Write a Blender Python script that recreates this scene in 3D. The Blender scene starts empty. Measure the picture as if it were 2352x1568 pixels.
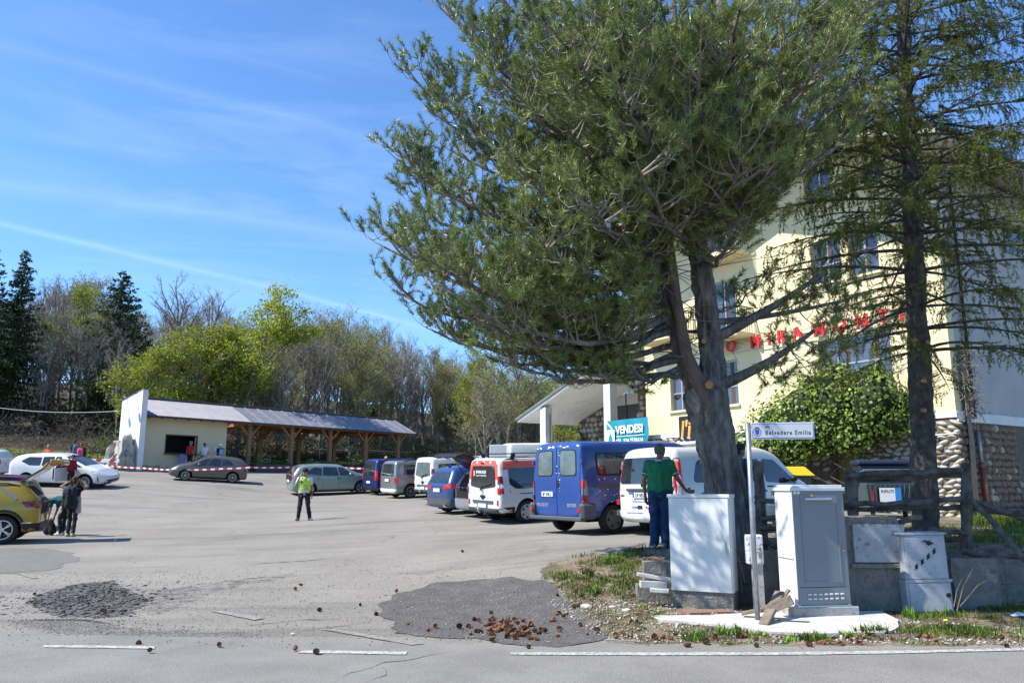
import bpy, bmesh, math, random
import numpy as np
from math import radians, sin, cos, pi, sqrt, atan2, hypot
from mathutils import Vector, Matrix, noise
from mathutils.bvhtree import BVHTree
S = bpy.context.scene
COL = S.collection
# ------------------------------------------------------------------ camera
FPX = 784.0
PITCH = radians(10.55)
CAMZ = 1.6
cam_data = bpy.data.cameras.new("camera")
cam_data.sensor_width = 36.0
cam_data.lens = 36.0 * FPX / 1024.0
cam_data.clip_start = 0.1
cam_data.clip_end = 3000
cam = bpy.data.objects.new("camera", cam_data)
COL.objects.link(cam)
cam.location = (0, 0, CAMZ)
cam.rotation_euler = (radians(90) + PITCH, 0, 0)
S.camera = cam
# ------------------------------------------------------------------ light
SUN_EL = radians(50)
SUN_AZ = radians(254)          # clockwise from +Y
sun_dir = Vector((sin(SUN_AZ) * cos(SUN_EL), cos(SUN_AZ) * cos(SUN_EL), sin(SUN_EL)))
sd = bpy.data.lights.new("sun", 'SUN')
sd.energy = 5.0
sd.angle = radians(0.53)
sd.color = (1.0, 0.945, 0.85)
sun = bpy.data.objects.new("sun", sd)
COL.objects.link(sun)
sun.rotation_euler = (-sun_dir).to_track_quat('-Z', 'Y').to_euler()
sun.location = (-40, -20, 60)
S.view_settings.view_transform = 'Standard'
S.view_settings.look = 'None'
S.view_settings.gamma = 1.0
S.view_settings.exposure = 0.70
S.view_settings.use_curve_mapping = False
S.render.engine = 'CYCLES'
S.cycles.use_denoising = True
try:
 S.cycles.denoiser = 'OPENIMAGEDENOISE'
 S.cycles.denoising_input_passes = 'RGB_ALBEDO_NORMAL'
except Exception:
 pass
S.cycles.max_bounces = 6
S.cycles.diffuse_bounces = 3
S.cycles.glossy_bounces = 2
S.cycles.transmission_bounces = 3
S.cycles.transparent_max_bounces = 6
S.cycles.caustics_reflective = False
S.cycles.caustics_refractive = False
S.cycles.sample_clamp_indirect = 6.0
def pix_ray(u, v):
 """direction of the view through the photo's 1024x683 pixel u, v"""
 a = (u - 512) / FPX
 b = (341.33 - v) / FPX
 return Vector((a, cos(PITCH) - b * sin(PITCH), sin(PITCH) + b * cos(PITCH)))
def at(u, v, D):
 r = pix_ray(u, v)
 k = D / r.y
 return Vector((r.x * k, D, CAMZ + r.z * k))
# ------------------------------------------------------------------ sky
world = bpy.data.worlds.new("World")
S.world = world
world.use_nodes = True
wn = world.node_tree
wn.nodes.clear()
W_ = wn.nodes.new
out = W_('ShaderNodeOutputWorld')
bg = W_('ShaderNodeBackground')
bg.inputs['Strength'].default_value = 0.104
sky = W_('ShaderNodeTexSky')
sky.sky_type = 'NISHITA'
sky.sun_disc = False
sky.sun_elevation = SUN_EL
sky.sun_rotation = SUN_AZ
sky.altitude = 1200
sky.air_density = 1.0
sky.dust_density = 0.25
sky.ozone_density = 1.6
tc = W_('ShaderNodeTexCoord')
def wmath(op, a, b=None, c=None, clamp=False):
 n = W_('ShaderNodeMath')
 n.operation = op
 n.use_clamp = clamp
 for i, q in enumerate((a, b, c)):
  if q is None:
   continue
  if isinstance(q, (int, float)):
   n.inputs[i].default_value = q
  else:
   wn.links.new(q, n.inputs[i])
 return n.outputs[0]
def wnoise(scale, detail, vec, rough=0.55, dist=0.0):
 n = W_('ShaderNodeTexNoise')
 n.inputs['Scale'].default_value = scale
 n.inputs['Detail'].default_value = detail
 n.inputs['Roughness'].default_value = rough
 n.inputs['Distortion'].default_value = dist
 wn.links.new(vec, n.inputs['Vector'])
 return n.outputs['Fac']
def wdot(vec3):
 n = W_('ShaderNodeVectorMath')
 n.operation = 'DOT_PRODUCT'
 wn.links.new(tc.outputs['Generated'], n.inputs[0])
 n.inputs[1].default_value = vec3
 return n.outputs['Value']
def contrail(p1, p2, width, amp, nscale, gap):
 """thin old vapour trail along the great circle through two directions"""
 d1 = pix_ray(*p1).normalized()
 d2 = pix_ray(*p2).normalized()
 nn = d1.cross(d2).normalized()
 mid = (d1 + d2).normalized()
 dist = wmath('ABSOLUTE', wmath('ADD', wdot(nn), wmath('MULTIPLY', wmath('SUBTRACT', wnoise(3.0, 2, tc.outputs['Generated']), 0.5), 0.012)))
 band = wmath('POWER', wmath('SUBTRACT', 1.0, wmath('DIVIDE', dist, width), clamp=True), 1.6)
 along = wmath('SUBTRACT', wdot(mid), gap)
 along = wmath('MULTIPLY', along, 5.0, clamp=True)
 tex = wmath('ADD', wmath('MULTIPLY', wnoise(nscale, 4, tc.outputs['Generated'], 0.6), 0.9), 0.2)
 return wmath('MULTIPLY', wmath('MULTIPLY', band, along), wmath('MULTIPLY', tex, amp))
mapn = W_('ShaderNodeMapping')
mapn.inputs['Rotation'].default_value = (0.3, 0.2, 0.5)
mapn.inputs['Scale'].default_value = (1.0, 1.3, 6.5)
wn.links.new(tc.outputs['Generated'], mapn.inputs['Vector'])
wisp_c = pix_ray(270, 215).normalized()
wisp = wmath('MULTIPLY', wmath('SUBTRACT', wdot(wisp_c), 0.93, clamp=True), 13.0, clamp=True)
wtex = wmath('MULTIPLY', wmath('SUBTRACT', wnoise(3.4, 6, mapn.outputs[0], 0.62, 0.5), 0.46, clamp=True), 0.55)
wispf = wmath('MULTIPLY', wisp, wtex)
veil = wmath('MULTIPLY', wmath('SUBTRACT', wnoise(1.2, 5, mapn.outputs[0], 0.55, 0.3), 0.5, clamp=True), 0.10)
tot = wmath('ADD', wispf, veil)
for args in (((0, 224), (440, 330), 0.007, 0.22, 14, 0.70),
             ((0, 184), (440, 248), 0.020, 0.17, 9, 0.70),
             ((30, 52), (330, 128), 0.014, 0.10, 7, 0.80)):
 tot = wmath('ADD', tot, contrail(*args))
tot = wmath('MINIMUM', tot, 0.6)
mixc = W_('ShaderNodeMixRGB')
mixc.inputs['Color2'].default_value = (6.4, 7.8, 9.6, 1)
wn.links.new(tot, mixc.inputs['Fac'])
tint = W_('ShaderNodeMixRGB')
tint.blend_type = 'MULTIPLY'
tint.inputs['Fac'].default_value = 1.0
tint.inputs['Color2'].default_value = (0.90, 1.27, 1.62, 1)
wn.links.new(sky.outputs[0], tint.inputs['Color1'])
wn.links.new(tint.outputs[0], mixc.inputs['Color1'])
wn.links.new(mixc.outputs[0], bg.inputs['Color'])
wn.links.new(bg.outputs[0], out.inputs['Surface'])
# ------------------------------------------------------------------ helpers
def tag(o, label=None, cat=None, group=None, kind=None):
 if label: o['label'] = label
 if cat: o['category'] = cat
 if group: o['group'] = group
 if kind: o['kind'] = kind
 return o
def thing(name, label, cat, loc=(0, 0, 0), rot=(0, 0, 0), group=None):
 o = bpy.data.objects.new(name, None)
 COL.objects.link(o)
 o.location = loc
 o.rotation_euler = rot
 o.empty_display_size = 0.2
 return tag(o, label, cat, group)
def link(name, me, parent=None, loc=None, rot=None, scale=None):
 o = bpy.data.objects.new(name, me)
 COL.objects.link(o)
 if parent is not None: o.parent = parent
 if loc is not None: o.location = loc
 if rot is not None: o.rotation_euler = rot
 if scale is not None: o.scale = scale
 return o
def copy_tree(o, parent=None):
 c = o.copy()
 COL.objects.link(c)
 c.parent = parent
 for ch in list(o.children):
  copy_tree(ch, c)
 return c
def np_mesh(name, verts, faces, mats=(), smooth=False):
 """verts (n,3) array; faces (m,k) array, all with k corners"""
 me = bpy.data.meshes.new(name)
 verts = np.asarray(verts, dtype=np.float32)
 faces = np.asarray(faces, dtype=np.int32)
 m, k = faces.shape
 me.vertices.add(len(verts))
 me.vertices.foreach_set('co', verts.ravel())
 me.loops.add(m * k)
 me.loops.foreach_set('vertex_index', faces.ravel())
 me.polygons.add(m)
 me.polygons.foreach_set('loop_start', np.arange(0, m * k, k, dtype=np.int32))
 try:
  me.polygons.foreach_set('loop_total', np.full(m, k, dtype=np.int32))
 except Exception:
  pass
 if smooth:
  me.polygons.foreach_set('use_smooth', np.ones(m, dtype=bool))
 me.update(calc_edges=True)
 for mt in mats: me.materials.append(mt)
 return me
class MB:
 """collects simple solids into one mesh"""
 def __init__(self):
  self.v = []; self.f = []; self.mi = []; self.cur = 0
 def add(self, vs, fs):
  b = len(self.v)
  self.v.extend([tuple(q) for q in vs])
  for f in fs:
   self.f.append(tuple(i + b for i in f))
   self.mi.append(self.cur)
 def box(self, lo, hi, M=None):
  x0, y0, z0 = lo; x1, y1, z1 = hi
  vs = [(x0, y0, z0), (x1, y0, z0), (x1, y1, z0), (x0, y1, z0), (x0, y0, z1), (x1, y0, z1), (x1, y1, z1), (x0, y1, z1)]
  if M is not None: vs = [M @ Vector(q) for q in vs]
  self.add(vs, [(0, 3, 2, 1), (4, 5, 6, 7), (0, 1, 5, 4), (1, 2, 6, 5), (2, 3, 7, 6), (3, 0, 4, 7)])
 def beam(self, p0, p1, w, h, up=(0, 0, 1)):
  p0 = Vector(p0); p1 = Vector(p1)
  d = (p1 - p0).normalized()
  s = d.cross(Vector(up))
  if s.length < 1e-4: s = Vector((1, 0, 0))
  s.normalize(); t = s.cross(d)
  vs = []
  for p in (p0, p1):
   for a, b in ((-1, -1), (1, -1), (1, 1), (-1, 1)):
    vs.append(p + s * (a * w / 2) + t * (b * h / 2))
  self.add(vs, [(0, 3, 2, 1), (4, 5, 6, 7), (0, 1, 5, 4), (1, 2, 6, 5), (2, 3, 7, 6), (3, 0, 4, 7)])
 def tube(self, pts, rs, n=8, cap=True, jit=0.0):
  pts = [Vector(q) for q in pts]
  if isinstance(rs, (int, float)): rs = [rs] * len(pts)
  rings = []
  ref = None
  for i, p in enumerate(pts):
   d = (pts[min(i + 1, len(pts) - 1)] - pts[max(i - 1, 0)])
   if d.length < 1e-9: d = Vector((0, 0, 1))
   d.normalize()
   if ref is None:
    ref = d.orthogonal().normalized()
   ref = (ref - d * ref.dot(d))
   if ref.length < 1e-6: ref = d.orthogonal()
   ref.normalize()
   b = d.cross(ref)
   ring = []
   for k in range(n):
    a = 2 * pi * k / n
    r = rs[i] * (1 + (random.uniform(-jit, jit) if jit else 0))
    ring.append(p + ref * (cos(a) * r) + b * (sin(a) * r))
   rings.append(ring)
  vs = [q for r in rings for q in r]
  fs = []
  for i in range(len(pts) - 1):
   for k in range(n):
    k2 = (k + 1) % n
    fs.append((i * n + k, i * n + k2, (i + 1) * n + k2, (i + 1) * n + k))
  if cap:
   fs.append(tuple(range(n - 1, -1, -1)))
   fs.append(tuple((len(pts) - 1) * n + k for k in range(n)))
  self.add(vs, fs)
 def prism(self, poly, z0, z1, M=None):
  n = len(poly)
  vs = [(x, y, z0) for x, y in poly] + [(x, y, z1) for x, y in poly]
  if M is not None: vs = [M @ Vector(q) for q in vs]
  self.add(vs, [tuple(range(n - 1, -1, -1)), tuple(range(n, 2 * n))] +
                 [(i, (i + 1) % n, n + (i + 1) % n, n + i) for i in range(n)])
 def ball(self, c, r, nu=10, nv=6):
  c = Vector(c)
  if isinstance(r, (int, float)): r = (r, r, r)
  vs = []
  for j in range(nv + 1):
   ph = pi * j / nv
   for i in range(nu):
    th = 2 * pi * i / nu
    vs.append((c.x + r[0] * sin(ph) * cos(th), c.y + r[1] * sin(ph) * sin(th), c.z - r[2] * cos(ph)))
  fs = []
  for j in range(nv):
   for i in range(nu):
    i2 = (i + 1) % nu
    if j == 0: fs.append((i, nu + i2, nu + i))
    elif j == nv - 1: fs.append((j * nu + i, j * nu + i2, (j + 1) * nu + i))
    else: fs.append((j * nu + i, j * nu + i2, (j + 1) * nu + i2, (j + 1) * nu + i))
  self.add(vs, fs)
 def lathe(self, prof, n=20, M=None):
  """prof list of (radius, axial) round the local Z axis"""
  vs = []
  for r, z in prof:
   for k in range(n):
    a = 2 * pi * k / n
    vs.append((r * cos(a), r * sin(a), z))
  if M is not None: vs = [M @ Vector(q) for q in vs]
  fs = []
  for i in range(len(prof) - 1):
   for k in range(n):
    k2 = (k + 1) % n
    fs.append((i * n + k, i * n + k2, (i + 1) * n + k2, (i + 1) * n + k))
  self.add(vs, fs)
 def mesh(self, name, mats, smooth=False, bevel=0, merge=False):
  me = bpy.data.meshes.new(name)
  me.from_pydata(self.v, [], self.f)
  if not isinstance(mats, (list, tuple)): mats = [mats]
  for m in mats: me.materials.append(m)
  if len(mats) > 1: me.polygons.foreach_set('material_index', self.mi)
  bm = bmesh.new(); bm.from_mesh(me)
  if merge: bmesh.ops.remove_doubles(bm, verts=bm.verts, dist=1e-5)
  if bevel:
   es = [e for e in bm.edges if len(e.link_faces) == 2 and e.calc_face_angle(0) > 0.6]
   try: bmesh.ops.bevel(bm, geom=es, offset=bevel, segments=1, affect='EDGES', clamp_overlap=True)
   except Exception: pass
  bmesh.ops.recalc_face_normals(bm, faces=bm.faces)
  bm.to_mesh(me); bm.free()
  if smooth:
   me.polygons.foreach_set('use_smooth', [True] * len(me.polygons))
   if smooth == 'auto': me.set_sharp_from_angle(angle=radians(38))
  me.update()
  return me
 def build(self, name, mats, parent=None, smooth=False, bevel=0, loc=None, rot=None):
  return link(name, self.mesh(name, mats, smooth, bevel), parent, loc, rot)
# ------------------------------------------------------------------ materials
def principled(name):
 m = bpy.data.materials.new(name)
 m.use_nodes = True
 nt = m.node_tree
 b = nt.nodes['Principled BSDF']
 return m, nt, b
def N(nt, t, **kw):
 n = nt.nodes.new(t)
 for k, v in kw.items():
  if k in n.inputs.keys(): n.inputs[k].default_value = v
  else: setattr(n, k, v)
 return n
def rgba(c): return (c[0], c[1], c[2], 1.0)
def mat(name, c1, c2=None, scale=4.0, rough=0.7, metal=0.0, spec=0.4, bump=0.0, bscale=None, detail=5,
  coat=0.0, stretch=None, t3=0.55, lo=0.35, hi=0.65, c3=None, s3=30.0, a3=0.5, rvar=0.0, bdist=0.02):
 m, nt, b = principled(name)
 L = nt.links.new
 b.inputs['Roughness'].default_value = rough
 b.inputs['Metallic'].default_value = metal
 b.inputs['Specular IOR Level'].default_value = spec
 b.inputs['Coat Weight'].default_value = coat
 b.inputs['Coat Roughness'].default_value = 0.04
 tcn = N(nt, 'ShaderNodeTexCoord')
 vec = tcn.outputs['Object']
 if stretch:
  mp = N(nt, 'ShaderNodeMapping')
  mp.inputs['Scale'].default_value = stretch
  L(vec, mp.inputs['Vector']); vec = mp.outputs[0]
 if c2 is None:
  b.inputs['Base Color'].default_value = rgba(c1)
 else:
  no = N(nt, 'ShaderNodeTexNoise', Scale=scale, Detail=detail, Roughness=0.62)
  L(vec, no.inputs['Vector'])
  mr = N(nt, 'ShaderNodeMapRange')
  mr.inputs['From Min'].default_value = lo; mr.inputs['From Max'].default_value = hi
  L(no.outputs['Fac'], mr.inputs['Value'])
  mx = N(nt, 'ShaderNodeMixRGB', Color1=rgba(c1), Color2=rgba(c2))
  L(mr.outputs[0], mx.inputs['Fac'])
  last = mx.outputs[0]
  if c3 is not None:
   n3 = N(nt, 'ShaderNodeTexNoise', Scale=s3, Detail=3, Roughness=0.7)
   L(vec, n3.inputs['Vector'])
   m3 = N(nt, 'ShaderNodeMapRange')
   m3.inputs['From Min'].default_value = t3; m3.inputs['From Max'].default_value = t3 + 0.12
   m3.inputs['To Max'].default_value = a3
   L(n3.outputs['Fac'], m3.inputs['Value'])
   mx3 = N(nt, 'ShaderNodeMixRGB', Color2=rgba(c3))
   L(last, mx3.inputs['Color1']); L(m3.outputs[0], mx3.inputs['Fac'])
   last = mx3.outputs[0]
  L(last, b.inputs['Base Color'])
  if rvar:
   mrr = N(nt, 'ShaderNodeMapRange')
   mrr.inputs['To Min'].default_value = rough - rvar; mrr.inputs['To Max'].default_value = rough + rvar
   L(no.outputs['Fac'], mrr.inputs['Value']); L(mrr.outputs[0], b.inputs['Roughness'])
 if bump:
  nb = N(nt, 'ShaderNodeTexNoise', Scale=(bscale or scale * 4), Detail=6, Roughness=0.65)
  L(vec, nb.inputs['Vector'])
  bu = N(nt, 'ShaderNodeBump', Strength=bump, Distance=bdist)
  L(nb.outputs['Fac'], bu.inputs['Height']); L(bu.outputs[0], b.inputs['Normal'])
 return m
def leafmat(name, c1, c2, trans=0.35, rough=0.5, hue=None, spec=0.3, clump=2.5):
 """foliage: each leaf (mesh island) picks its own shade"""
 m, nt, b = principled(name)
 L = nt.links.new
 g = N(nt, 'ShaderNodeNewGeometry')
 mx = N(nt, 'ShaderNodeMixRGB', Color1=rgba(c1), Color2=rgba(c2))
 oi = N(nt, 'ShaderNodeObjectInfo')
 L(g.outputs['Random Per Island'], mx.inputs['Fac'])
 hs = N(nt, 'ShaderNodeHueSaturation')
 tcn = N(nt, 'ShaderNodeTexCoord'); nz = N(nt, 'ShaderNodeTexNoise', Scale=clump, Detail=3); L(tcn.outputs['Object'], nz.inputs['Vector'])
 mz = N(nt, 'ShaderNodeMapRange'); mz.inputs['From Min'].default_value = 0.38; mz.inputs['From Max'].default_value = 0.62; mz.inputs['To Min'].default_value = 0.62; mz.inputs['To Max'].default_value = 1.3
 L(nz.outputs['Fac'], mz.inputs['Value'])
 mr = N(nt, 'ShaderNodeMapRange'); mr.inputs['To Min'].default_value = 0.75; mr.inputs['To Max'].default_value = 1.25
 L(oi.outputs['Random'], mr.inputs['Value']); mm = N(nt, 'ShaderNodeMath'); mm.operation = 'MULTIPLY'; L(mr.outputs[0], mm.inputs[0]); L(mz.outputs[0], mm.inputs[1]); L(mm.outputs[0], hs.inputs['Value'])
 L(mx.outputs[0], hs.inputs['Color'])
 L(hs.outputs[0], b.inputs['Base Color'])
 b.inputs['Roughness'].default_value = rough
 b.inputs['Specular IOR Level'].default_value = spec
 if trans:
  tr = N(nt, 'ShaderNodeBsdfTranslucent')
  L(hs.outputs[0], tr.inputs['Color'])
  ms = N(nt, 'ShaderNodeMixShader'); ms.inputs[0].default_value = trans
  o = nt.nodes['Material Output']
  L(b.outputs[0], ms.inputs[1]); L(tr.outputs[0], ms.inputs[2]); L(ms.outputs[0], o.inputs['Surface'])
 return m
M = {}
M['cream'] = mat('cream_plaster', (0.66, 0.57, 0.34), (0.76, 0.67, 0.42), 0.8, 0.9, bump=0.25, bscale=60, c3=(0.5, 0.46, 0.36), s3=1.6, a3=0.25)
M['kiosk'] = mat('kiosk_plaster', (0.68, 0.56, 0.36), (0.73, 0.61, 0.40), 1.0, 0.9, bump=0.2, bscale=50)
M['white_plaster'] = mat('white_plaster', (0.62, 0.62, 0.60), (0.70, 0.70, 0.68), 2.0, 0.9, bump=0.25, bscale=30)
M['soffit'] = mat('peeling_soffit_paint', (0.78, 0.78, 0.76), (0.72, 0.72, 0.70), 0.7, 0.9, c3=(0.22, 0.21, 0.20), s3=1.9, a3=0.35, bump=0.3, bscale=6, stretch=(1, 2.2, 1))
M['concrete'] = mat('concrete', (0.30, 0.29, 0.27), (0.42, 0.41, 0.38), 3.0, 0.95, bump=0.6, bscale=25, c3=(0.12, 0.12, 0.11), s3=9, a3=0.6)
M['concrete_old'] = mat('old_stained_concrete', (0.15, 0.14, 0.125), (0.27, 0.255, 0.225), 5.0, 0.97, bump=1.0, bscale=18, c3=(0.07, 0.07, 0.06), s3=5, a3=0.8, bdist=0.04)
M['pad'] = mat('pale_concrete_pad', (0.42, 0.41, 0.375), (0.56, 0.55, 0.51), 4.0, 0.95, bump=0.5, bscale=30, c3=(0.36, 0.34, 0.30), s3=7, a3=0.5)
M['column'] = mat('grey_column_paint', (0.46, 0.46, 0.45), (0.54, 0.54, 0.53), 2.0, 0.85, bump=0.1)
M['stone1'] = mat('river_stone_buff', (0.36, 0.31, 0.24), (0.48, 0.43, 0.35), 6, 0.85, bump=0.3, bscale=20)
M['stone2'] = mat('river_stone_grey', (0.33, 0.32, 0.29), (0.45, 0.43, 0.39), 6, 0.85, bump=0.3, bscale=20)
M['stone3'] = mat('river_stone_brown', (0.17, 0.12, 0.08), (0.25, 0.19, 0.14), 6, 0.85, bump=0.3, bscale=20)  # brown deepened so the side wall's shade is in the stone colour
M['mortar'] = mat('mortar', (0.10, 0.085, 0.065), (0.16, 0.14, 0.11), 8, 0.95, bump=0.5)
M['roof_dark'] = mat('brown_roof_edge', (0.10, 0.085, 0.07), (0.15, 0.13, 0.11), 5, 0.6)
M['roof_metal'] = mat('grey_roof_sheet', (0.185, 0.18, 0.21), (0.24, 0.235, 0.265), 2.0, 0.5, metal=0.15, spec=0.5)
M['roof_metal2'] = mat('darker_corrugated_sheet', (0.13, 0.125, 0.155), (0.17, 0.165, 0.195), 2.0, 0.5, metal=0.15, spec=0.5)
M['gutter'] = mat('dark_gutter', (0.03, 0.028, 0.026), rough=0.4)
M['timber'] = mat('orange_glulam', (0.27, 0.115, 0.042), (0.36, 0.165, 0.065), 3, 0.6, stretch=(1, 1, 6))
M['timber_grey'] = mat('weathered_post', (0.22, 0.12, 0.06), (0.30, 0.17, 0.09), 4, 0.75, stretch=(3, 3, 0.6))
M['oldwood'] = mat('weathered_rail_wood', (0.045, 0.038, 0.032), (0.15, 0.13, 0.11), 6, 0.95, bump=1.0, bscale=14, stretch=(1, 1, 1), bdist=0.03)
M['greywood'] = mat('bleached_board', (0.13, 0.10, 0.075), (0.25, 0.20, 0.155), 5, 0.9, bump=0.5, c3=(0.1, 0.07, 0.05), s3=8)
M['palewood'] = mat('pale_board', (0.38, 0.37, 0.35), (0.48, 0.47, 0.44), 5, 0.9, bump=0.3)
M['glass'] = mat('window_glass', (0.02, 0.026, 0.032), rough=0.04, spec=1.0)
M['glass_blue'] = mat('curtained_glass', (0.03, 0.042, 0.07), (0.075, 0.09, 0.12), 1.3, 0.06, spec=1.0, stretch=(3, 3, 0.4))
M['glass_car'] = mat('car_glass', (0.012, 0.015, 0.017), (0.03, 0.036, 0.04), 2.5, 0.03, spec=0.9)
M['glass_milky'] = mat('milky_car_glass', (0.07, 0.09, 0.095), (0.13, 0.16, 0.165), 3.0, 0.12, spec=0.8)  # paler and milkier than the other car panes
M['alu'] = mat('aluminium_frame', (0.42, 0.42, 0.42), rough=0.35, metal=0.6)
M['frame_brown'] = mat('brown_frame', (0.12, 0.055, 0.035), rough=0.5)
M['shutter'] = mat('roller_shutter', (0.50, 0.48, 0.45), rough=0.7)
M['iron'] = mat('dark_iron', (0.05, 0.05, 0.045), rough=0.5, metal=0.3)
M['galv'] = mat('galvanised_steel', (0.24, 0.26, 0.28), (0.36, 0.38, 0.40), 12, 0.42, metal=0.6, bump=0.05)
M['red_letter'] = mat('red_letter_plastic', (0.62, 0.02, 0.025), rough=0.4)
M['white'] = mat('white_enamel', (0.74, 0.75, 0.75), rough=0.45)
M['cab_white'] = mat('white_cabinet_paint', (0.54, 0.55, 0.54), (0.60, 0.61, 0.60), 2.0, 0.6, c3=(0.45, 0.45, 0.43), s3=20, a3=0.25, bump=0.03)
M['cab_grey'] = mat('grey_cabinet_paint', (0.19, 0.20, 0.215), (0.21, 0.22, 0.235), 2.0, 0.5)
M['cab_grey2'] = mat('pale_grey_cabinet_side', (0.58, 0.59, 0.60), (0.64, 0.65, 0.66), 3.0, 0.5)
M['cab_dirty'] = mat('stained_white_cabinet', (0.33, 0.345, 0.37), (0.43, 0.445, 0.47), 4.0, 0.6, c3=(0.16, 0.16, 0.17), s3=18, a3=0.5)  # real stains over a base greyed to hold the cabinet's shade
M['box_rust'] = mat('peeling_box_paint', (0.50, 0.51, 0.54), (0.60, 0.61, 0.62), 8.0, 0.6, c3=(0.05, 0.05, 0.06), s3=26, a3=0.95)
M['panel_paint'] = mat('whitewashed_panel', (0.29, 0.30, 0.32), (0.40, 0.41, 0.42), 5.0, 0.9, bump=0.5, c3=(0.13, 0.13, 0.14), s3=14, a3=0.75)  # whitewash darkened: the panel's shade is put into this grey
M['black'] = mat('black_plastic', (0.012, 0.012, 0.013), rough=0.55)
M['plastic_grey'] = mat('grey_bumper_plastic', (0.07, 0.075, 0.085), rough=0.6)
M['rubber'] = mat('tyre_rubber', (0.014, 0.014, 0.014), (0.028, 0.027, 0.025), 12, 0.85)
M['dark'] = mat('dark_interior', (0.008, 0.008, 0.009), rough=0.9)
M['rim'] = mat('alloy_rim', (0.48, 0.48, 0.49), rough=0.32, metal=0.7)
M['rim_dirty'] = mat('dirty_steel_wheel', (0.20, 0.19, 0.17), rough=0.6, metal=0.3)
M['hubcap'] = mat('silver_hubcap', (0.40, 0.41, 0.42), rough=0.4, metal=0.4)
M['red_lamp'] = mat('red_lamp_lens', (0.48, 0.012, 0.012), rough=0.12, spec=0.8)
M['dark_red_lamp'] = mat('dark_red_lamp_lens', (0.18, 0.006, 0.01), rough=0.12, spec=0.8)
M['orange_lamp'] = mat('orange_lamp_lens', (0.75, 0.16, 0.02), rough=0.12, spec=0.8)
M['clear_lamp'] = mat('clear_lamp_lens', (0.45, 0.47, 0.50), rough=0.08, spec=0.9)
M['smoke_lamp'] = mat('smoked_lamp_lens', (0.14, 0.13, 0.13), rough=0.12, spec=0.9)
M['chrome'] = mat('chrome', (0.7, 0.7, 0.72), rough=0.12, metal=1.0)
M['plate'] = mat('plate_white', (0.68, 0.70, 0.74), rough=0.4)
M['plate_blue'] = mat('plate_blue', (0.02, 0.08, 0.45), rough=0.4)
M['ink'] = mat('black_ink', (0.015, 0.016, 0.02), rough=0.5)
M['ink_green'] = mat('green_print', (0.03, 0.11, 0.07), rough=0.5)
M['ink_blue'] = mat('blue_print', (0.02, 0.05, 0.28), rough=0.5)
M['ink_red'] = mat('red_print', (0.45, 0.02, 0.04), rough=0.5)
M['yellow'] = mat('yellow_plastic', (0.62, 0.46, 0.02), rough=0.5)
M['white_line'] = mat('worn_road_paint', (0.50, 0.50, 0.47), (0.38, 0.38, 0.36), 14, 0.8, bump=0.3, bscale=60, c3=(0.22, 0.21, 0.20), s3=26, a3=0.95, t3=0.47)
M['white_faint'] = mat('faded_road_paint', (0.31, 0.305, 0.29), (0.24, 0.23, 0.21), 10, 0.9, bump=0.3, bscale=60, c3=(0.20, 0.188, 0.17), s3=12, a3=1.0, t3=0.42)
def car_paint(name, c, c2=None, metal=0.3, rough=0.35):
 return mat(name, c, c2 or tuple(q * 0.9 for q in c), 2.0, rough, metal=metal, spec=0.5, coat=0.7)
def text(s, size, m, parent, loc, X, Y, ext=0.002, name='lettering', align='LEFT', bold=0.0, sx=1.0, shear=0.0, space=1.0):
 cu = bpy.data.curves.new(name, 'FONT')
 cu.body = s; cu.size = size; cu.extrude = ext; cu.offset = bold; cu.align_x = align
 cu.shear = shear
 cu.space_character = space
 cu.resolution_u = 3
 cu.materials.append(m)
 tmp = bpy.data.objects.new(name, cu)
 COL.objects.link(tmp)
 dg = bpy.context.evaluated_depsgraph_get()
 me = bpy.data.meshes.new_from_object(tmp.evaluated_get(dg))
 bpy.data.objects.remove(tmp)
 X = Vector(X).normalized() * 1.0; Y = Vector(Y).normalized(); Z = X.cross(Y)
 Mx = Matrix((( X.x * sx, Y.x, Z.x, loc[0]), (X.y * sx, Y.y, Z.y, loc[1]), (X.z * sx, Y.z, Z.z, loc[2]), (0, 0, 0, 1)))
 me.transform(Mx)
 return link(name, me, parent)
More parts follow.
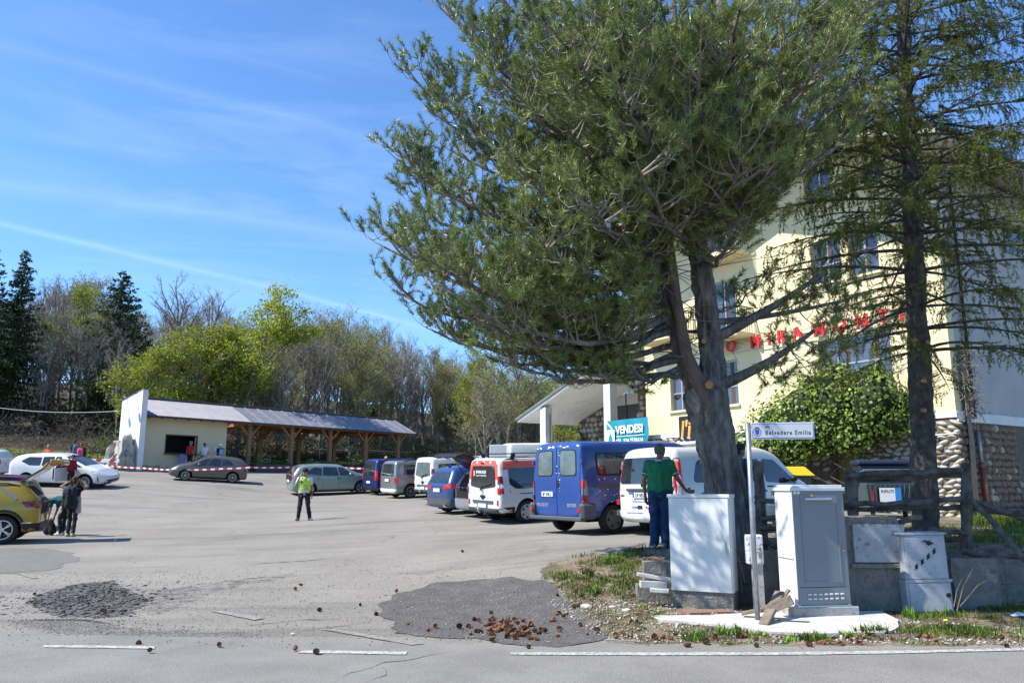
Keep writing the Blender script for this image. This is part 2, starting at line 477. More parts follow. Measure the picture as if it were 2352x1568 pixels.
# ------------------------------------------------------------------ terrain
_tp = np.array([
 (-14, 10, .0), (-8, 10, .0), (-3, 10, .02), (1.2, 10, .05), (-14, 14, .03), (-8, 14, .05), (-3, 14, .12), (0, 14, .33),
 (-10, 18, .12), (-5, 19, .28), (-1, 19, .42), (-12.6, 23, .22), (-13.1, 21.5, .25), (-19.3, 37, 1.48), (-17.6, 44.5, 2.05), (-11.2, 41.5, 1.2),
 (-7.3, 41.2, 1.22), (-5.9, 38.5, 1.08), (-4.1, 37, 1.06), (-2.5, 27.2, .72), (-1.4, 25.5, .68), (-.8, 23.3, .56),
 (1.1, 18.7, .54), (2.85, 17.3, .56), (-6.9, 27, .48), (2.3, 13.8, .58), (7.8, 15.2, .64), (3.4, 12.5, .57), (6.2, 11.2, .72),
 (10.4, 22, .8), (13.8, 24, .72), (4, 20, .6), (9, 12, .78), (14, 14, .75), (22, 12, .7), (22, 26, .8), (-20, 25, .35), (-30, 25, .6), (-24, 15, .1),
 (-40, 15, .1), (8, 32, 1.0), (2, 40, 1.25), (-3, 46, 1.5), (5, 52, 1.8), (20, 50, 1.5), (-22.6, 48, 2.72), (-20.5, 47.0, 2.35), (-8.4, 65, 2.75), (-15.5, 56, 2.72),
 (-26, 51, 3.1), (-28, 44, 2.35), (-35, 46, 3.0), (-45, 52, 4.2), (-32, 60, 5.2), (-42, 72, 8.5), (-22, 74, 6.4), (-22, 62, 4.0), (0, 78, 3.6), (12, 82, 3.8),
 (-30, 92, 11), (0, 100, 7), (30, 80, 4), (-60, 60, 6), (-60, 100, 14), (-24, 38, 1.7), (40, 100, 7), (70, 60, 3), (40, 30, 1), (-5, 60, 2.2), (-50, 30, 1.0)], dtype=float)
def _tps_fit(P, lam=0.4):
 n = len(P)
 X = P[:, :2] / 10.0
 d2 = ((X[:, None, :] - X[None, :, :]) ** 2).sum(-1)
 K = np.where(d2 > 0, 0.5 * d2 * np.log(d2 + 1e-12), 0.0) + lam * np.eye(n) * 0.02
 Q = np.hstack([np.ones((n, 1)), X])
 A = np.zeros((n + 3, n + 3)); A[:n, :n] = K; A[:n, n:] = Q; A[n:, :n] = Q.T
 b = np.zeros(n + 3); b[:n] = P[:, 2]
 return X, np.linalg.solve(A, b)
_TX, _TW = _tps_fit(_tp)
def terrain_np(x, y):
 x = np.asarray(x, dtype=float); y = np.asarray(y, dtype=float)
 sh = np.broadcast(x, y).shape
 xf = np.broadcast_to(x, sh).ravel(); yf = np.broadcast_to(y, sh).ravel()
 xc = np.clip(xf, -90, 90); yc = np.clip(yf, 5, 120)
 q = np.stack([xc, yc], 1) / 10.0
 z = np.empty(len(q))
 for i in range(0, len(q), 20000):
  qq = q[i:i + 20000]
  d2 = ((qq[:, None, :] - _TX[None, :, :]) ** 2).sum(-1)
  z[i:i + 20000] = (0.5 * d2 * np.log(d2 + 1e-12)) @ _TW[:-3] + _TW[-3] + qq @ _TW[-2:]
 z = np.maximum(z, -0.1)
 # the road in front stays level; the lot rises behind the bank and the low wall
 xl = np.clip(1.8 - xf, 0, 50); xr = np.clip(xf - 7.2, 0, 50)
 wdt = 0.16 + np.minimum(xl * 1.7, 5.5) + np.minimum(xr * 1.2, 2.5)
 ys = 11.27 - np.minimum(xl * 0.9, 1.6) - np.minimum(xr, 1.0)
 t = np.clip((yf - ys) / wdt, 0, 1)
 s = t * t * (3 - 2 * t)
 z = z * s
 # slight shoulder of soil under the cabinets
 sh2 = np.clip((yf - 8.7) / 2.0, 0, 1) * np.clip((xf + 0.2) / 1.5, 0, 1) * (1 - s)
 z = z + 0.05 * sh2
 # far beyond the plateau the land levels off
 return z.reshape(sh)
def tz(x, y): return float(terrain_np(np.array([x]), np.array([y]))[0])
def ground(u, v, off=0.0):
 """where the view through pixel (u, v) meets the terrain"""
 r = pix_ray(u, v)
 ys = np.concatenate([np.arange(4, 30, 0.05), np.arange(30, 120, 0.25)])
 zs = CAMZ + r.z / r.y * ys
 tt = terrain_np(r.x / r.y * ys, ys)
 k = np.argmax(zs < tt) if np.any(zs < tt) else len(ys) - 1
 y = ys[k]
 if k > 0:
  a = zs[k - 1] - tt[k - 1]; b = tt[k] - zs[k]
  y = ys[k - 1] + (ys[k] - ys[k - 1]) * a / max(a + b, 1e-9)
 x = r.x / r.y * y
 return Vector((x, y, tz(x, y) + off))
def in_poly(x, y, poly):
 x = np.asarray(x); y = np.asarray(y)
 inside = np.zeros(x.shape, bool)
 n = len(poly)
 for i in range(n):
  x0, y0 = poly[i]; x1, y1 = poly[(i + 1) % n]
  c = ((y0 > y) != (y1 > y)) & (x < (x1 - x0) * (y - y0) / (y1 - y0 + 1e-12) + x0)
  inside ^= c
 return inside
BANK_LINE = [(-200, 36), (-60, 40), (-23.6, 47.2), (-8, 67.5), (10, 73), (200, 73)]
def bank_y(x): return np.interp(x, [p[0] for p in BANK_LINE], [p[1] for p in BANK_LINE])
VERGE_UV = [(1060, 640), (960, 645), (860, 646.5), (760, 645), (680, 644), (630, 641), (600, 634), (583, 616), (572, 600), (560, 588), (548, 578), (541, 568), (556, 560), (585, 556), (610, 552.5), (634, 549)]
VERGE = [tuple(ground(u, v)[:2]) for u, v in VERGE_UV] + [(3.0, 13.9), (4.3, 15.6), (6.6, 16.6), (8.8, 18.5), (10.5, 21.5), (60, 21.5), (60, 8.0)]
PIT_UV = [(26, 599), (50, 590), (80, 583), (115, 580), (124, 588), (155, 600), (140, 608), (131, 617), (90, 618), (55, 617), (38, 609)]
WEAR = [[PIT_UV], [[(4, 622), (40, 619), (75, 618.5), (105, 623), (150, 628), (200, 630), (262, 632), (262, 637), (190, 638), (120, 637), (60, 634), (20, 627)]],
  [[(125, 602), (160, 590), (200, 583), (250, 577), (300, 572), (296, 577), (250, 584), (210, 594), (190, 606), (160, 616), (140, 612)]]]
def make_ground():
 xs = np.concatenate([-np.geomspace(14, 400, 60)[::-1], np.arange(-13.9, 14, 0.13), np.geomspace(14.1, 400, 60)])
 ys = np.concatenate([np.linspace(-60, 3.5, 8), np.arange(4, 17, 0.12), np.arange(17, 32, 0.3), np.arange(32, 90, 0.8), np.geomspace(91, 500, 30)])
 X, Y = np.meshgrid(xs, ys)
 Z = terrain_np(X, Y)
 Z = np.where(Y > 95, Z + (Y - 95) * 0.03, Z)
 rng = np.random.RandomState(3)
 verge = in_poly(X, Y, VERGE)
 front = (Y < 16) & verge & (np.abs(X) < 14)
 Z = Z + np.where(front, rng.uniform(-0.012, 0.018, Z.shape), 0)
 by = bank_y(X)
 grass_far = (Y > by) & (Y < by + 9)
 forest = Y >= by + 9
 nx, ny = len(xs), len(ys)
 V = np.stack([X.ravel(), Y.ravel(), Z.ravel()], 1)
 i = np.arange(ny - 1)[:, None] * nx + np.arange(nx - 1)[None, :]
 F = np.stack([i, i + 1, i + nx + 1, i + nx], -1).reshape(-1, 4)
 g = ground_mat()
 me = np_mesh('ground', V, F, [g], smooth=True)
 at_ = me.color_attributes.new('zone', 'FLOAT_COLOR', 'POINT')
 c = np.zeros((ny * nx, 4), np.float32); c[:, 3] = 1
 c[:, 0] = verge.ravel(); c[:, 1] = grass_far.ravel(); c[:, 2] = forest.ravel()
 at_.data.foreach_set('color', c.ravel())
 a2 = me.color_attributes.new('wear', 'FLOAT_COLOR', 'POINT')
 c = np.zeros((ny * nx, 4), np.float32); c[:, 3] = 1
 near = (Y > 6) & (Y < 16) & (X > -12) & (X < 3)
 for ch, polys in enumerate(WEAR):
  for uv in polys:
   pp = [tuple(ground(u, v)[:2]) for u, v in uv]
   c[:, ch] = np.maximum(c[:, ch], (in_poly(X, Y, pp) & near).ravel())
 a2.data.foreach_set('color', c.ravel())
 o = link('ground', me)
 tag(o, 'pale worn asphalt lot with a weedy verge, rising to the wooded hill', kind='structure')
 return o
def ground_mat():
 m, nt, b = principled('ground_material')
 L = nt.links.new
 tcn = N(nt, 'ShaderNodeTexCoord'); P = tcn.outputs['Object']
 def noise_(s, d=5, r=0.6, vec=None):
  n = N(nt, 'ShaderNodeTexNoise', Scale=s, Detail=d, Roughness=r)
  L(vec or P, n.inputs['Vector']); return n.outputs['Fac']
 def mr(f, a, b_, c=0.0, d=1.0):
  n = N(nt, 'ShaderNodeMapRange')
  n.inputs['From Min'].default_value = a; n.inputs['From Max'].default_value = b_
  n.inputs['To Min'].default_value = c; n.inputs['To Max'].default_value = d
  L(f, n.inputs['Value']); return n.outputs[0]
 def mix(f, a, b_):
  n = N(nt, 'ShaderNodeMixRGB')
  for i, q in ((0, f), (1, a), (2, b_)):
   if isinstance(q, tuple): n.inputs[i].default_value = rgba(q)
   elif isinstance(q, float): n.inputs[i].default_value = q
   else: L(q, n.inputs[i])
  return n.outputs[0]
 # asphalt
 mp = N(nt, 'ShaderNodeMapping'); mp.inputs['Scale'].default_value = (0.16, 1.0, 1.0); mp.inputs['Rotation'].default_value = (0, 0, radians(8))
 L(P, mp.inputs['Vector'])
 a = mix(mr(noise_(0.45, 6), 0.35, 0.65), (0.205, 0.188, 0.162), (0.262, 0.243, 0.212))
 a = mix(mr(noise_(0.9, 6, 0.65, mp.outputs[0]), 0.50, 0.68, 0, 0.75), a, (0.12, 0.112, 0.10))
 a = mix(mr(noise_(3.5, 5, 0.7, mp.outputs[0]), 0.58, 0.70, 0, 0.35), a, (0.31, 0.30, 0.28))
 a = mix(mr(noise_(22, 3, 0.8), 0.52, 0.68, 0, 0.65), a, (0.09, 0.085, 0.078))
 a = mix(mr(noise_(48, 2, 0.9), 0.55, 0.66, 0, 0.6), a, (0.44, 0.43, 0.41))
 vo = N(nt, 'ShaderNodeTexVoronoi', Scale=1.1); vo.feature = 'DISTANCE_TO_EDGE'
 wv = N(nt, 'ShaderNodeVectorMath'); wv.operation = 'ADD'
 nn = N(nt, 'ShaderNodeTexNoise', Scale=1.6, Detail=5); L(P, nn.inputs['Vector'])
 L(P, wv.inputs[0]); L(nn.outputs['Color'], wv.inputs[1]); L(wv.outputs[0], vo.inputs['Vector'])
 vo.inputs['Scale'].default_value = 0.33
 crack = N(nt, 'ShaderNodeMath'); crack.operation = 'MULTIPLY'
 L(mr(vo.outputs['Distance'], 0.0, 0.006, 0.75, 0.0), crack.inputs[0]); L(mr(noise_(0.5, 3), 0.48, 0.58), crack.inputs[1])
 a = mix(crack.outputs[0], a, (0.045, 0.043, 0.04))
 a3 = N(nt, 'ShaderNodeAttribute'); a3.attribute_name = 'wear'
 sp3 = N(nt, 'ShaderNodeSeparateColor'); L(a3.outputs['Color'], sp3.inputs[0])
 def wear(ch, w, s_, lo=0.40, hi=0.62):
  n = N(nt, 'ShaderNodeMath'); n.operation = 'ADD'
  L(sp3.outputs[ch], n.inputs[0]); L(mr(noise_(s_, 6, 0.8), 0.2, 0.8, -w, w), n.inputs[1])
  return mr(n.outputs[0], lo, hi)
 a = mix(wear(2, 0.75, 4.5, 0.85, 1.25), a, (0.10, 0.096, 0.09))
 a = mix(wear(1, 0.6, 6, 0.75, 1.0), a, mix(mr(noise_(25, 4, 0.8), 0.42, 0.6), (0.075, 0.072, 0.068), (0.21, 0.20, 0.185)))
 a = mix(wear(0, 0.75, 5, 0.55, 0.8), a, mix(mr(noise_(16, 5, 0.8), 0.42, 0.62), (0.04, 0.04, 0.042), (0.17, 0.163, 0.155)))
 # verge: soil, needles, small stones, moss
 s = mix(mr(noise_(2.2, 6), 0.38, 0.62), (0.135, 0.095, 0.060), (0.23, 0.19, 0.135))
 s = mix(mr(noise_(9, 5, 0.7), 0.50, 0.64, 0, 0.8), s, (0.075, 0.052, 0.034))
 s = mix(mr(noise_(30, 2, 0.9), 0.57, 0.66, 0, 0.8), s, (0.44, 0.41, 0.36))
 s = mix(mr(noise_(1.3, 6), 0.52, 0.62, 0, 0.6), s, (0.055, 0.07, 0.022))
 # far grass, forest floor
 gr = mix(mr(noise_(0.5, 6), 0.35, 0.65), (0.062, 0.095, 0.020), (0.13, 0.14, 0.045))
 gr = mix(mr(noise_(2.5, 5), 0.5, 0.65, 0, 0.6), gr, (0.17, 0.14, 0.08))
 fo = mix(mr(noise_(0.3, 6), 0.4, 0.6), (0.035, 0.027, 0.018), (0.085, 0.066, 0.046))
 fo = mix(mr(noise_(0.25, 5), 0.55, 0.62, 0, 0.7), fo, (0.05, 0.07, 0.018))
 at_ = N(nt, 'ShaderNodeAttribute'); at_.attribute_name = 'zone'
 sep = N(nt, 'ShaderNodeSeparateColor'); L(at_.outputs['Color'], sep.inputs[0])
 def edge(ch, w=0.35, s_=7):
  n = N(nt, 'ShaderNodeMath'); n.operation = 'ADD'
  L(sep.outputs[ch], n.inputs[0])
  L(mr(noise_(s_, 4, 0.7), 0, 1, -w, w), n.inputs[1])
  return mr(n.outputs[0], 0.42, 0.58)
 ev = edge(0, 0.9, 5)
 c = mix(ev, a, s)
 c = mix(edge(1, 0.3, 2), c, gr)
 c = mix(edge(2, 0.3, 0.8), c, fo)
 L(c, b.inputs['Base Color'])
 b.inputs['Roughness'].default_value = 0.92
 b.inputs['Specular IOR Level'].default_value = 0.25
 bsum = N(nt, 'ShaderNodeMath'); bsum.operation = 'ADD'
 L(noise_(40, 3, 0.8), bsum.inputs[0]); L(noise_(7, 5, 0.6), bsum.inputs[1])
 bu = N(nt, 'ShaderNodeBump', Strength=0.55, Distance=0.02)
 L(bsum.outputs[0], bu.inputs['Height']); L(bu.outputs[0], b.inputs['Normal'])
 return m
def sheet(name, uv, m, off, label=None, kind='structure', cuts=0.18, jit=0.0, thick=0.0, pts=None, cat=None, rag=0.0):
 """a thin layer laid on the terrain; outline given as photo pixels on the ground"""
 P = pts or [tuple(ground(u, v)[:2]) for u, v in uv]
 jit = min(jit, 0.045)
 if jit:
  rr = random.Random(7); Q = []
  for i, p in enumerate(P):
   q = P[(i + 1) % len(P)]
   n = max(1, int(hypot(q[0] - p[0], q[1] - p[1]) / 0.13))
   for k in range(n):
    t = k / n
    x, y = p[0] + (q[0] - p[0]) * t, p[1] + (q[1] - p[1]) * t
    w1 = noise.noise_vector(Vector((x * 1.3, y * 1.3, 2.0))) * rag; w2 = noise.noise_vector(Vector((x * 5, y * 5, 4.0))) * rag * 0.4
    Q.append((x + w1.x + w2.x + rr.uniform(-jit, jit), y + w1.y + w2.y + rr.uniform(-jit, jit)))
  P = Q
 from mathutils.geometry import delaunay_2d_cdt
 n0 = len(P); xs_ = [p[0] for p in P]; ys_ = [p[1] for p in P]
 gx = np.arange(min(xs_) + cuts / 2, max(xs_), cuts); gy = np.arange(min(ys_) + cuts / 2, max(ys_), cuts)
 GX, GY = np.meshgrid(gx, gy); ins = in_poly(GX, GY, P)
 pts2 = [Vector(p) for p in P] + [Vector((float(x), float(y))) for x, y in zip(GX[ins], GY[ins])]
 vo, eo, fo, _, _, _ = delaunay_2d_cdt(pts2, [], [list(range(n0))], 1, 1e-5)
 zz = terrain_np(np.array([v.x for v in vo]), np.array([v.y for v in vo]))
 bm = bmesh.new()
 bvs = [bm.verts.new((v.x, v.y, z + off)) for v, z in zip(vo, zz)]
 for f in fo:
  try: bm.faces.new([bvs[i] for i in f])
  except ValueError: pass
 bm.normal_update()
 for f in bm.faces:
  if f.normal.z < 0: f.normal_flip()
 if thick:
  r = bmesh.ops.extrude_face_region(bm, geom=list(bm.faces))
  for v in [e for e in r['geom'] if isinstance(e, bmesh.types.BMVert)]: v.co.z -= thick
  bmesh.ops.recalc_face_normals(bm, faces=bm.faces)
 me = bpy.data.meshes.new(name); bm.to_mesh(me); bm.free()
 me.materials.append(m)
 o = link(name, me)
 tag(o, label, cat, kind=kind)
 return o
make_ground()
M['asphalt_dark'] = mat('dark_patch_asphalt', (0.078, 0.074, 0.071), (0.112, 0.106, 0.10), 3, 0.93, bump=0.6, bscale=60, c3=(0.30, 0.29, 0.28), s3=40, a3=0.55, spec=0.25)
M['asphalt_mid'] = mat('greyer_patch_asphalt', (0.150, 0.145, 0.138), (0.18, 0.172, 0.162), 3, 0.93, bump=0.5, bscale=50, c3=(0.10, 0.10, 0.10), s3=30, a3=0.6, spec=0.25)
M['asphalt_road'] = mat('road_asphalt', (0.195, 0.186, 0.170), (0.245, 0.234, 0.215), 1.1, 0.92, bump=0.7, bscale=70, c3=(0.37, 0.37, 0.37), s3=55, a3=0.6, spec=0.25)
M['pit'] = mat('broken_black_asphalt', (0.05, 0.05, 0.05), (0.135, 0.13, 0.124), 9, 0.95, bump=1.0, bscale=20, c3=(0.26, 0.26, 0.25), s3=30, a3=0.5, bdist=0.05, spec=0.25)
road_pts = [(-60, 2), (60, 2)] + [tuple(ground(u, v)[:2]) for u, v in ((1150, 641), (1024, 646.5), (900, 649), (780, 649.5), (640, 648), (600, 645.5), (520, 646), (420, 643), (330, 640), (200, 637), (60, 634), (-100, 630))] + [(-60, 9.5)]
sheet('road', None, M['asphalt_road'], 0.004, 'grey asphalt road running across in front of the lot', pts=road_pts, cuts=2.0)
sheet('asphalt_patch', [(380, 618.7), (386, 601), (399, 592.5), (430, 585), (479, 579.5), (512, 578), (545, 579), (556, 590), (573, 605), (578, 616), (595, 629), (600, 638), (556, 645), (512, 644.5), (425, 636), (392, 633)],
      M['asphalt_dark'], 0.008, 'dark tarmac patch beside the weedy verge', jit=0.02, rag=0.22)
sheet('asphalt_patch', [(-40, 549), (48, 548), (72, 553), (77, 561), (50, 569), (0, 573), (-40, 573)], M['asphalt_mid'], 0.005, 'greyer tarmac patch at the far left of the lot', jit=0.02, rag=0.25)
for pts, m_, lb in (([(43.6, 645.3), (154, 646.6), (155, 649.2), (44, 647.6)], 'white_line', 'short white dash at the left of the road'),
     ([(298, 650.6), (407, 652.0), (406, 655.0), (299, 653.4)], 'white_line', 'white dash left of where the solid line begins'),
     ([(511, 652.6), (640, 652.8), (780, 652.6), (900, 651), (1040, 648.0), (1040, 650.6), (900, 653.8), (780, 655.6), (640, 655.8), (511, 655.2)], 'white_line', 'long solid white edge line'),
     ([(322, 629.6), (336, 629.5), (425, 643.8), (412, 645.5)], 'white_faint', 'faded diagonal white dash near the dark patch'),
     ([(209, 611), (220, 610.8), (265, 618.5), (254, 620.3)], 'white_faint', 'faded diagonal white dash beside the pothole'),
     ([(17, 573.5), (22, 573), (38, 578), (32, 578.6)], 'white_faint', 'very faint dash below the grey tarmac patch')):
 sheet('road_marking', pts, M[m_], 0.011, lb, jit=0.008)
def crack(label, uv, w):
 P_ = [ground(u, v) for u, v in uv]; rr = random.Random(len(uv)); L_ = []; R_ = []
 D_ = []
 for a, b in zip(P_[:-1], P_[1:]):
  n = max(1, int((b - a).length / 0.10))
  for k in range(n): D_.append(a.lerp(b, k / n) + Vector((rr.uniform(-.02, .02), rr.uniform(-.03, .03), 0)))
 D_.append(P_[-1]); V = []; F = []
 for i, q in enumerate(D_):
  f = min(1, 4 * min(i, len(D_) - 1 - i) / len(D_)) * rr.uniform(.4, 1.3)
  z = tz(q.x, q.y) + 0.0075
  V += [(q.x, q.y - w * f, z), (q.x, q.y + w * f + 0.001, z)]
  if i: F.append((2 * i - 2, 2 * i, 2 * i + 1, 2 * i - 1))
 tag(link('asphalt_crack', np_mesh('asphalt_crack', V, F, [M['pit']])), label, kind='structure')
crack('forked hairline crack across the road at the bottom', [(330, 684), (352, 673), (372, 668), (383, 663), (400, 661), (430, 655), (458, 652)], 0.012)
crack('side branch of the forked crack', [(362, 684), (384, 676), (386, 670), (380, 666)], 0.008)
crack('thin crack over the lot above the middle dashes', [(298, 631), (340, 626), (370, 622)], 0.012)
crack('thin crack near the pale seam left of the dark patch', [(232, 628), (262, 624), (300, 620), (345, 619)], 0.012)
crack('dark opened lip of the sunken seam', [(6, 622.5), (40, 619.7), (75, 619), (98, 621.5), (118, 625)], 0.035)
crack('long dark tyre worn seam far out on the lot', [(240, 566), (262, 563), (300, 561), (340, 557)], 0.03)
sheet('concrete_pad', [(651.7, 617.5), (700, 617.6), (743, 615.5), (788, 614), (882, 613), (897, 622), (901, 629.4), (884, 635), (817, 636.5), (769, 634), (708, 626), (660, 622)],
      M['pad'], 0.035, 'pale cast concrete slab under the grey cabinet', jit=0.02, thick=0.08, cuts=0.3)
sheet('brick_slab', [(676, 611), (722, 610.5), (735, 613.5), (690, 615)], mat('red_gravel_slab', (0.20, 0.11, 0.09), (0.27, 0.17, 0.14), 20, 0.95, bump=0.5), 0.03, 'flat reddish paving slab in the weeds', jit=0.0, thick=0.05, kind=None, cat='paving slab')
# ------------------------------------------------------------------ vehicles
def lerp(a, b, t): return a + (b - a) * t
def prof(pl, x): return float(np.interp(x, [p[0] for p in pl], [p[1] for p in pl]))
def rounded(poly, r, n=3):
 out_ = []
 m = len(poly)
 for i in range(m):
  p = Vector(poly[i]); a = Vector(poly[i - 1]) - p; b = Vector(poly[(i + 1) % m]) - p
  ra = min(r, a.length * 0.45, b.length * 0.45)
  p0 = p + a.normalized() * ra; p1 = p + b.normalized() * ra
  for k in range(n + 1):
   t = k / n
   out_.append(tuple(p0 * (1 - t) ** 2 + p * 2 * t * (1 - t) + p1 * t * t))
 return out_
class Car:
 def __init__(self, name, label, cat, L, W, H, top, belt, paint, rear_r=0.10, front_r=0.35, roof_w=0.80, tuck=0.9, hatch=0.06,
                 zb=0.24, axles=(0.8, 3.4), R=0.32, rim='alloy', spokes=5, rim_m='rim', zsill=None, group=None, hatch_z0=None, tb=0.08, scale=1.0):
  self.root = thing(name, label, cat, group=group)
  self.L, self.W, self.H, self.top, self.belt, self.zb = L, W, H, top, belt, zb
  self.paint = paint
  xs = set([0.0, 0.012, 0.04, 0.09, 0.18, 0.3, 0.45] + [L - q for q in (0, 0.015, 0.05, 0.12, 0.22, 0.35)])
  for p in top: xs.add(p[0])
  x = 0.6
  while x < L - 0.4: xs.add(round(x, 3)); x += 0.26
  xs = sorted(q for q in xs if 0 <= q <= L)
  ys_ = []
  for q in xs:
   if not ys_ or q - ys_[-1] > 0.011: ys_.append(q)
  xs = ys_
  secs = []
  for x in xs:
   e = 1.0
   w = W / 2
   if x < rear_r: w -= rear_r - sqrt(max(0, rear_r ** 2 - (rear_r - x) ** 2))
   if x > L - front_r:
    q = x - (L - front_r); w -= (front_r - sqrt(max(0, front_r ** 2 - q ** 2))) * 0.8
   if x < 0.9: w -= (1 - x / 0.9) ** 2 * 0.03
   zt = prof(top, x); zbt = min(prof(belt, x), zt - 0.05)
   rt = 0.07
   if x < rt: zt -= rt - sqrt(max(0, rt ** 2 - (rt - x) ** 2))
   zl = zb
   if x < 0.1: zl += (0.1 - x) * 0.9
   if x > L - 0.2: zl += (x - L + 0.2) * 0.5
   g = min(1, max(0, (zt - zbt) / max(0.2, H - prof(belt, L * 0.35))))
   wt = lerp(w * 0.93, w * roof_w, g)
   zr = zt - lerp(0.02, 0.10, g)
   zr = max(zr, zbt + 0.01)
   mid = lerp(zl, zbt, 0.55)
   half = [(0, zl), (w * 0.72, zl), (w - 0.045, zl + 0.03), (w - 0.012, zl + 0.16), (w, mid), (w * 0.99, lerp(mid, zbt, 0.75)), (w * 0.972, zbt),
     (lerp(w * 0.965, wt, 0.5), lerp(zbt, zr, 0.55)), (wt, zr), (wt - 0.07, zt - 0.015 * g - 0.005), (wt * 0.6, zt + 0.012 * g), (0, zt + 0.02 * g)]
   sec = [(x, y, z) for y, z in half] + [(x, -y, z) for y, z in half[-2:0:-1]]
   hz = (hatch_z0 if hatch_z0 is not None else prof(belt, 0.2))
   sec2 = []
   for (sx, sy, sz) in sec:
    k = max(0, (sz - hz)) / max(0.05, H - hz)
    k2 = max(0.0, 1 - sx / 1.3) ** 1.3
    b2 = max(0, (hz - 0.35 - sz)) * 0.12 * k2
    sec2.append((sx + hatch * k * k2 + 0.0, sy, sz))
   secs.append(sec2)
  n = len(secs[0])
  vs = [p for s_ in secs for p in s_]
  fs = []
  for i in range(len(secs) - 1):
   for k in range(n):
    k2 = (k + 1) % n
    fs.append((i * n + k, i * n + k2, (i + 1) * n + k2, (i + 1) * n + k))
  # caps as strips so that they subdivide cleanly
  for base in (0, (len(secs) - 1) * n):
   h = n // 2
   for k in range(h):
    a, b_ = base + k, base + k + 1
    c, d = base + (n - k - 1) % n, base + (n - k) % n
    if k == 0: f = (a, b_, c)
    elif k == h - 1: f = (a, b_, d)
    else: f = (a, b_, c, d)
    fs.append(f if base else tuple(reversed(f)))
  me = bpy.data.meshes.new('body')
  me.from_pydata(vs, [], fs)
  me.materials.append(paint); me.materials.append(M['dark'])
  bm = bmesh.new(); bm.from_mesh(me)
  bmesh.ops.recalc_face_normals(bm, faces=bm.faces)
  bm.to_mesh(me); bm.free()
  body = link('body', me)
  mod = body.modifiers.new('s', 'SUBSURF'); mod.levels = 1; mod.render_levels = 1
  mb = MB()
  for ax in axles:
   for sgn in (-1, 1):
    y1 = W / 2 + 0.12; y0 = W / 2 - 0.30
    Mx = Matrix.Translation((ax, sgn * (y0 + y1) / 2, R * 1.0)) @ Matrix.Rotation(radians(90), 4, 'X')
    nn = 24; r_ = R + 0.065
    poly = [(r_ * cos(2 * pi * k / nn), r_ * sin(2 * pi * k / nn)) for k in range(nn)]
    mb.prism(poly, -(y1 - y0) / 2, (y1 - y0) / 2, Mx)
  cut = link('cut', mb.mesh('cut', M['dark']))
  bo = body.modifiers.new('b', 'BOOLEAN'); bo.operation = 'DIFFERENCE'; bo.object = cut; bo.solver = 'EXACT'
  dg = bpy.context.evaluated_depsgraph_get()
  me2 = bpy.data.meshes.new_from_object(body.evaluated_get(dg))
  if len(me2.polygons) < 50:
   body.modifiers.remove(bo)
   dg = bpy.context.evaluated_depsgraph_get()
   me2 = bpy.data.meshes.new_from_object(body.evaluated_get(dg))
  bpy.data.objects.remove(cut); bpy.data.objects.remove(body)
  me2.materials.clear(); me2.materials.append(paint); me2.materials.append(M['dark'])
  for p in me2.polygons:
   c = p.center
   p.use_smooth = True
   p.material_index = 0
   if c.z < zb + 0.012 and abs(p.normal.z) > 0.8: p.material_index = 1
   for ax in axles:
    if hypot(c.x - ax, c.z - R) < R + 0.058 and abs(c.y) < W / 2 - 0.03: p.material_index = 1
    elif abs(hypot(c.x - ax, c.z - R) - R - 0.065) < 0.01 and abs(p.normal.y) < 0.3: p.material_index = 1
  me2.set_sharp_from_angle(angle=radians(35))
  me2.name = 'body'
  self.body = link('body', me2, self.root)
  bm = bmesh.new(); bm.from_mesh(me2)
  self.bvh = BVHTree.FromBMesh(bm); bm.free()
  # wheels
  for ax in axles:
   for sgn in (-1, 1):
    self.wheel(ax, sgn, R, rim, spokes, rim_m)
  # underbody
  mb = MB(); mb.box((0.35, -W / 2 + 0.35, zb - 0.06), (L - 0.4, W / 2 - 0.35, zb + 0.02))
  mb.tube([(axles[0], -W / 2 + 0.2, R), (axles[0], W / 2 - 0.2, R)], 0.05, 6)
  mb.build('underbody', M['dark'], self.root)
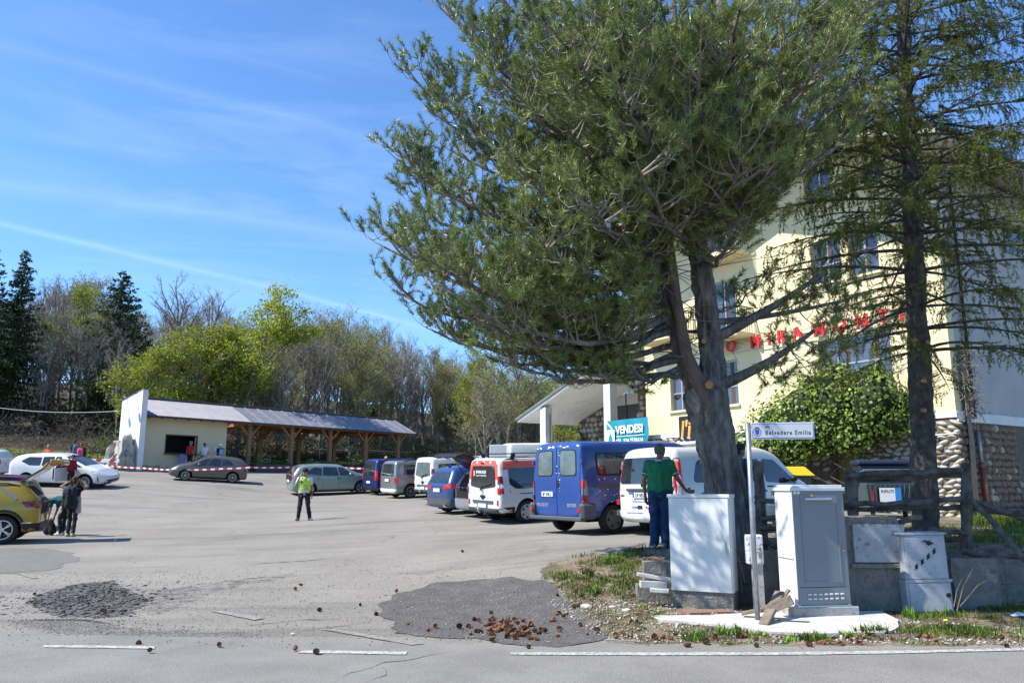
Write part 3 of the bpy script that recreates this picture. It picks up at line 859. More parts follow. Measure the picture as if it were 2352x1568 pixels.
 def wheel(self, ax, sgn, R, rim, spokes, rim_m):
  W = self.W
  tw = 0.21
  key = (round(R, 3), rim, spokes, rim_m)
  if key not in Car.cache:
   mb = MB()
   rr = R * 0.66
   mb.lathe([(rr, -tw / 2), (R - 0.03, -tw / 2), (R - 0.006, -tw / 2 + 0.03), (R, 0), (R - 0.006, tw / 2 - 0.03), (R - 0.03, tw / 2), (rr + 0.01, tw / 2), (rr - 0.005, tw / 2 - 0.03), (rr - 0.02, -tw / 2)], 28)
   ty = mb.mesh('wheel', M['rubber'], 'auto')
   mb = MB()
   zf = tw / 2 - 0.012
   if rim in ('alloy', 'multi'):
    mb.lathe([(rr + 0.004, zf - 0.02), (rr + 0.004, zf + 0.006), (rr - 0.018, zf + 0.006), (rr - 0.024, zf - 0.05)], 28)
    mb.lathe([(0.0, zf + 0.004), (R * 0.13, zf), (R * 0.15, zf - 0.06)], 12)
    for k in range(spokes):
     a = 2 * pi * k / spokes
     for da in ((-0.11, 0.11) if rim == 'alloy' else (0,)):
      w0 = R * 0.10 if rim == 'alloy' else R * 0.055
      p0 = Vector((cos(a + da * 0.4) * R * 0.10, sin(a + da * 0.4) * R * 0.10, zf - 0.012))
      p1 = Vector((cos(a + da) * (rr - 0.01), sin(a + da) * (rr - 0.01), zf - 0.008))
      mb.beam(p0, p1, w0 * 0.75, 0.022)
   elif rim == 'hubcap':
    mb.lathe([(0.0, zf + 0.02), (R * 0.2, zf + 0.015), (R * 0.5, zf + 0.006), (rr, zf - 0.004), (rr + 0.004, zf - 0.03)], 28)
    for k in range(spokes):
     a = 2 * pi * k / spokes
     Mx = Matrix.Rotation(a, 4, 'Z')
   else:
    mb.lathe([(0.0, zf + 0.012), (R * 0.2, zf + 0.01), (R * 0.24, zf - 0.02), (R * 0.5, zf - 0.012), (rr, zf - 0.004), (rr + 0.004, zf - 0.03)], 28)
   ri = mb.mesh('rim', M[rim_m], 'auto')
   holes = None
   mb = MB()
   if rim in ('hubcap', 'steel'):
    for k in range(spokes):
     a = 2 * pi * (k + 0.5) / spokes
     Mx = Matrix.Rotation(a, 4, 'Z') @ Matrix.Translation((R * 0.46, 0, zf + 0.002))
     s_ = R * (0.075 if rim == 'hubcap' else 0.06)
     mb.prism([(-s_, -s_ * 1.3), (s_, -s_ * 1.6), (s_, s_ * 1.6), (-s_, s_ * 1.3)], 0.0, 0.008, Mx)
    holes = mb.mesh('rim_hole', M['dark'])
   else:
    mb.lathe([(0.0, zf - 0.075), (rr - 0.02, zf - 0.07)], 20)
    holes = mb.mesh('brake_disc', M['black'])
   Car.cache[key] = (ty, ri, holes)
  ty, ri, holes = Car.cache[key]
  rx = radians(90) if sgn < 0 else radians(-90)
  o = link('wheel', ty, self.root, (ax, sgn * (W / 2 - tw / 2 - 0.025), R), (rx, 0, 0))
  r = link('rim', ri, o)
  tag(link('rim_hole' if rim in ('hubcap', 'steel') else 'brake_disc', holes, o), kind='stuff' if rim in ('hubcap', 'steel') else None)
 def hit(self, org, d, default=None):
  h = self.bvh.ray_cast(Vector(org), Vector(d))
  return h[0]
 def decal(self, side, poly, m, name, off=0.005, rnd=0.0, res=0.12, parent=None, back=0.02):
  """a panel, pane, lamp or trim piece that follows the body: side 'L','R' (x,z), 'B','F' (y,z), 'T' (x,y)"""
  if rnd: poly = rounded(poly, rnd)
  d = {'L': Vector((0, -1, 0)), 'R': Vector((0, 1, 0)), 'B': Vector((1, 0, 0)), 'F': Vector((-1, 0, 0)), 'T': Vector((0, 0, -1))}[side]
  bm = bmesh.new()
  vs = [bm.verts.new((a, b, 0)) for a, b in poly]
  f = bm.faces.new(vs)
  bmesh.ops.triangulate(bm, faces=[f])
  for _ in range(5):
   es = [e for e in bm.edges if e.calc_length() > res * 1.6]
   if not es: break
   bmesh.ops.subdivide_edges(bm, edges=es, cuts=1)
   bmesh.ops.triangulate(bm, faces=bm.faces)
  miss = []
  for v in bm.verts:
   a, b = v.co.x, v.co.y
   if side in 'LR': org = Vector((a, -d.y * 4, b))
   elif side in 'BF': org = Vector((-d.x * 10, a, b))
   else: org = Vector((a, b, 5))
   h = self.bvh.ray_cast(org, d)[0]
   if h is None: miss.append(v); continue
   v.co = h - d * off
  bmesh.ops.delete(bm, geom=miss, context='VERTS')
  ax = {'L': 1, 'R': 1, 'B': 0, 'F': 0, 'T': 2}[side]
  bad = [f for f in bm.faces if max(v.co[ax] for v in f.verts) - min(v.co[ax] for v in f.verts) > (0.16 if side in 'LR' else 0.5)]
  bmesh.ops.delete(bm, geom=bad, context='FACES')
  if not bm.faces:
   bm.free(); return None
  r = bmesh.ops.extrude_face_region(bm, geom=list(bm.faces))
  top = set(e for e in r['geom'] if isinstance(e, bmesh.types.BMVert))
  for v in top: v.co += d * (off + back)
  bmesh.ops.recalc_face_normals(bm, faces=bm.faces)
  me = bpy.data.meshes.new(name); bm.to_mesh(me); bm.free()
  me.materials.append(m)
  me.polygons.foreach_set('use_smooth', [True] * len(me.polygons))
  me.set_sharp_from_angle(angle=radians(40))
  return link(name, me, parent or self.root)
 def both(self, poly, m, name, **k):
  self.decal('L', poly, m, name, **k); self.decal('R', poly, m, name, **k)
 def rearpair(self, poly, m, name, **k):
  self.decal('B', poly, m, name, **k)
  self.decal('B', [(-a, b) for a, b in poly][::-1], m, name, **k)
 def rx(self, y, z):
  h = self.bvh.ray_cast(Vector((-5, y, z)), Vector((1, 0, 0)))[0]
  return h.x if h else 0.0
 def sy(self, x, z, s=-1):
  h = self.bvh.ray_cast(Vector((x, 5 * s, z)), Vector((0, -s, 0)))[0]
  return h.y if h else s * self.W / 2
 def plate(self, y, z, txt=None, side='B', w=0.52, h=0.115):
  mb = MB()
  x = self.rx(y, z) - 0.02 if side == 'B' else None
  mb.box((x - 0.012, y - w / 2, z - h / 2), (x, y + w / 2, z + h / 2))
  p = mb.build('number_plate', M['plate'], self.root)
  for s_ in (-1, 1):
   mb = MB()
   mb.box((x - 0.015, min(s_ * (w / 2 - 0.045), s_ * w / 2) + y, z - h / 2), (x - 0.0125, max(s_ * (w / 2 - 0.045), s_ * w / 2) + y, z + h / 2))
   mb.build('plate_band', M['plate_blue'], p)
  if txt:
   text(txt, h * 1.05, M['ink'], p, (x - 0.017, y, z - h * 0.36), (0, -1, 0), (0, 0, 1), 0.001, 'plate_number', 'CENTER', 0.0, 0.72)
  return p
 def mirror(self, x, z, m, sides=(-1, 1)):
  for s_ in sides:
   y = self.sy(x, z, s_)
   mb = MB()
   mb.ball((x - 0.02, y + s_ * 0.16, z + 0.05), (0.09, 0.10, 0.08), 10, 6)
   mb.beam((x, y - s_ * 0.02, z), (x - 0.02, y + s_ * 0.12, z + 0.03), 0.06, 0.05)
   mb.build('wing_mirror', m, self.root, smooth=True)
 def handle(self, x, z, s_=-1, m=None, w=0.2):
  y = self.sy(x, z, s_)
  mb = MB()
  mb.beam((x - w / 2, y + s_ * 0.018, z), (x + w / 2, y + s_ * 0.018, z), 0.024, 0.03)
  mb.build('door_handle', m or M['black'], self.root, bevel=0.006)
 def rails(self, x0, x1, m, yk=0.38, bars=()):
  for s_ in (-1, 1):
   pts = []
   for k in range(7):
    x = lerp(x0, x1, k / 6)
    y = s_ * self.W * yk
    h = self.bvh.ray_cast(Vector((x, y, 5)), Vector((0, 0, -1)))[0]
    pts.append((x, y, (h.z if h else self.H) + (0.045 if 0 < k < 6 else 0.0)))
   mb = MB(); mb.tube(pts, 0.018, 6); mb.build('roof_rail', m, self.root, smooth=True)
  for bx in bars:
   pts = []
   mb = MB()
   z = self.H + 0.10
   mb.beam((bx, -self.W * 0.46, z), (bx, self.W * 0.46, z), 0.07, 0.035)
   for s_ in (-1, 1):
    mb.beam((bx, s_ * self.W * 0.40, self.H - 0.06), (bx, s_ * self.W * 0.43, z), 0.12, 0.05)
   mb.build('roof_bar', m, self.root)
 def place(self, x, y, head, scale=1.0, dz=0.0):
  """head: degrees clockwise from +Y that the nose points; x, y: middle of the rear end"""
  a = radians(head)
  f = Vector((sin(a), cos(a))); l = Vector((-cos(a), sin(a)))
  self.root.scale = (scale,) * 3
  L, W = self.L * scale, self.W * scale
  def g(u, v): return tz(x + f.x * u + l.x * v, y + f.y * u + l.y * v)
  zr = (g(0.8, W / 2) + g(0.8, -W / 2)) / 2; zf = (g(L - 0.9, W / 2) + g(L - 0.9, -W / 2)) / 2
  zl = (g(0.8, W / 2) + g(L - 0.9, W / 2)) / 2; zrr = (g(0.8, -W / 2) + g(L - 0.9, -W / 2)) / 2
  pitch = atan2(zf - zr, L - 1.7); roll = atan2(zl - zrr, W)
  self.root.location = (x, y, zr - 0.8 * (zf - zr) / (L - 1.7) + dz)
  self.root.rotation_mode = 'XYZ'
  self.root.rotation_euler = (roll, -pitch, radians(90) - a)
Car.cache = {}
HEAD = 55.7
# --- blue panel van, the old one with two rear doors
pb = mat('chipped_blue_van_paint', (0.016, 0.050, 0.21), (0.020, 0.060, 0.24), 1.5, 0.38, spec=0.5, coat=0.4, c3=(0.5, 0.52, 0.58), s3=4.2, a3=0.0)
c = Car('parked_van', 'old blue van with chipped paint and two rear doors', 'van', 4.70, 2.02, 2.14,
  [(0, 2.07), (0.1, 2.12), (3.2, 2.14), (3.6, 2.02), (4.0, 1.55), (4.15, 1.25), (4.55, 1.05), (4.70, 0.8)],
  [(0, 1.28), (3.4, 1.28), (4.0, 1.15), (4.7, 0.72)], pb, rear_r=0.05, roof_w=0.88, hatch=0.035, zb=0.34, axles=(0.86, 3.75), R=0.335, rim='steel', spokes=5, rim_m='rim_dirty')
for s_ in (-1, 1):
 poly = [(0.015 * s_, 0.42), (0.86 * s_, 0.42), (0.86 * s_, 1.98), (0.78 * s_, 2.04), (0.015 * s_, 2.05)]
 if s_ < 0: poly = poly[::-1]
 dr = c.decal('B', poly, pb, 'rear_door', off=0.012, rnd=0.03)
 poly = [(0.13 * s_, 1.33), (0.75 * s_, 1.33), (0.73 * s_, 1.93), (0.13 * s_, 1.95)]
 if s_ < 0: poly = poly[::-1]
 c.decal('B', poly, M['black'], 'window_seal', off=0.018, rnd=0.10, parent=dr)
 poly = [(0.155 * s_, 1.355), (0.725 * s_, 1.355), (0.705 * s_, 1.905), (0.155 * s_, 1.925)]
 if s_ < 0: poly = poly[::-1]
 c.decal('B', poly, M['glass_milky'], 'window_pane', off=0.023, rnd=0.09, parent=dr)
 mb = MB()
 for z in (0.86, 1.66):
  y = 0.89 * s_; x = c.rx(0.84 * s_, z)
  mb.box((x - 0.045, min(y, y + 0.07 * s_), z - 0.045), (x + 0.01, max(y, y + 0.07 * s_), z + 0.045))
 mb.build('door_hinge', pb, c.root, bevel=0.008)
 for z0, z1, m_ in ((1.06, 1.24, 'red_lamp'), (0.90, 1.055, 'smoke_lamp'), (0.74, 0.895, 'red_lamp')):
  poly = [(0.905 * s_, z0), (1.005 * s_, z0), (1.005 * s_, z1), (0.905 * s_, z1)]
  if s_ < 0: poly = poly[::-1]
  c.decal('B', poly, M[m_], 'tail_light', off=0.022, res=0.06)
  c.decal('L' if s_ > 0 else 'R', [(0.02, z0), (0.10, z0), (0.10, z1), (0.02, z1)], M[m_], 'tail_light', off=0.012)
 mb = MB()
 y0, y1 = (0.72, 1.04) if s_ > 0 else (-1.04, -0.72)
 mb.box((-0.10, y0 + (0.13 if s_ > 0 else 0), 0.36), (0.34, y1 - (0 if s_ > 0 else 0.13), 0.72))
 mb.build('bumper_corner', M['plastic_grey'], c.root, bevel=0.05)
 mb = MB(); mb.box((-0.115, 0.90 * s_ - 0.045, 0.53), (-0.10, 0.90 * s_ + 0.045, 0.61)); mb.build('reflector', M['red_lamp'], c.root)
mb = MB(); mb.box((-0.12, -0.98, 0.33), (0.05, 0.98, 0.42)); mb.build('rear_step', M['plastic_grey'], c.root, bevel=0.02)
c.plate(0.36, 0.92, 'BP 244LG')
mb = MB(); mb.box((c.rx(-0.06, 1.15) - 0.03, -0.10, 1.07), (c.rx(-0.06, 1.15), -0.01, 1.24)); mb.build('door_handle', M['black'], c.root, bevel=0.01)
text('PEUGEOT', 0.105, M['hubcap'], c.root, (c.rx(0.5, 0.66) - 0.014, 0.80, 0.635), (0, -1, 0), (0, 0, 1), 0.003, 'badge', bold=0.001)
text('BOXER', 0.105, M['hubcap'], c.root, (c.rx(-0.5, 0.66) - 0.014, -0.38, 0.635), (0, -1, 0), (0, 0, 1), 0.003, 'badge', bold=0.001)
for x0, x1 in ((0.42, 1.75), (1.95, 3.1)):
 c.both([(x0, 1.32), (x1, 1.32), (x1, 1.86), (x0, 1.86)], M['black'], 'window_seal', rnd=0.09, off=0.006)
 c.both([(x0 + 0.05, 1.37), (x1 - 0.05, 1.37), (x1 - 0.05, 1.82), (x0 + 0.05, 1.82)], M['glass_car'], 'side_window', rnd=0.08, off=0.011)
c.both([(3.15, 1.30), (3.95, 1.30), (3.6, 1.80), (3.15, 1.84)], M['glass_car'], 'side_window', rnd=0.05)
c.both([(0.3, 1.06), (3.6, 1.06), (3.6, 1.14), (0.3, 1.14)], M['plastic_grey'], 'rub_strip', off=0.02)
for xg_ in (1.85, 3.12): c.both([(xg_ - 0.006, 0.4), (xg_ + 0.006, 0.4), (xg_ + 0.006, 2.0), (xg_ - 0.006, 2.0)], M['ink_blue'], 'panel_gap', off=0.002)
nx = c.sy(1.45, 1.5) - 0.014
mb = MB(); Mx = Matrix.Translation((1.4, nx, 1.5)) @ Matrix.Rotation(radians(8), 4, 'Y'); mb.box((-0.25, -0.003, -0.13), (0.25, 0, 0.11), Mx)
nt_ = mb.build('paper_note', M['white'], c.root)
text('DAI IL MEGLIO', 0.065, M['ink'], nt_, (1.17, nx - 0.005, 1.515), (1, 0, -0.14), (0.14, 0, 1), 0.001, 'handwriting', bold=0.001)
text('DI TE STESSO!', 0.065, M['ink'], nt_, (1.20, nx - 0.005, 1.43), (1, 0, -0.14), (0.14, 0, 1), 0.001, 'handwriting', bold=0.001)
mb = MB(); rr_ = random.Random(5)
for k in range(46):   # bare flakes where the blue paint has peeled
 if k < 22:
  x = rr_.uniform(0.35, 1.3); z = rr_.gauss(0.92, 0.10) if k % 3 else rr_.uniform(1.15, 1.28)
  y = c.sy(x, z)
  r_ = rr_.uniform(0.008, 0.022)
  mb.add([(x + r_ * cos(a) * rr_.uniform(.5, 1.5), y - 0.003, z + r_ * sin(a) * rr_.uniform(.4, 1.2)) for a in (0, 1.2, 2.5, 3.8, 5)], [(0, 1, 2, 3, 4)])
 else:
  y = rr_.uniform(-0.8, 0.8); z = rr_.uniform(1.99, 2.03) if k > 32 else rr_.uniform(0.95, 1.9)
  if k <= 32: y = rr_.gauss(-0.05, 0.07)
  x = c.rx(y, z) - (0.016)
  r_ = rr_.uniform(0.008, 0.03) * (2.6 if k > 32 else 1)
  mb.add([(x, y + r_ * cos(a) * rr_.uniform(.5, 1.5), z + 0.5 * r_ * sin(a) * rr_.uniform(.4, 1.2)) for a in (0, 1.2, 2.5, 3.8, 5)], [(0, 1, 2, 3, 4)])
o = mb.build('paint_flakes', M['white'], c.root); o['kind'] = 'stuff'
c.mirror(3.85, 1.3, M['black'])
c.place(1.08, 18.75, HEAD)
# --- white people carrier behind the green shirted man
pw = car_paint('white_van_paint', (0.62, 0.635, 0.65), (0.57, 0.585, 0.60), 0.0, 0.3)
c = Car('parked_van', 'white van with sponsor lettering behind the man in the green shirt', 'van', 4.78, 1.92, 1.90,
  [(0, 1.80), (0.15, 1.88), (3.0, 1.90), (3.45, 1.80), (4.1, 1.22), (4.45, 1.08), (4.78, 0.75)],
  [(0, 1.16), (3.3, 1.12), (4.1, 1.02), (4.78, 0.7)], pw, rear_r=0.16, roof_w=0.84, hatch=0.10, zb=0.27, axles=(0.92, 3.95), R=0.325, rim='hubcap', spokes=6, rim_m='hubcap')
c.decal('B', [(-0.80, 1.12), (0.80, 1.12), (0.72, 1.68), (-0.72, 1.68)], M['glass_car'], 'rear_window', rnd=0.07, off=0.012)
for s_ in (-1, 1):
 sd_ = 'L' if s_ > 0 else 'R'
 poly = [(0.83 * s_, 0.98), (0.95 * s_, 0.98), (0.92 * s_, 1.60), (0.80 * s_, 1.66)]
 if s_ < 0: poly = poly[::-1]
 c.decal('B', poly, M['red_lamp'], 'tail_light', off=0.014, rnd=0.02, res=0.08)
 c.decal(sd_, [(0.03, 0.84), (0.13, 0.84), (0.20, 1.2), (0.24, 1.64), (0.10, 1.64), (0.03, 1.2)], M['red_lamp'], 'tail_light', off=0.010, rnd=0.03)
 c.decal(sd_, [(0.075, 1.36), (0.14, 1.36), (0.16, 1.56), (0.11, 1.58)], M['orange_lamp'], 'indicator', off=0.015, rnd=0.02)
 c.decal(sd_, [(0.05, 0.88), (0.12, 0.88), (0.14, 1.04), (0.07, 1.06)], M['clear_lamp'], 'reversing_light', off=0.015, rnd=0.02)
 mb = MB(); mb.box((-0.012, 0.90 * s_ - 0.035, 0.66), (0.0 + 0.05, 0.90 * s_ + 0.035, 0.78)); mb.build('reflector', M['red_lamp'], c.root)
 mb = MB(); mb.box((-0.012, 0.91 * s_ - 0.035, 0.42), (0.0 + 0.05, 0.91 * s_ + 0.035, 0.54)); mb.build('bumper_insert', M['plastic_grey'], c.root)
 c.decal(sd_, [(0.10, 0.30), (0.48, 0.30), (0.48, 0.60), (0.10, 0.58)], pw, 'bumper', off=0.02, rnd=0.03)
c.decal('B', [(-0.86, 0.30), (0.86, 0.30), (0.88, 0.54), (-0.88, 0.54)], pw, 'bumper', off=0.045, rnd=0.03)
mb = MB(); x = c.rx(0, 0.98); mb.beam((x - 0.03, 0.56, 0.985), (x - 0.03, -0.56, 0.985), 0.07, 0.06); mb.build('tailgate_trim', M['plastic_grey'], c.root, bevel=0.015)
c.plate(0.12, 0.87, 'DP 085RS')
x = c.rx(0, 0.6) - 0.006
text('VITO', 0.05, M['ink'], c.root, (c.rx(0.75, 0.86) - 0.006, 0.80, 0.84), (0, -1, 0), (0, 0, 1), 0.002, 'badge', bold=0.002)
text('POLISPORTIVA LIMA', 0.045, M['ink_green'], c.root, (c.rx(0.3, 0.72) - 0.005, 0.42, 0.715), (0, -1, 0), (0, 0, 1), 0.001, 'sponsor_line')
text('CTO', 0.075, M['ink_blue'], c.root, (c.rx(0.3, 0.6) - 0.006, 0.44, 0.575), (0, -1, 0), (0, 0, 1), 0.001, 'sponsor_line', bold=0.003, sx=1.4)
text('Pool', 0.10, M['ink_red'], c.root, (c.rx(0, 0.6) - 0.006, 0.02, 0.57), (0, -1, 0), (0, 0, 1), 0.001, 'sponsor_line', bold=0.002)
text('LEGA ATLETICA INTERPROV', 0.04, M['ink_blue'], c.root, (c.rx(0.3, 0.5) - 0.05, 0.56, 0.475), (0, -1, 0), (0, 0, 1), 0.001, 'sponsor_line')
mb = MB(); mb.box((c.rx(0.18, 0.60) - 0.02, 0.12, 0.575), (c.rx(0.18, 0.60), 0.26, 0.65)); mb.build('tailgate_handle', M['ink'], c.root, bevel=0.01)
for x0, x1, x2, x3 in ((0.50, 1.55, 1.55, 0.72), (1.70, 2.75, 2.75, 1.70)):
 c.both([(x0, 1.12), (x1, 1.12), (x2, 1.62), (x3, 1.60)], M['glass_car'], 'side_window', rnd=0.12 if x0 < 1 else 0.05, off=0.008)
c.both([(2.88, 1.10), (4.02, 1.04), (3.72, 1.30), (3.3, 1.60), (2.88, 1.63)], M['glass_car'], 'door_window', rnd=0.06, off=0.008)
for xg_ in (1.62, 2.82): c.both([(xg_ - 0.005, 0.36), (xg_ + 0.005, 0.36), (xg_ + 0.005, 1.08), (xg_ - 0.005, 1.08)], M['black'], 'panel_gap', off=0.002)
c.both([(1.4, 0.62), (3.5, 0.62), (3.5, 0.68), (1.4, 0.68)], M['black'], 'rub_strip', off=0.012)
c.decal('T', [(3.5, -0.62), (4.15, -0.76), (4.15, 0.76), (3.5, 0.62)], M['glass_car'], 'windscreen', off=0.006)
yy = lambda x_, z_: c.sy(x_, z_) - 0.006
text('ASD', 0.20, M['ink_green'], c.root, (1.00, yy(1.3, 0.82), 0.80), (1, 0, 0), (0, 0, 1), 0.002, 'sponsor_line', bold=0.006)
text('CTO', 0.11, M['ink_blue'], c.root, (0.70, yy(0.9, 0.82), 0.83), (1, 0, 0), (0, 0, 1), 0.002, 'sponsor_line', bold=0.006)
c.decal('R', [(0.85, 1.01), (1.75, 1.01), (1.75, 1.03), (0.85, 1.03)], M['ink'], 'stripe', off=0.004)
text('arma', 0.13, M['ink_blue'], c.root, (2.28, yy(2.6, 0.75), 0.74), (1, 0, 0), (0, 0, 1), 0.002, 'sponsor_line')
text('TRASPORTI', 0.14, M['ink'], c.root, (2.98, yy(3.2, 0.78), 0.79), (1, 0, 0), (0, 0, 1), 0.002, 'sponsor_line', bold=0.003, shear=0.3, sx=0.9)
c.handle(3.0, 1.0); c.mirror(3.72, 1.12, M['black'])
mb = MB()
xw = c.rx(-0.2, 1.15)
mb.beam((xw - 0.03, 0.05, 1.12), (xw - 0.05, -0.55, 1.22), 0.03, 0.03); mb.ball((xw - 0.04, 0.04, 1.09), (0.04, 0.06, 0.06), 8, 5)
mb.build('rear_wiper', M['black'], c.root)
c.place(2.92, 17.35, HEAD)
# --- white vans with high roofs of the same make, one with orange top
def trafic(label, orange, x, y, scale=1.0, sign=False, open_side=False):
 c = Car('parked_van', label, 'van', 4.85, 1.95, 1.95,
   [(0, 1.86), (0.1, 1.92), (2.9, 1.95), (3.4, 1.85), (4.1, 1.30), (4.5, 1.12), (4.85, 0.75)],
   [(0, 1.14), (3.3, 1.12), (4.1, 1.05), (4.85, 0.7)], pw, rear_r=0.12, roof_w=0.86, hatch=0.06, zb=0.30, axles=(0.95, 4.0), R=0.335, rim='hubcap', spokes=6, rim_m='hubcap')
 if orange:
  po = car_paint('orange_van_roof_band', (0.70, 0.075, 0.02), None, 0.0)
  c.both([(0.10, 1.58), (3.3, 1.62), (3.2, 1.86), (0.12, 1.84)], po, 'painted_band', off=0.004)
  c.decal('B', [(-0.80, 1.30), (-0.70, 1.30), (-0.66, 1.66), (0.66, 1.66), (0.70, 1.30), (0.80, 1.30), (0.74, 1.86), (-0.74, 1.86)], po, 'painted_band', off=0.006)
 c.decal('B', [(-0.70, 1.10), (0.0, 1.02), (0.70, 1.10), (0.62, 1.70), (-0.62, 1.70)], M['glass_car'] if orange else M['glass_milky'], 'rear_window', rnd=0.07, off=0.014)
 for s_ in (-1, 1):
  sd_ = 'L' if s_ > 0 else 'R'
  for (z0, z1, m_) in ((0.88, 1.06, 'red_lamp'), (1.06, 1.16, 'clear_lamp'), (1.16, 1.40, 'dark_red_lamp')):
   poly = [(0.81 * s_, z0), (0.96 * s_, z0), (0.95 * s_, z1), (0.81 * s_, z1)]
   if s_ < 0: poly = poly[::-1]
   c.decal('B', poly, M[m_], 'tail_light', off=0.022, res=0.06)
   c.decal(sd_, [(0.03, z0), (0.13, z0), (0.13, z1), (0.03, z1)], M[m_], 'tail_light', off=0.010)
  poly = [(0.76 * s_, 0.55), (0.83 * s_, 0.55), (0.83 * s_, 0.70), (0.76 * s_, 0.70)]
  if s_ < 0: poly = poly[::-1]
  c.decal('B', poly, M['red_lamp'], 'reflector', off=0.016)
 c.both([(0.1, 0.31), (4.5, 0.31), (4.5, 0.50), (0.1, 0.50)], M['black'], 'lower_trim', off=0.008)
 c.decal('B', [(-0.92, 0.31), (0.92, 0.31), (0.94, 0.46), (-0.94, 0.46)], M['plastic_grey'], 'bumper', off=0.06, rnd=0.03)
 c.decal('B', [(-0.56, 0.60), (0.56, 0.60), (0.56, 0.68), (-0.56, 0.68)], M['plastic_grey'], 'tailgate_trim', off=0.03, rnd=0.02)
 c.plate(0.02, 0.53, None)
 mb = MB(); x_ = c.rx(0, 0.78)
 mb.ball((x_ - 0.02, 0.0, 0.80), (0.03, 0.15, 0.05), 10, 6); mb.beam((x_ - 0.02, 0, 0.80), (x_ - 0.02, 0, 0.71), 0.06, 0.03)
 mb.build('tailgate_handle', M['black'], c.root, smooth=True)
 mb = MB(); x_ = c.rx(0, 0.96)
 mb.add([(x_ - 0.02, 0.0, 1.04), (x_ - 0.02, 0.045, 0.95), (x_ - 0.02, 0, 0.86), (x_ - 0.02, -0.045, 0.95), (x_ - 0.02, 0.0, 1.0), (x_ - 0.02, 0.022, 0.95), (x_ - 0.02, 0, 0.90), (x_ - 0.02, -0.022, 0.95)],
           [(0, 1, 5, 4), (1, 2, 6, 5), (2, 3, 7, 6), (3, 0, 4, 7)])
 mb.build('badge', M['chrome'], c.root)
 mb = MB(); mb.beam((c.rx(0, 1.1) - 0.035, 0.02, 1.07), (c.rx(-0.5, 1.2) - 0.04, -0.50, 1.17), 0.025, 0.02); mb.beam((c.rx(0, 1.05) - 0.03, 0.02, 1.07), (c.rx(0.1, 1) - 0.03, 0.12, 0.98), 0.03, 0.03); mb.build('rear_wiper', M['black'], c.root)
 mb = MB(); mb.tube([(0.0, 0.05, 0.34), (-0.12, 0.05, 0.33), (-0.16, 0.05, 0.40)], 0.022, 6); mb.ball((-0.16, 0.05, 0.43), 0.03, 8, 5); mb.build('tow_ball', M['chrome'], c.root, smooth=True)
 c.both([(0.34, 1.16), (0.55, 1.02), (1.72, 1.02), (1.72, 1.64), (0.34, 1.62)], M['glass_car'], 'side_window', rnd=0.08, off=0.010)
 c.both([(1.82, 1.02), (2.9, 1.02), (2.9, 1.66), (1.82, 1.65)], M['glass_car'], 'side_window', rnd=0.06, off=0.010)
 c.both([(3.0, 1.04), (4.0, 1.02), (3.3, 1.62), (3.0, 1.64)], M['glass_car'], 'door_window', rnd=0.05, off=0.010)
 for xg_ in (1.77, 2.95): c.both([(xg_ - 0.006, 0.5), (xg_ + 0.006, 0.5), (xg_ + 0.006, 1.0), (xg_ - 0.006, 1.0)], M['black'], 'panel_gap', off=0.002)
 c.both([(0.7, 0.86), (2.9, 0.86), (2.9, 0.885), (0.7, 0.885)], M['black'], 'sliding_rail', off=0.004)
 c.rails(0.3, 2.6, M['black'], 0.39, bars=(0.55, 1.7) if orange else (0.8, 2.0))
 c.mirror(3.85, 1.15, M['black'])
 if sign:
  xg = c.rx(0, 1.5) - 0.012
  pos = [c.rx(0, 1.45), c.rx(0, 1.58)]
  sl = (pos[1] - pos[0]) / 0.13
  up = (sl, 0, 1)
  mb = MB()
  xg = c.rx(0.48, 1.46)
  mb.add([(xg - 0.012 - 0.10 * sl, 0.56, 1.38), (xg - 0.012 - 0.10 * sl, 0.42, 1.38), (xg - 0.012 + 0.10 * sl, 0.42, 1.58), (xg - 0.012 + 0.10 * sl, 0.56, 1.58)], [(0, 1, 2, 3)])
  lo = mb.build('logo_square', M['ink_red'], c.root); lo.data.materials[0] = mat('orange_red_logo', (0.72, 0.08, 0.03))
  text('S', 0.16, M['white'], lo, (xg - 0.018, 0.53, 1.42), (0, -1, 0), up, 0.001, 'logo_mark', bold=0.002)
  text('SPARKASSE', 0.125, M['white'], c.root, (xg - 0.016, 0.405, 1.475), (0, -1, 0), up, 0.001, 'window_sticker', bold=0.0015, sx=0.93)
  text('CASSA DI RISPARMIO', 0.062, M['white'], c.root, (xg - 0.022, 0.405, 1.39), (0, -1, 0), up, 0.001, 'window_sticker', bold=0.0, sx=1.02)
  mb = MB(); x_ = c.rx(0.08, 1.78) - 0.03; mb.box((x_, -0.02, 1.755), (x_ + 0.03, 0.14, 1.81)); mb.build('brake_light', M['dark_red_lamp'], c.root)
  text('MOTUS HYUNDAI', 0.11, M['white'], c.root, (0.75, c.sy(1.0, 1.1) - 0.014, 1.08), (1, 0, 0), (0, 0, 1), 0.001, 'window_sticker').data.materials[0] = M['smoke_lamp']
 c.place(x, y, HEAD, scale)
 return c
trafic('white van with orange band round its roof and lettering on the rear window', True, -0.83, 23.4, 0.97, sign=True)
trafic('plain white van with roof bars behind the blue compact car', False, -4.12, 36.9, 1.0)
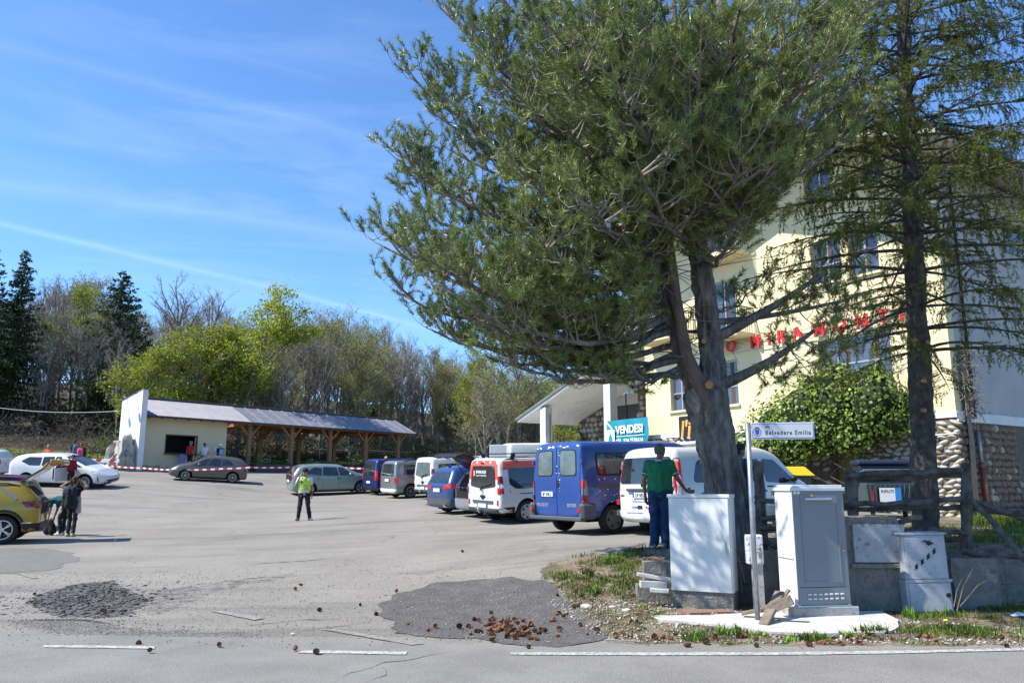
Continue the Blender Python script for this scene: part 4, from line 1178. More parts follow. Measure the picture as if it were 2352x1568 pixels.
def hatchback(name, label, cat, L, W, H, paint, kind, place, axles, R, lampm='red_lamp', rim='alloy', spokes=5, group=None, hatch=0.42, top=None, belt=None,
              side=None, rearwin=None, lamps=None, trim=None, rear_r=0.22, roof_w=0.74, rails=False, plate=(0, 0.8), zb=0.2, rim_m='rim', scale=1.0, handles=(), mirror=None, sidelamp=None, glass='glass_car', windscreen=None):
 c = Car(name, label, cat, L, W, H, top, belt, paint, rear_r=rear_r, front_r=0.5, roof_w=roof_w, hatch=hatch, zb=zb, axles=axles, R=R, rim=rim, spokes=spokes, group=group, rim_m=rim_m)
 for w in side or (): c.both(w, M[glass], 'side_window', rnd=0.05, off=0.008)
 for w0, w1 in zip((side or [])[:-1], (side or [])[1:]):
  xg_ = (max(p[0] for p in w0) + min(p[0] for p in w1)) / 2; zt_ = min(p[1] for p in w1) - 0.03
  c.both([(xg_ - 0.006, zb + 0.16), (xg_ + 0.006, zb + 0.16), (xg_ + 0.006, zt_), (xg_ - 0.006, zt_)], M['black'], 'panel_gap', off=0.002)
 if rearwin: c.decal('B', rearwin, M['glass_car'], 'rear_window', rnd=0.06, off=0.010)
 for l in lamps or (): c.rearpair(l, M[lampm], 'tail_light', off=0.014, rnd=0.02, res=0.07)
 for l in sidelamp or (): c.both(l, M[lampm], 'tail_light', off=0.010, rnd=0.02)
 for l in trim or (): c.decal('B', l[0], M[l[1]], 'bumper', off=0.03, rnd=0.03)
 if plate: c.plate(plate[0], plate[1])
 if rails: c.rails(0.5, L * 0.55, M['black'], 0.37)
 for h in handles: c.handle(h[0], h[1], -1, M['hubcap'] if h[2:] else M['black']); c.handle(h[0], h[1], 1)
 if mirror: c.mirror(mirror[0], mirror[1], paint)
 if windscreen: c.decal('T', windscreen, M['glass_car'], 'windscreen', off=0.008)
 c.place(*place, scale)
 return c
# compact blue car, rear towards the camera
p_ = car_paint('mid_blue_metallic', (0.035, 0.075, 0.21), (0.03, 0.065, 0.18), 0.45)
c = hatchback('parked_car', 'dark blue compact people carrier with its tailgate shut', 'car', 4.55, 1.80, 1.62, p_, 0, (-2.52, 27.1, HEAD),
              (0.85, 3.6), 0.33, hatch=0.36, top=[(0, 1.50), (0.4, 1.58), (1.6, 1.62), (2.7, 1.57), (3.5, 1.12), (4.1, 1.0), (4.55, 0.7)], belt=[(0, 1.02), (3.4, 0.98), (4.55, 0.62)],
              side=[[(0.62, 1.04), (1.35, 1.02), (1.40, 1.40), (0.95, 1.42)], [(1.45, 1.02), (2.4, 1.0), (2.35, 1.42), (1.50, 1.42)], [(2.46, 1.0), (3.3, 0.98), (2.7, 1.40), (2.42, 1.42)]],
              rearwin=[(-0.68, 1.04), (0.68, 1.04), (0.56, 1.40), (-0.56, 1.40)], lamps=[[(0.38, 0.84), (0.80, 0.86), (0.86, 1.02), (0.52, 0.96)]],
              sidelamp=[[(0.02, 0.86), (0.30, 0.90), (0.34, 1.0), (0.04, 1.02)]], trim=[([(-0.8, 0.26), (0.8, 0.26), (0.84, 0.52), (-0.84, 0.52)], 'plastic_grey')], plate=(0, 0.80))
c.body.data.materials[0] = p_
mb = MB()
for s_ in (-1, 1): mb.tube([(-0.02, 0.62 * s_, 0.30), (-0.10, 0.62 * s_, 0.30)], 0.05, 10)
mb.build('exhaust_tip', M['chrome'], c.root)
mb = MB(); mb.ball((0.5, 0, 1.60), (0.08, 0.02, 0.05), 8, 5); mb.build('roof_antenna', p_, c.root)
# grey estate with raised hatch
p_ = car_paint('graphite_estate_paint', (0.05, 0.05, 0.055), None, 0.5)
c = hatchback('parked_car', 'grey estate car with its tailgate raised and a bag in the boot', 'car', 4.75, 1.80, 1.52, p_, 0, (-1.42, 25.25, HEAD),
              (0.95, 3.7), 0.32, hatch=0.42, top=[(0, 1.40), (0.4, 1.48), (1.8, 1.52), (2.8, 1.46), (3.6, 1.05), (4.2, 0.95), (4.75, 0.65)], belt=[(0, 0.98), (3.5, 0.92), (4.75, 0.6)],
              side=[[(0.7, 1.0), (1.5, 0.98), (1.5, 1.34), (0.95, 1.34)], [(1.6, 0.98), (2.5, 0.96), (2.4, 1.36), (1.6, 1.36)], [(2.56, 0.96), (3.4, 0.94), (2.8, 1.34), (2.5, 1.36)]],
              trim=[([(-0.82, 0.26), (0.82, 0.26), (0.86, 0.58), (-0.86, 0.58)], 'cab_grey')], lamps=[[(0.66, 0.80), (0.80, 0.80), (0.80, 1.0), (0.70, 0.98)]], plate=None)
c.decal('B', [(-0.62, 0.62), (0.62, 0.62), (0.56, 1.34), (-0.56, 1.34)], M['dark'], 'boot_shade_panel', off=0.006, rnd=0.06)  # near-black panel on the closed body, painted as the unlit boot
mb = MB()
for (a, b) in (((-0.60, 0.64), (-0.54, 1.33)), ((0.60, 0.64), (0.54, 1.33))):
 mb.beam((c.rx(a[0], a[1]) - 0.01, a[0], a[1]), (c.rx(b[0], b[1]) - 0.01, b[0], b[1]), 0.03, 0.05)
mb.build('boot_seal', M['plastic_grey'], c.root)
mb = MB(); y = 0
pts = [(0.36, 1.50), (-0.15, 1.86), (-0.55, 1.96), (-0.80, 1.88)]
for i in range(3):
 (x0, z0), (x1, z1) = pts[i], pts[i + 1]
 w0, w1 = (0.60, 0.66, 0.74, 0.70)[i], (0.60, 0.66, 0.74, 0.70)[i + 1]
 mb.add([(x0, -w0, z0), (x0, w0, z0), (x1, w1, z1), (x1, -w1, z1), (x0, -w0, z0 + 0.06), (x0, w0, z0 + 0.06), (x1, w1, z1 + 0.06), (x1, -w1, z1 + 0.06)],
           [(0, 3, 2, 1), (4, 5, 6, 7), (0, 1, 5, 4), (1, 2, 6, 5), (2, 3, 7, 6), (3, 0, 4, 7)])
tg = mb.build('tailgate', M['black'], c.root, bevel=0.015)
mb = MB(); mb.box((-0.06, -0.52, 1.745), (0.26, 0.52, 1.75), Matrix.Translation((0.0, 0, 0)) @ Matrix.Rotation(radians(0), 4, 'Y'))
mb = MB(); mb.add([(0.28, -0.5, 1.545), (0.28, 0.5, 1.545), (-0.12, 0.55, 1.83), (-0.12, -0.55, 1.83)], [(0, 1, 2, 3)]); mb.build('rear_window', M['glass_car'], tg)
mb = MB()
for s_ in (-1, 1): mb.tube([(0.30, 0.58 * s_, 1.25), (-0.05, 0.60 * s_, 1.78)], 0.012, 5)
mb.build('gas_strut', M['black'], c.root)
rm = c.root
bagm = mat('blue_check_bag', (0.05, 0.10, 0.24), (0.22, 0.30, 0.42), 7, 0.8)
mb = MB(); mb.box((0.02, -0.10, 0), (0.34, 0.42, 0.30)); mb.tube([(0.1, 0.0, 0.30), (0.12, 0.1, 0.42), (0.14, 0.25, 0.30)], 0.014, 5)
bg_ = mb.build('travel_bag', bagm, None, bevel=0.06)
tag(bg_, 'blue and white bag lying in the open boot of the grey estate', 'bag')
bg_.matrix_world = Matrix.Translation(c.root.location) @ Matrix.Rotation(c.root.rotation_euler.z, 4, 'Z') @ Matrix.Translation((-0.02, 0.05, 0.62))
# silver van-based car
p_ = car_paint('silver_grey_metallic', (0.24, 0.235, 0.24), None, 0.5)
c = hatchback('parked_car', 'silver boxy family car with roof rails next to the dark blue one', 'car', 4.45, 1.80, 1.80, p_, 0, (-6.02, 38.6, HEAD),
              (0.82, 3.5), 0.33, hatch=0.10, top=[(0, 1.72), (0.1, 1.78), (2.4, 1.80), (2.9, 1.70), (3.5, 1.18), (4.0, 1.05), (4.45, 0.7)], belt=[(0, 1.10), (3.4, 1.05), (4.45, 0.65)],
              side=[[(0.45, 1.12), (1.6, 1.12), (1.6, 1.58), (0.5, 1.58)], [(1.7, 1.12), (2.5, 1.1), (2.4, 1.58), (1.7, 1.58)], [(2.58, 1.08), (3.4, 1.06), (2.85, 1.55), (2.5, 1.57)]],
              rearwin=[(-0.66, 1.08), (0.66, 1.08), (0.58, 1.64), (-0.58, 1.64)], lamps=[[(0.72, 0.72), (0.88, 0.72), (0.88, 1.04), (0.74, 1.04)]],
              sidelamp=[[(0.02, 0.74), (0.12, 0.74), (0.12, 1.02), (0.02, 1.02)]], trim=[([(-0.86, 0.24), (0.86, 0.24), (0.88, 0.46), (-0.88, 0.46)], 'cab_grey2')], plate=(0.02, 0.86), rails=True, rear_r=0.10, roof_w=0.84, spokes=7, rim='multi', zb=0.22)
p_ = car_paint('deep_blue_metallic', (0.012, 0.022, 0.13), None, 0.3)
c = hatchback('parked_car', 'dark blue boxy family car right of the pale green hatchback', 'car', 4.40, 1.83, 1.84, p_, 0, (-7.42, 41.3, HEAD),
              (0.80, 3.45), 0.32, hatch=0.12, top=[(0, 1.76), (0.1, 1.82), (2.4, 1.84), (2.9, 1.72), (3.5, 1.2), (4.0, 1.05), (4.40, 0.7)], belt=[(0, 1.10), (3.4, 1.05), (4.40, 0.65)],
              side=[[(0.45, 1.12), (1.6, 1.12), (1.6, 1.6), (0.5, 1.6)], [(1.7, 1.12), (2.5, 1.1), (2.4, 1.6), (1.7, 1.6)], [(2.58, 1.08), (3.4, 1.06), (2.85, 1.57), (2.5, 1.6)]],
              rearwin=[(-0.66, 0.86), (0.66, 0.86), (0.58, 1.66), (-0.58, 1.66)], lamps=[[(0.70, 0.78), (0.86, 0.78), (0.86, 1.30), (0.74, 1.30)]], plate=(0.0, 0.66),
              sidelamp=[[(0.02, 0.8), (0.12, 0.8), (0.12, 1.28), (0.02, 1.28)]],
              trim=[([(-0.86, 0.24), (0.86, 0.24), (0.88, 0.40), (-0.88, 0.40)], 'black')], rails=True, rear_r=0.10, roof_w=0.84, spokes=7, zb=0.22)
p_ = car_paint('pale_green_metallic', (0.20, 0.27, 0.255), (0.185, 0.25, 0.235), 0.35)
c = hatchback('parked_car', 'pale green electric hatchback behind the man in the yellow vest', 'car', 4.48, 1.79, 1.55, p_, 0, (-11.65, 41.6, 62),
              (0.85, 3.55), 0.33, hatch=0.42, top=[(0, 1.44), (0.4, 1.52), (1.5, 1.55), (2.5, 1.50), (3.4, 1.08), (3.9, 0.98), (4.48, 0.66)], belt=[(0, 1.04), (1.0, 1.0), (3.4, 0.95), (4.48, 0.62)],
              side=[[(0.60, 1.12), (1.45, 1.0), (1.5, 1.38), (1.1, 1.42)], [(1.52, 1.0), (2.35, 0.98), (2.25, 1.40), (1.56, 1.42)], [(2.42, 0.98), (3.2, 0.96), (2.6, 1.36), (2.32, 1.40)]],
              rearwin=[(-0.62, 1.06), (0.62, 1.06), (0.52, 1.40), (-0.52, 1.40)], lamps=[[(0.60, 0.84), (0.78, 0.86), (0.74, 1.12), (0.66, 1.10)]], plate=(0, 0.72),
              trim=[([(-0.55, 0.78), (0.55, 0.78), (0.60, 1.03), (-0.60, 1.03)], 'black')], handles=((1.3, 0.86), (2.35, 0.84)), mirror=(2.95, 1.0), scale=1.02)
c.decal('T', [(0.1, -0.5), (0.42, -0.54), (0.42, 0.54), (0.1, 0.5)], M['black'], 'rear_spoiler', off=0.01)
p_ = car_paint('bronze_grey_metallic', (0.115, 0.108, 0.10), None, 0.5)
c = hatchback('parked_car', 'bronze grey hatchback parked side on before the cream kiosk', 'car', 4.34, 1.79, 1.50, p_, 0, (-15.15, 45.3, -112),
              (0.82, 3.42), 0.32, hatch=0.50, top=[(0, 1.36), (0.45, 1.44), (1.6, 1.50), (2.4, 1.44), (3.2, 1.05), (3.8, 0.92), (4.34, 0.60)], belt=[(0, 1.08), (1.2, 0.98), (3.2, 0.90), (4.34, 0.56)],
              side=[[(0.80, 1.06), (1.48, 0.99), (1.48, 1.34), (1.15, 1.34)], [(1.56, 0.98), (2.3, 0.95), (2.05, 1.36), (1.56, 1.36)], [(2.38, 0.95), (3.05, 0.92), (2.5, 1.28), (2.12, 1.35)]],
              rearwin=[(-0.58, 1.06), (0.58, 1.06), (0.48, 1.34), (-0.48, 1.34)], lamps=[[(0.60, 0.84), (0.80, 0.86), (0.78, 1.02), (0.64, 1.02)]],
              sidelamp=[[(0.03, 0.84), (0.18, 0.86), (0.20, 1.02), (0.06, 1.02)]], plate=(0, 0.75), spokes=9, rim='multi', handles=((1.55, 0.84), (2.3, 0.82)), mirror=(2.75, 0.95), scale=0.94,
              windscreen=[(2.35, -0.6), (3.2, -0.70), (3.2, 0.70), (2.35, 0.6)])
c.both([(3.9, 0.66), (4.2, 0.58), (4.2, 0.68), (3.95, 0.80)], M['clear_lamp'], 'headlight', rnd=0.03, off=0.01)
# white hybrid estate, nose to the right, front door open
p_ = car_paint('pearl_white', (0.64, 0.645, 0.65), None, 0.0)
prius = hatchback('parked_car', 'white hybrid car with its front door open and a person inside', 'car', 4.65, 1.78, 1.58, p_, 0, (-23.8, 38.3, 90),
              (0.95, 3.72), 0.32, hatch=0.40, top=[(0, 1.40), (0.35, 1.50), (1.4, 1.57), (2.3, 1.56), (3.0, 1.36), (3.75, 1.02), (4.2, 0.90), (4.65, 0.58)], belt=[(0, 1.12), (1.2, 1.0), (3.6, 0.94), (4.65, 0.56)],
              side=[[(0.62, 1.20), (1.05, 1.02), (1.55, 1.02), (1.55, 1.40), (0.95, 1.40)], [(1.62, 1.02), (2.14, 1.0), (2.14, 1.44), (1.62, 1.42)], [(2.95, 1.0), (3.55, 0.98), (3.0, 1.26), (2.95, 1.26)]],
              lamps=[[(0.60, 0.90), (0.80, 0.90), (0.74, 1.14), (0.66, 1.14)]], plate=None, spokes=10, rim='multi', mirror=(3.2, 0.99), windscreen=[(2.65, -0.60), (3.65, -0.72), (3.65, 0.72), (2.65, 0.60)])
prius.decal('R', [(2.2, 0.36), (2.92, 0.36), (2.92, 1.36), (2.6, 1.44), (2.2, 1.44)], M['dark'], 'door_opening', off=0.006, rnd=0.06)  # near-black sheet on the body stands in for the unlit cabin
prius.decal('R', [(4.08, 0.70), (4.5, 0.60), (4.52, 0.68), (4.2, 0.82), (3.95, 0.84)], M['clear_lamp'], 'headlight', rnd=0.02, off=0.012)
prius.decal('F', [(-0.7, 0.28), (0.7, 0.28), (0.6, 0.42), (-0.6, 0.42)], M['black'], 'grille', off=0.012, rnd=0.04)
prius.decal('R', [(4.30, 0.34), (4.36, 0.34), (4.34, 0.56), (4.30, 0.56)], M['black'], 'bumper_slot', off=0.006)
mb = MB()   # the open door stands out towards the camera
yb = -0.86
mb.add([(2.95, yb, 0.36), (2.95, yb, 0.98), (2.72, yb - 0.82, 0.98), (2.72, yb - 0.82, 0.36), (2.99, yb, 0.36), (2.99, yb, 0.98), (2.76, yb - 0.84, 0.98), (2.76, yb - 0.84, 0.36)],
       [(0, 1, 2, 3), (4, 7, 6, 5), (0, 4, 5, 1), (1, 5, 6, 2), (2, 6, 7, 3), (3, 7, 4, 0)])
dr = mb.build('front_door', p_, prius.root, bevel=0.015)
mb = MB()
for a, b in (((2.97, yb, 0.98), (2.93, yb + 0.10, 1.30)), ((2.93, yb + 0.10, 1.30), (2.78, yb - 0.62, 1.40)), ((2.78, yb - 0.62, 1.40), (2.74, yb - 0.83, 0.98))): mb.beam(a, b, 0.05, 0.04)
mb.build('door_frame', p_, dr)
mb = MB(); mb.add([(2.96, yb, 1.0), (2.92, yb + 0.09, 1.28), (2.775, yb - 0.60, 1.38), (2.735, yb - 0.80, 1.0)], [(0, 1, 2, 3)]); mb.build('door_window', M['glass_car'], dr)
# mustard crossover at the left edge, tailgate up
p_ = car_paint('mustard_metallic', (0.33, 0.215, 0.012), (0.29, 0.19, 0.01), 0.35)
tr = hatchback('parked_car', 'mustard yellow crossover with its tailgate raised', 'car', 4.25, 1.82, 1.57, p_, 0, (-12.35, 21.2, -113),
              (0.78, 3.38), 0.355, lampm='dark_red_lamp', hatch=0.50, top=[(0, 1.45), (0.35, 1.52), (1.5, 1.57), (2.4, 1.52), (3.2, 1.12), (3.8, 1.05), (4.25, 0.7)], belt=[(0, 1.08), (1.2, 1.02), (3.2, 0.98), (4.25, 0.62)],
              side=[[(0.98, 1.08), (1.45, 1.05), (1.45, 1.42), (1.22, 1.42)], [(1.50, 1.05), (2.3, 1.02), (2.2, 1.44), (1.50, 1.42)], [(2.36, 1.02), (3.1, 1.0), (2.5, 1.40), (2.26, 1.44)]],
              lamps=[[(0.52, 0.88), (0.84, 0.88), (0.86, 1.06), (0.60, 1.06)]], sidelamp=[[(0.03, 0.86), (0.30, 0.90), (0.42, 1.04), (0.06, 1.06)]], plate=None, handles=((1.52, 0.90, 1),), spokes=5,
              trim=[([(-0.84, 0.24), (0.84, 0.24), (0.88, 0.50), (-0.88, 0.50)], 'black')], rails=True, zb=0.26)
tr.decal('B', [(-0.56, 0.72), (0.56, 0.72), (0.50, 1.42), (-0.50, 1.42)], M['dark'], 'boot_shade_panel', off=0.006, rnd=0.05)  # boot's inner shade painted as a near-black panel
tr.both([(0.0, 0.27), (0.36, 0.27), (0.36, 0.50), (0.0, 0.50)], M['black'], 'lower_trim', off=0.012)
tr.both([(1.36, 0.27), (2.95, 0.27), (2.95, 0.42), (1.36, 0.42)], M['black'], 'lower_trim', off=0.012)
tr.both([(0.02, 0.50), (0.36, 0.50), (0.36, 0.53), (0.02, 0.53)], M['chrome'], 'trim_strip', off=0.016)
tr.both([(1.38, 0.42), (2.9, 0.42), (2.9, 0.45), (1.38, 0.45)], M['chrome'], 'trim_strip', off=0.016)
tr.both([(0.50, 1.12), (0.98, 1.47), (2.3, 1.50), (2.3, 1.48), (0.98, 1.445), (0.55, 1.10)], M['chrome'], 'trim_strip', off=0.010)
for s_ in ('L', 'R'):
 arc = []
 for k in range(13):
  a = pi * (0.02 + 0.96 * k / 12); arc.append((0.78 + 0.50 * cos(a), 0.355 + 0.50 * sin(a)))
 for k in range(12, -1, -1):
  a = pi * (0.02 + 0.96 * k / 12); arc.append((0.78 + 0.43 * cos(a), 0.355 + 0.43 * sin(a)))
 tr.decal(s_, arc, M['black'], 'arch_trim', off=0.014, res=0.2)
mb = MB()
seg = [((0.52, 1.50), (0.02, 1.84), 0.56, 0.62, 0.05), ((0.02, 1.84), (-0.10, 1.99), 0.62, 0.66, 0.07), ((-0.10, 1.99), (-0.42, 1.95), 0.66, 0.60, 0.12)]
tgs = []
for i, ((x0, z0), (x1, z1), w0, w1, th) in enumerate(seg):
 mb = MB()
 nx_, nz_ = (z1 - z0), -(x1 - x0)
 l_ = hypot(nx_, nz_); nx_, nz_ = nx_ / l_ * th, nz_ / l_ * th
 mb.add([(x0, -w0, z0), (x0, w0, z0), (x1, w1, z1), (x1, -w1, z1), (x0 + nx_, -w0, z0 + nz_), (x0 + nx_, w0, z0 + nz_), (x1 + nx_, w1, z1 + nz_), (x1 + nx_, -w1, z1 + nz_)],
           [(0, 3, 2, 1), (4, 5, 6, 7), (0, 1, 5, 4), (1, 2, 6, 5), (2, 3, 7, 6), (3, 0, 4, 7)])
 if i == 0: tgm = mb.build('tailgate', M['glass_car'], tr.root, bevel=0.01)
 else: mb.build('tailgate_panel', p_, tgm, bevel=0.02)
mb = MB()
for s_ in (-1, 1):
 mb = MB(); mb.box((-0.26, 0.42 * s_ - 0.18, 1.93), (-0.12, 0.42 * s_ + 0.215, 2.03)); mb.build('tail_light', M['red_lamp'], tgm, bevel=0.01)
# maroon estate behind it
p_ = car_paint('maroon_metallic', (0.085, 0.008, 0.02), None, 0.4)
c = hatchback('parked_car', 'maroon car half hidden behind the mustard crossover', 'car', 4.6, 1.85, 1.70, p_, 0, (-15.1, 25.6, -113),
              (0.9, 3.6), 0.33, hatch=0.30, top=[(0, 1.60), (0.3, 1.66), (1.8, 1.70), (2.8, 1.64), (3.6, 1.15), (4.1, 1.0), (4.6, 0.7)], belt=[(0, 1.10), (3.4, 1.02), (4.6, 0.65)],
              side=[[(0.75, 1.12), (1.6, 1.12), (1.6, 1.50), (0.95, 1.50)], [(1.7, 1.12), (2.6, 1.1), (2.5, 1.50), (1.7, 1.50)]],
              rearwin=[(-0.62, 1.10), (0.62, 1.10), (0.55, 1.48), (-0.55, 1.48)], lamps=[[(0.66, 0.80), (0.86, 0.80), (0.84, 1.10), (0.72, 1.10)]], plate=(0, 0.8), rails=True,
              sidelamp=[[(0.02, 0.8), (0.12, 0.8), (0.14, 1.08), (0.04, 1.08)]])
# white car cut by the left edge
p_ = car_paint('plain_white', (0.62, 0.63, 0.64), None, 0.0)
c = hatchback('parked_car', 'white hatchback cut off by the left edge of the picture', 'car', 4.0, 1.72, 1.45, p_, 0, (-27.0, 42.5, -95),
              (0.75, 3.2), 0.30, hatch=0.30, top=[(0, 1.36), (0.3, 1.42), (1.6, 1.45), (2.4, 1.38), (3.1, 1.0), (3.5, 0.92), (4.0, 0.6)], belt=[(0, 0.98), (3.1, 0.92), (4.0, 0.55)],
              side=[[(0.6, 1.0), (1.4, 0.98), (1.4, 1.3), (0.8, 1.3)], [(1.5, 0.98), (2.4, 0.96), (2.1, 1.3), (1.5, 1.3)]], plate=(0, 0.7), lamps=[[(0.64, 0.74), (0.80, 0.74), (0.78, 0.98), (0.68, 0.98)]])
# tall white panel van far behind, side door open
pwv = car_paint('far_white_van', (0.62, 0.63, 0.64), None, 0.0)
c = Car('parked_van', 'tall white panel van behind the others with its side door slid open', 'van', 5.4, 2.05, 2.60,
  [(0, 2.52), (0.15, 2.58), (3.7, 2.60), (4.2, 2.35), (4.8, 1.4), (5.1, 1.2), (5.4, 0.8)],
  [(0, 1.30), (4.2, 1.25), (4.9, 1.1), (5.4, 0.7)], pwv, rear_r=0.06, roof_w=0.90, hatch=0.03, zb=0.35, axles=(1.0, 4.4), R=0.34, rim='steel', spokes=5)
c.decal('R', [(2.2, 0.5), (3.6, 0.5), (3.6, 2.28), (2.2, 2.28)], mat('plywood_lining', (0.28, 0.15, 0.07), (0.32, 0.18, 0.09), 3), 'door_opening', off=0.006, rnd=0.04)
mb = MB(); mb.box((0.0, 1.0, 0.45), (0.05, 1.90, 2.50), Matrix.Rotation(radians(4), 4, 'Z')); mb.build('rear_door', pwv, c.root, bevel=0.02)
mb = MB(); mb.box((-0.86, -1.04, 0.45), (0.0, -1.0, 2.50), Matrix.Rotation(radians(-12), 4, 'Z')); mb.build('rear_door', pwv, c.root, bevel=0.02)
c.place(-0.35, 41.5, 74)
wm = Matrix.Translation(c.root.location) @ c.root.rotation_euler.to_matrix().to_4x4()
mb = MB(); mb.box((-0.24, -0.02, -0.62), (0.24, 0.04, 0)); mb.box((-0.38, -0.02, -0.24), (-0.24, 0.04, -0.03)); mb.box((0.24, -0.02, -0.24), (0.38, 0.04, -0.03))
o = mb.build('hanging_jacket', mat('navy_cloth', (0.012, 0.022, 0.09), rough=0.9), None, bevel=0.03)
tag(o, 'navy top hanging in the open side door of the tall white van', 'jacket')
o.matrix_world = wm @ Matrix.Translation((3.1, c.sy(3.0, 2.0) - 0.06, 2.14))
# ------------------------------------------------------------------ kiosk and timber pavilion
KB = 2.75   # level of the platform
ang = atan2(.763, .646)
pav = thing('timber_pavilion', 'long open timber pavilion with grey metal roof and cream kiosk at its left end', 'pavilion', (-22.63, 48.0, 0), (0, 0, ang))
EZ, RZ, RY, BY = 5.98, 7.28, 2.8, 5.6
LX = 22.6
def roofz(y): return EZ + (RZ - EZ) * (y / RY) if y <= RY else RZ - (RZ - EZ) * ((y - RY) / (BY - RY))
# kiosk
mb = MB()
y0, y1 = 0.8, 2.2
zt = roofz(0.8) - 0.16
ox0, ox1, oz0, oz1 = 2.0, 4.05, 3.72, 4.88
mb.box((0.0, y0, KB - 0.6), (ox0, y0 + 0.25, zt)); mb.box((ox1, y0, KB - 0.6), (6.15, y0 + 0.25, zt))
mb.box((ox0, y0, KB - 0.6), (ox1, y0 + 0.25, oz0)); mb.box((ox0, y0, oz1), (ox1, y0 + 0.25, zt))
mb.box((5.9, y0 + 0.25, KB - 0.6), (6.15, y1, zt)); mb.box((0.0, y1, KB - 0.6), (6.15, y1 + 0.25, zt))
mb.build('wall', M['kiosk'], pav)
mb = MB()
for a, b in (((ox0 - 0.05, y0 - 0.03, oz0 - 0.06), (ox1 + 0.05, y0 + 0.1, oz0)), ((ox0 - 0.05, y0 - 0.03, oz1), (ox1 + 0.05, y0 + 0.1, oz1 + 0.06)),
             ((ox0 - 0.05, y0 - 0.03, oz0), (ox0, y0 + 0.1, oz1)), ((ox1, y0 - 0.03, oz0), (ox1 + 0.05, y0 + 0.1, oz1))): mb.box(a, b)
o = mb.build('hatch_frame', M['frame_brown'], pav)
mb = MB(); mb.box((ox0 - 0.1, y0 - 0.35, oz0 - 0.02), (ox1 + 0.1, y0 - 0.035, oz0 + 0.04)); mb.build('counter', M['frame_brown'], pav)
mb = MB(); mb.box((ox0 - 0.8, y0 + 1.1, KB), (ox1 + 0.9, y0 + 1.16, zt)); mb.build('hatch_shade_panel', M['dark'], pav)  # near-black sheet stands in for the kiosk's unlit inside
mb = MB(); mb.box((5.35, y0 - 0.012, 4.02), (5.85, y0 - 0.001, 4.22)); mb.build('notice', M['white'], pav)
mb = MB(); mb.tube([(0.15, y0 - 0.10, 4.85), (0.15, y0 + 0.05, 4.85)], 0.09, 10); mb.build('vent_pipe', M['iron'], pav)
# left end slab wall
mb = MB()
mb.prism([(-0.6, KB - 0.8), (2.15, KB - 0.8), (2.15, 6.95), (-0.6, 7.48)], 0, 0.34, Matrix.Translation((0.0, 0, 0)) @ Matrix(((0, 0, -1, 0), (1, 0, 0, 0), (0, 1, 0, 0), (0, 0, 0, 1))))
mb.build('end_wall', M['white_plaster'], pav)
mb = MB()
mb.beam((-0.17, -0.65, 7.51), (-0.17, 2.2, 6.97), 0.40, 0.05); mb.build('wall_cap', M['roof_dark'], pav)
for y in (0.2, 1.5):
 mb = MB(); z = 7.45 - (y + 0.75) * 0.18
 mb.tube([(-0.2, y, z), (-1.3, y + 0.1, z + 0.03)], 0.03, 6); mb.box((-1.55, y - 0.02, z - 0.09), (-1.28, y + 0.2, z + 0.11)); mb.build('floodlight', M['iron'], pav)
# roof: front sheets one by one, two slopes
def roof_sheet(x0, x1, ridged, m):
 for front in (True, False):
  ya, yb = (-0.08, RY) if front else (RY, (BY + 0.08) if x0 > 7 else 3.3)
  za, zb_ = roofz(ya if front else RY), roofz(yb if not front else RY)
  mb = MB()
  n = max(2, int((x1 - x0) / (0.10 if ridged else 0.20)) * 2)
  vs = []; fs = []
  hh = 0.045 if ridged else 0.018
  for i in range(n + 1):
   x = lerp(x0, x1, i / n)
   h = hh if i % 2 else 0
   if not ridged: h = 0.05 if i in (0, n) else 0.0
   for (y, z) in ((ya, za), (yb, zb_)):
    vs.append((x, y, z + h + 0.03)); vs.append((x, y, z - 0.02))
  for i in range(n):
   a = i * 4; b = a + 4
   fs += [(a, b, b + 2, a + 2), (a + 1, a + 3, b + 3, b + 1), (a, a + 1, b + 1, b), (a + 2, b + 2, b + 3, a + 3)]
  fs += [(0, 2, 3, 1), (n * 4, n * 4 + 1, n * 4 + 3, n * 4 + 2)]
  mb.add(vs, fs)
  mb.build('roof_panel', m, pav)
k = 7.45 / 4
for i in range(4): roof_sheet(-0.0 + i * k + 0.003, (i + 1) * k - 0.003, True, M['roof_metal2'])
k = (LX - 7.45) / 15
for i in range(15): roof_sheet(7.45 + i * k + 0.012, 7.45 + (i + 1) * k - 0.012, False, M['roof_metal'])
mb = MB(); mb.beam((0, RY, RZ + 0.07), (LX, RY, RZ + 0.07), 0.36, 0.07); mb.build('ridge_cap', M['roof_dark'], pav)
mb = MB(); mb.beam((0, -0.16, EZ - 0.06), (LX + 0.05, -0.16, EZ - 0.06), 0.13, 0.12); mb.build('gutter', M['gutter'], pav)
mb = MB(); mb.beam((LX + 0.02, -0.1, EZ - 0.04), (LX + 0.02, RY, RZ - 0.04), 0.05, 0.18); mb.build('barge_board', M['roof_dark'], pav)
mb = MB(); mb.beam((LX + 0.02, RY, RZ - 0.04), (LX + 0.02, BY, EZ - 0.04), 0.05, 0.18); mb.build('barge_board', M['roof_dark'], pav)
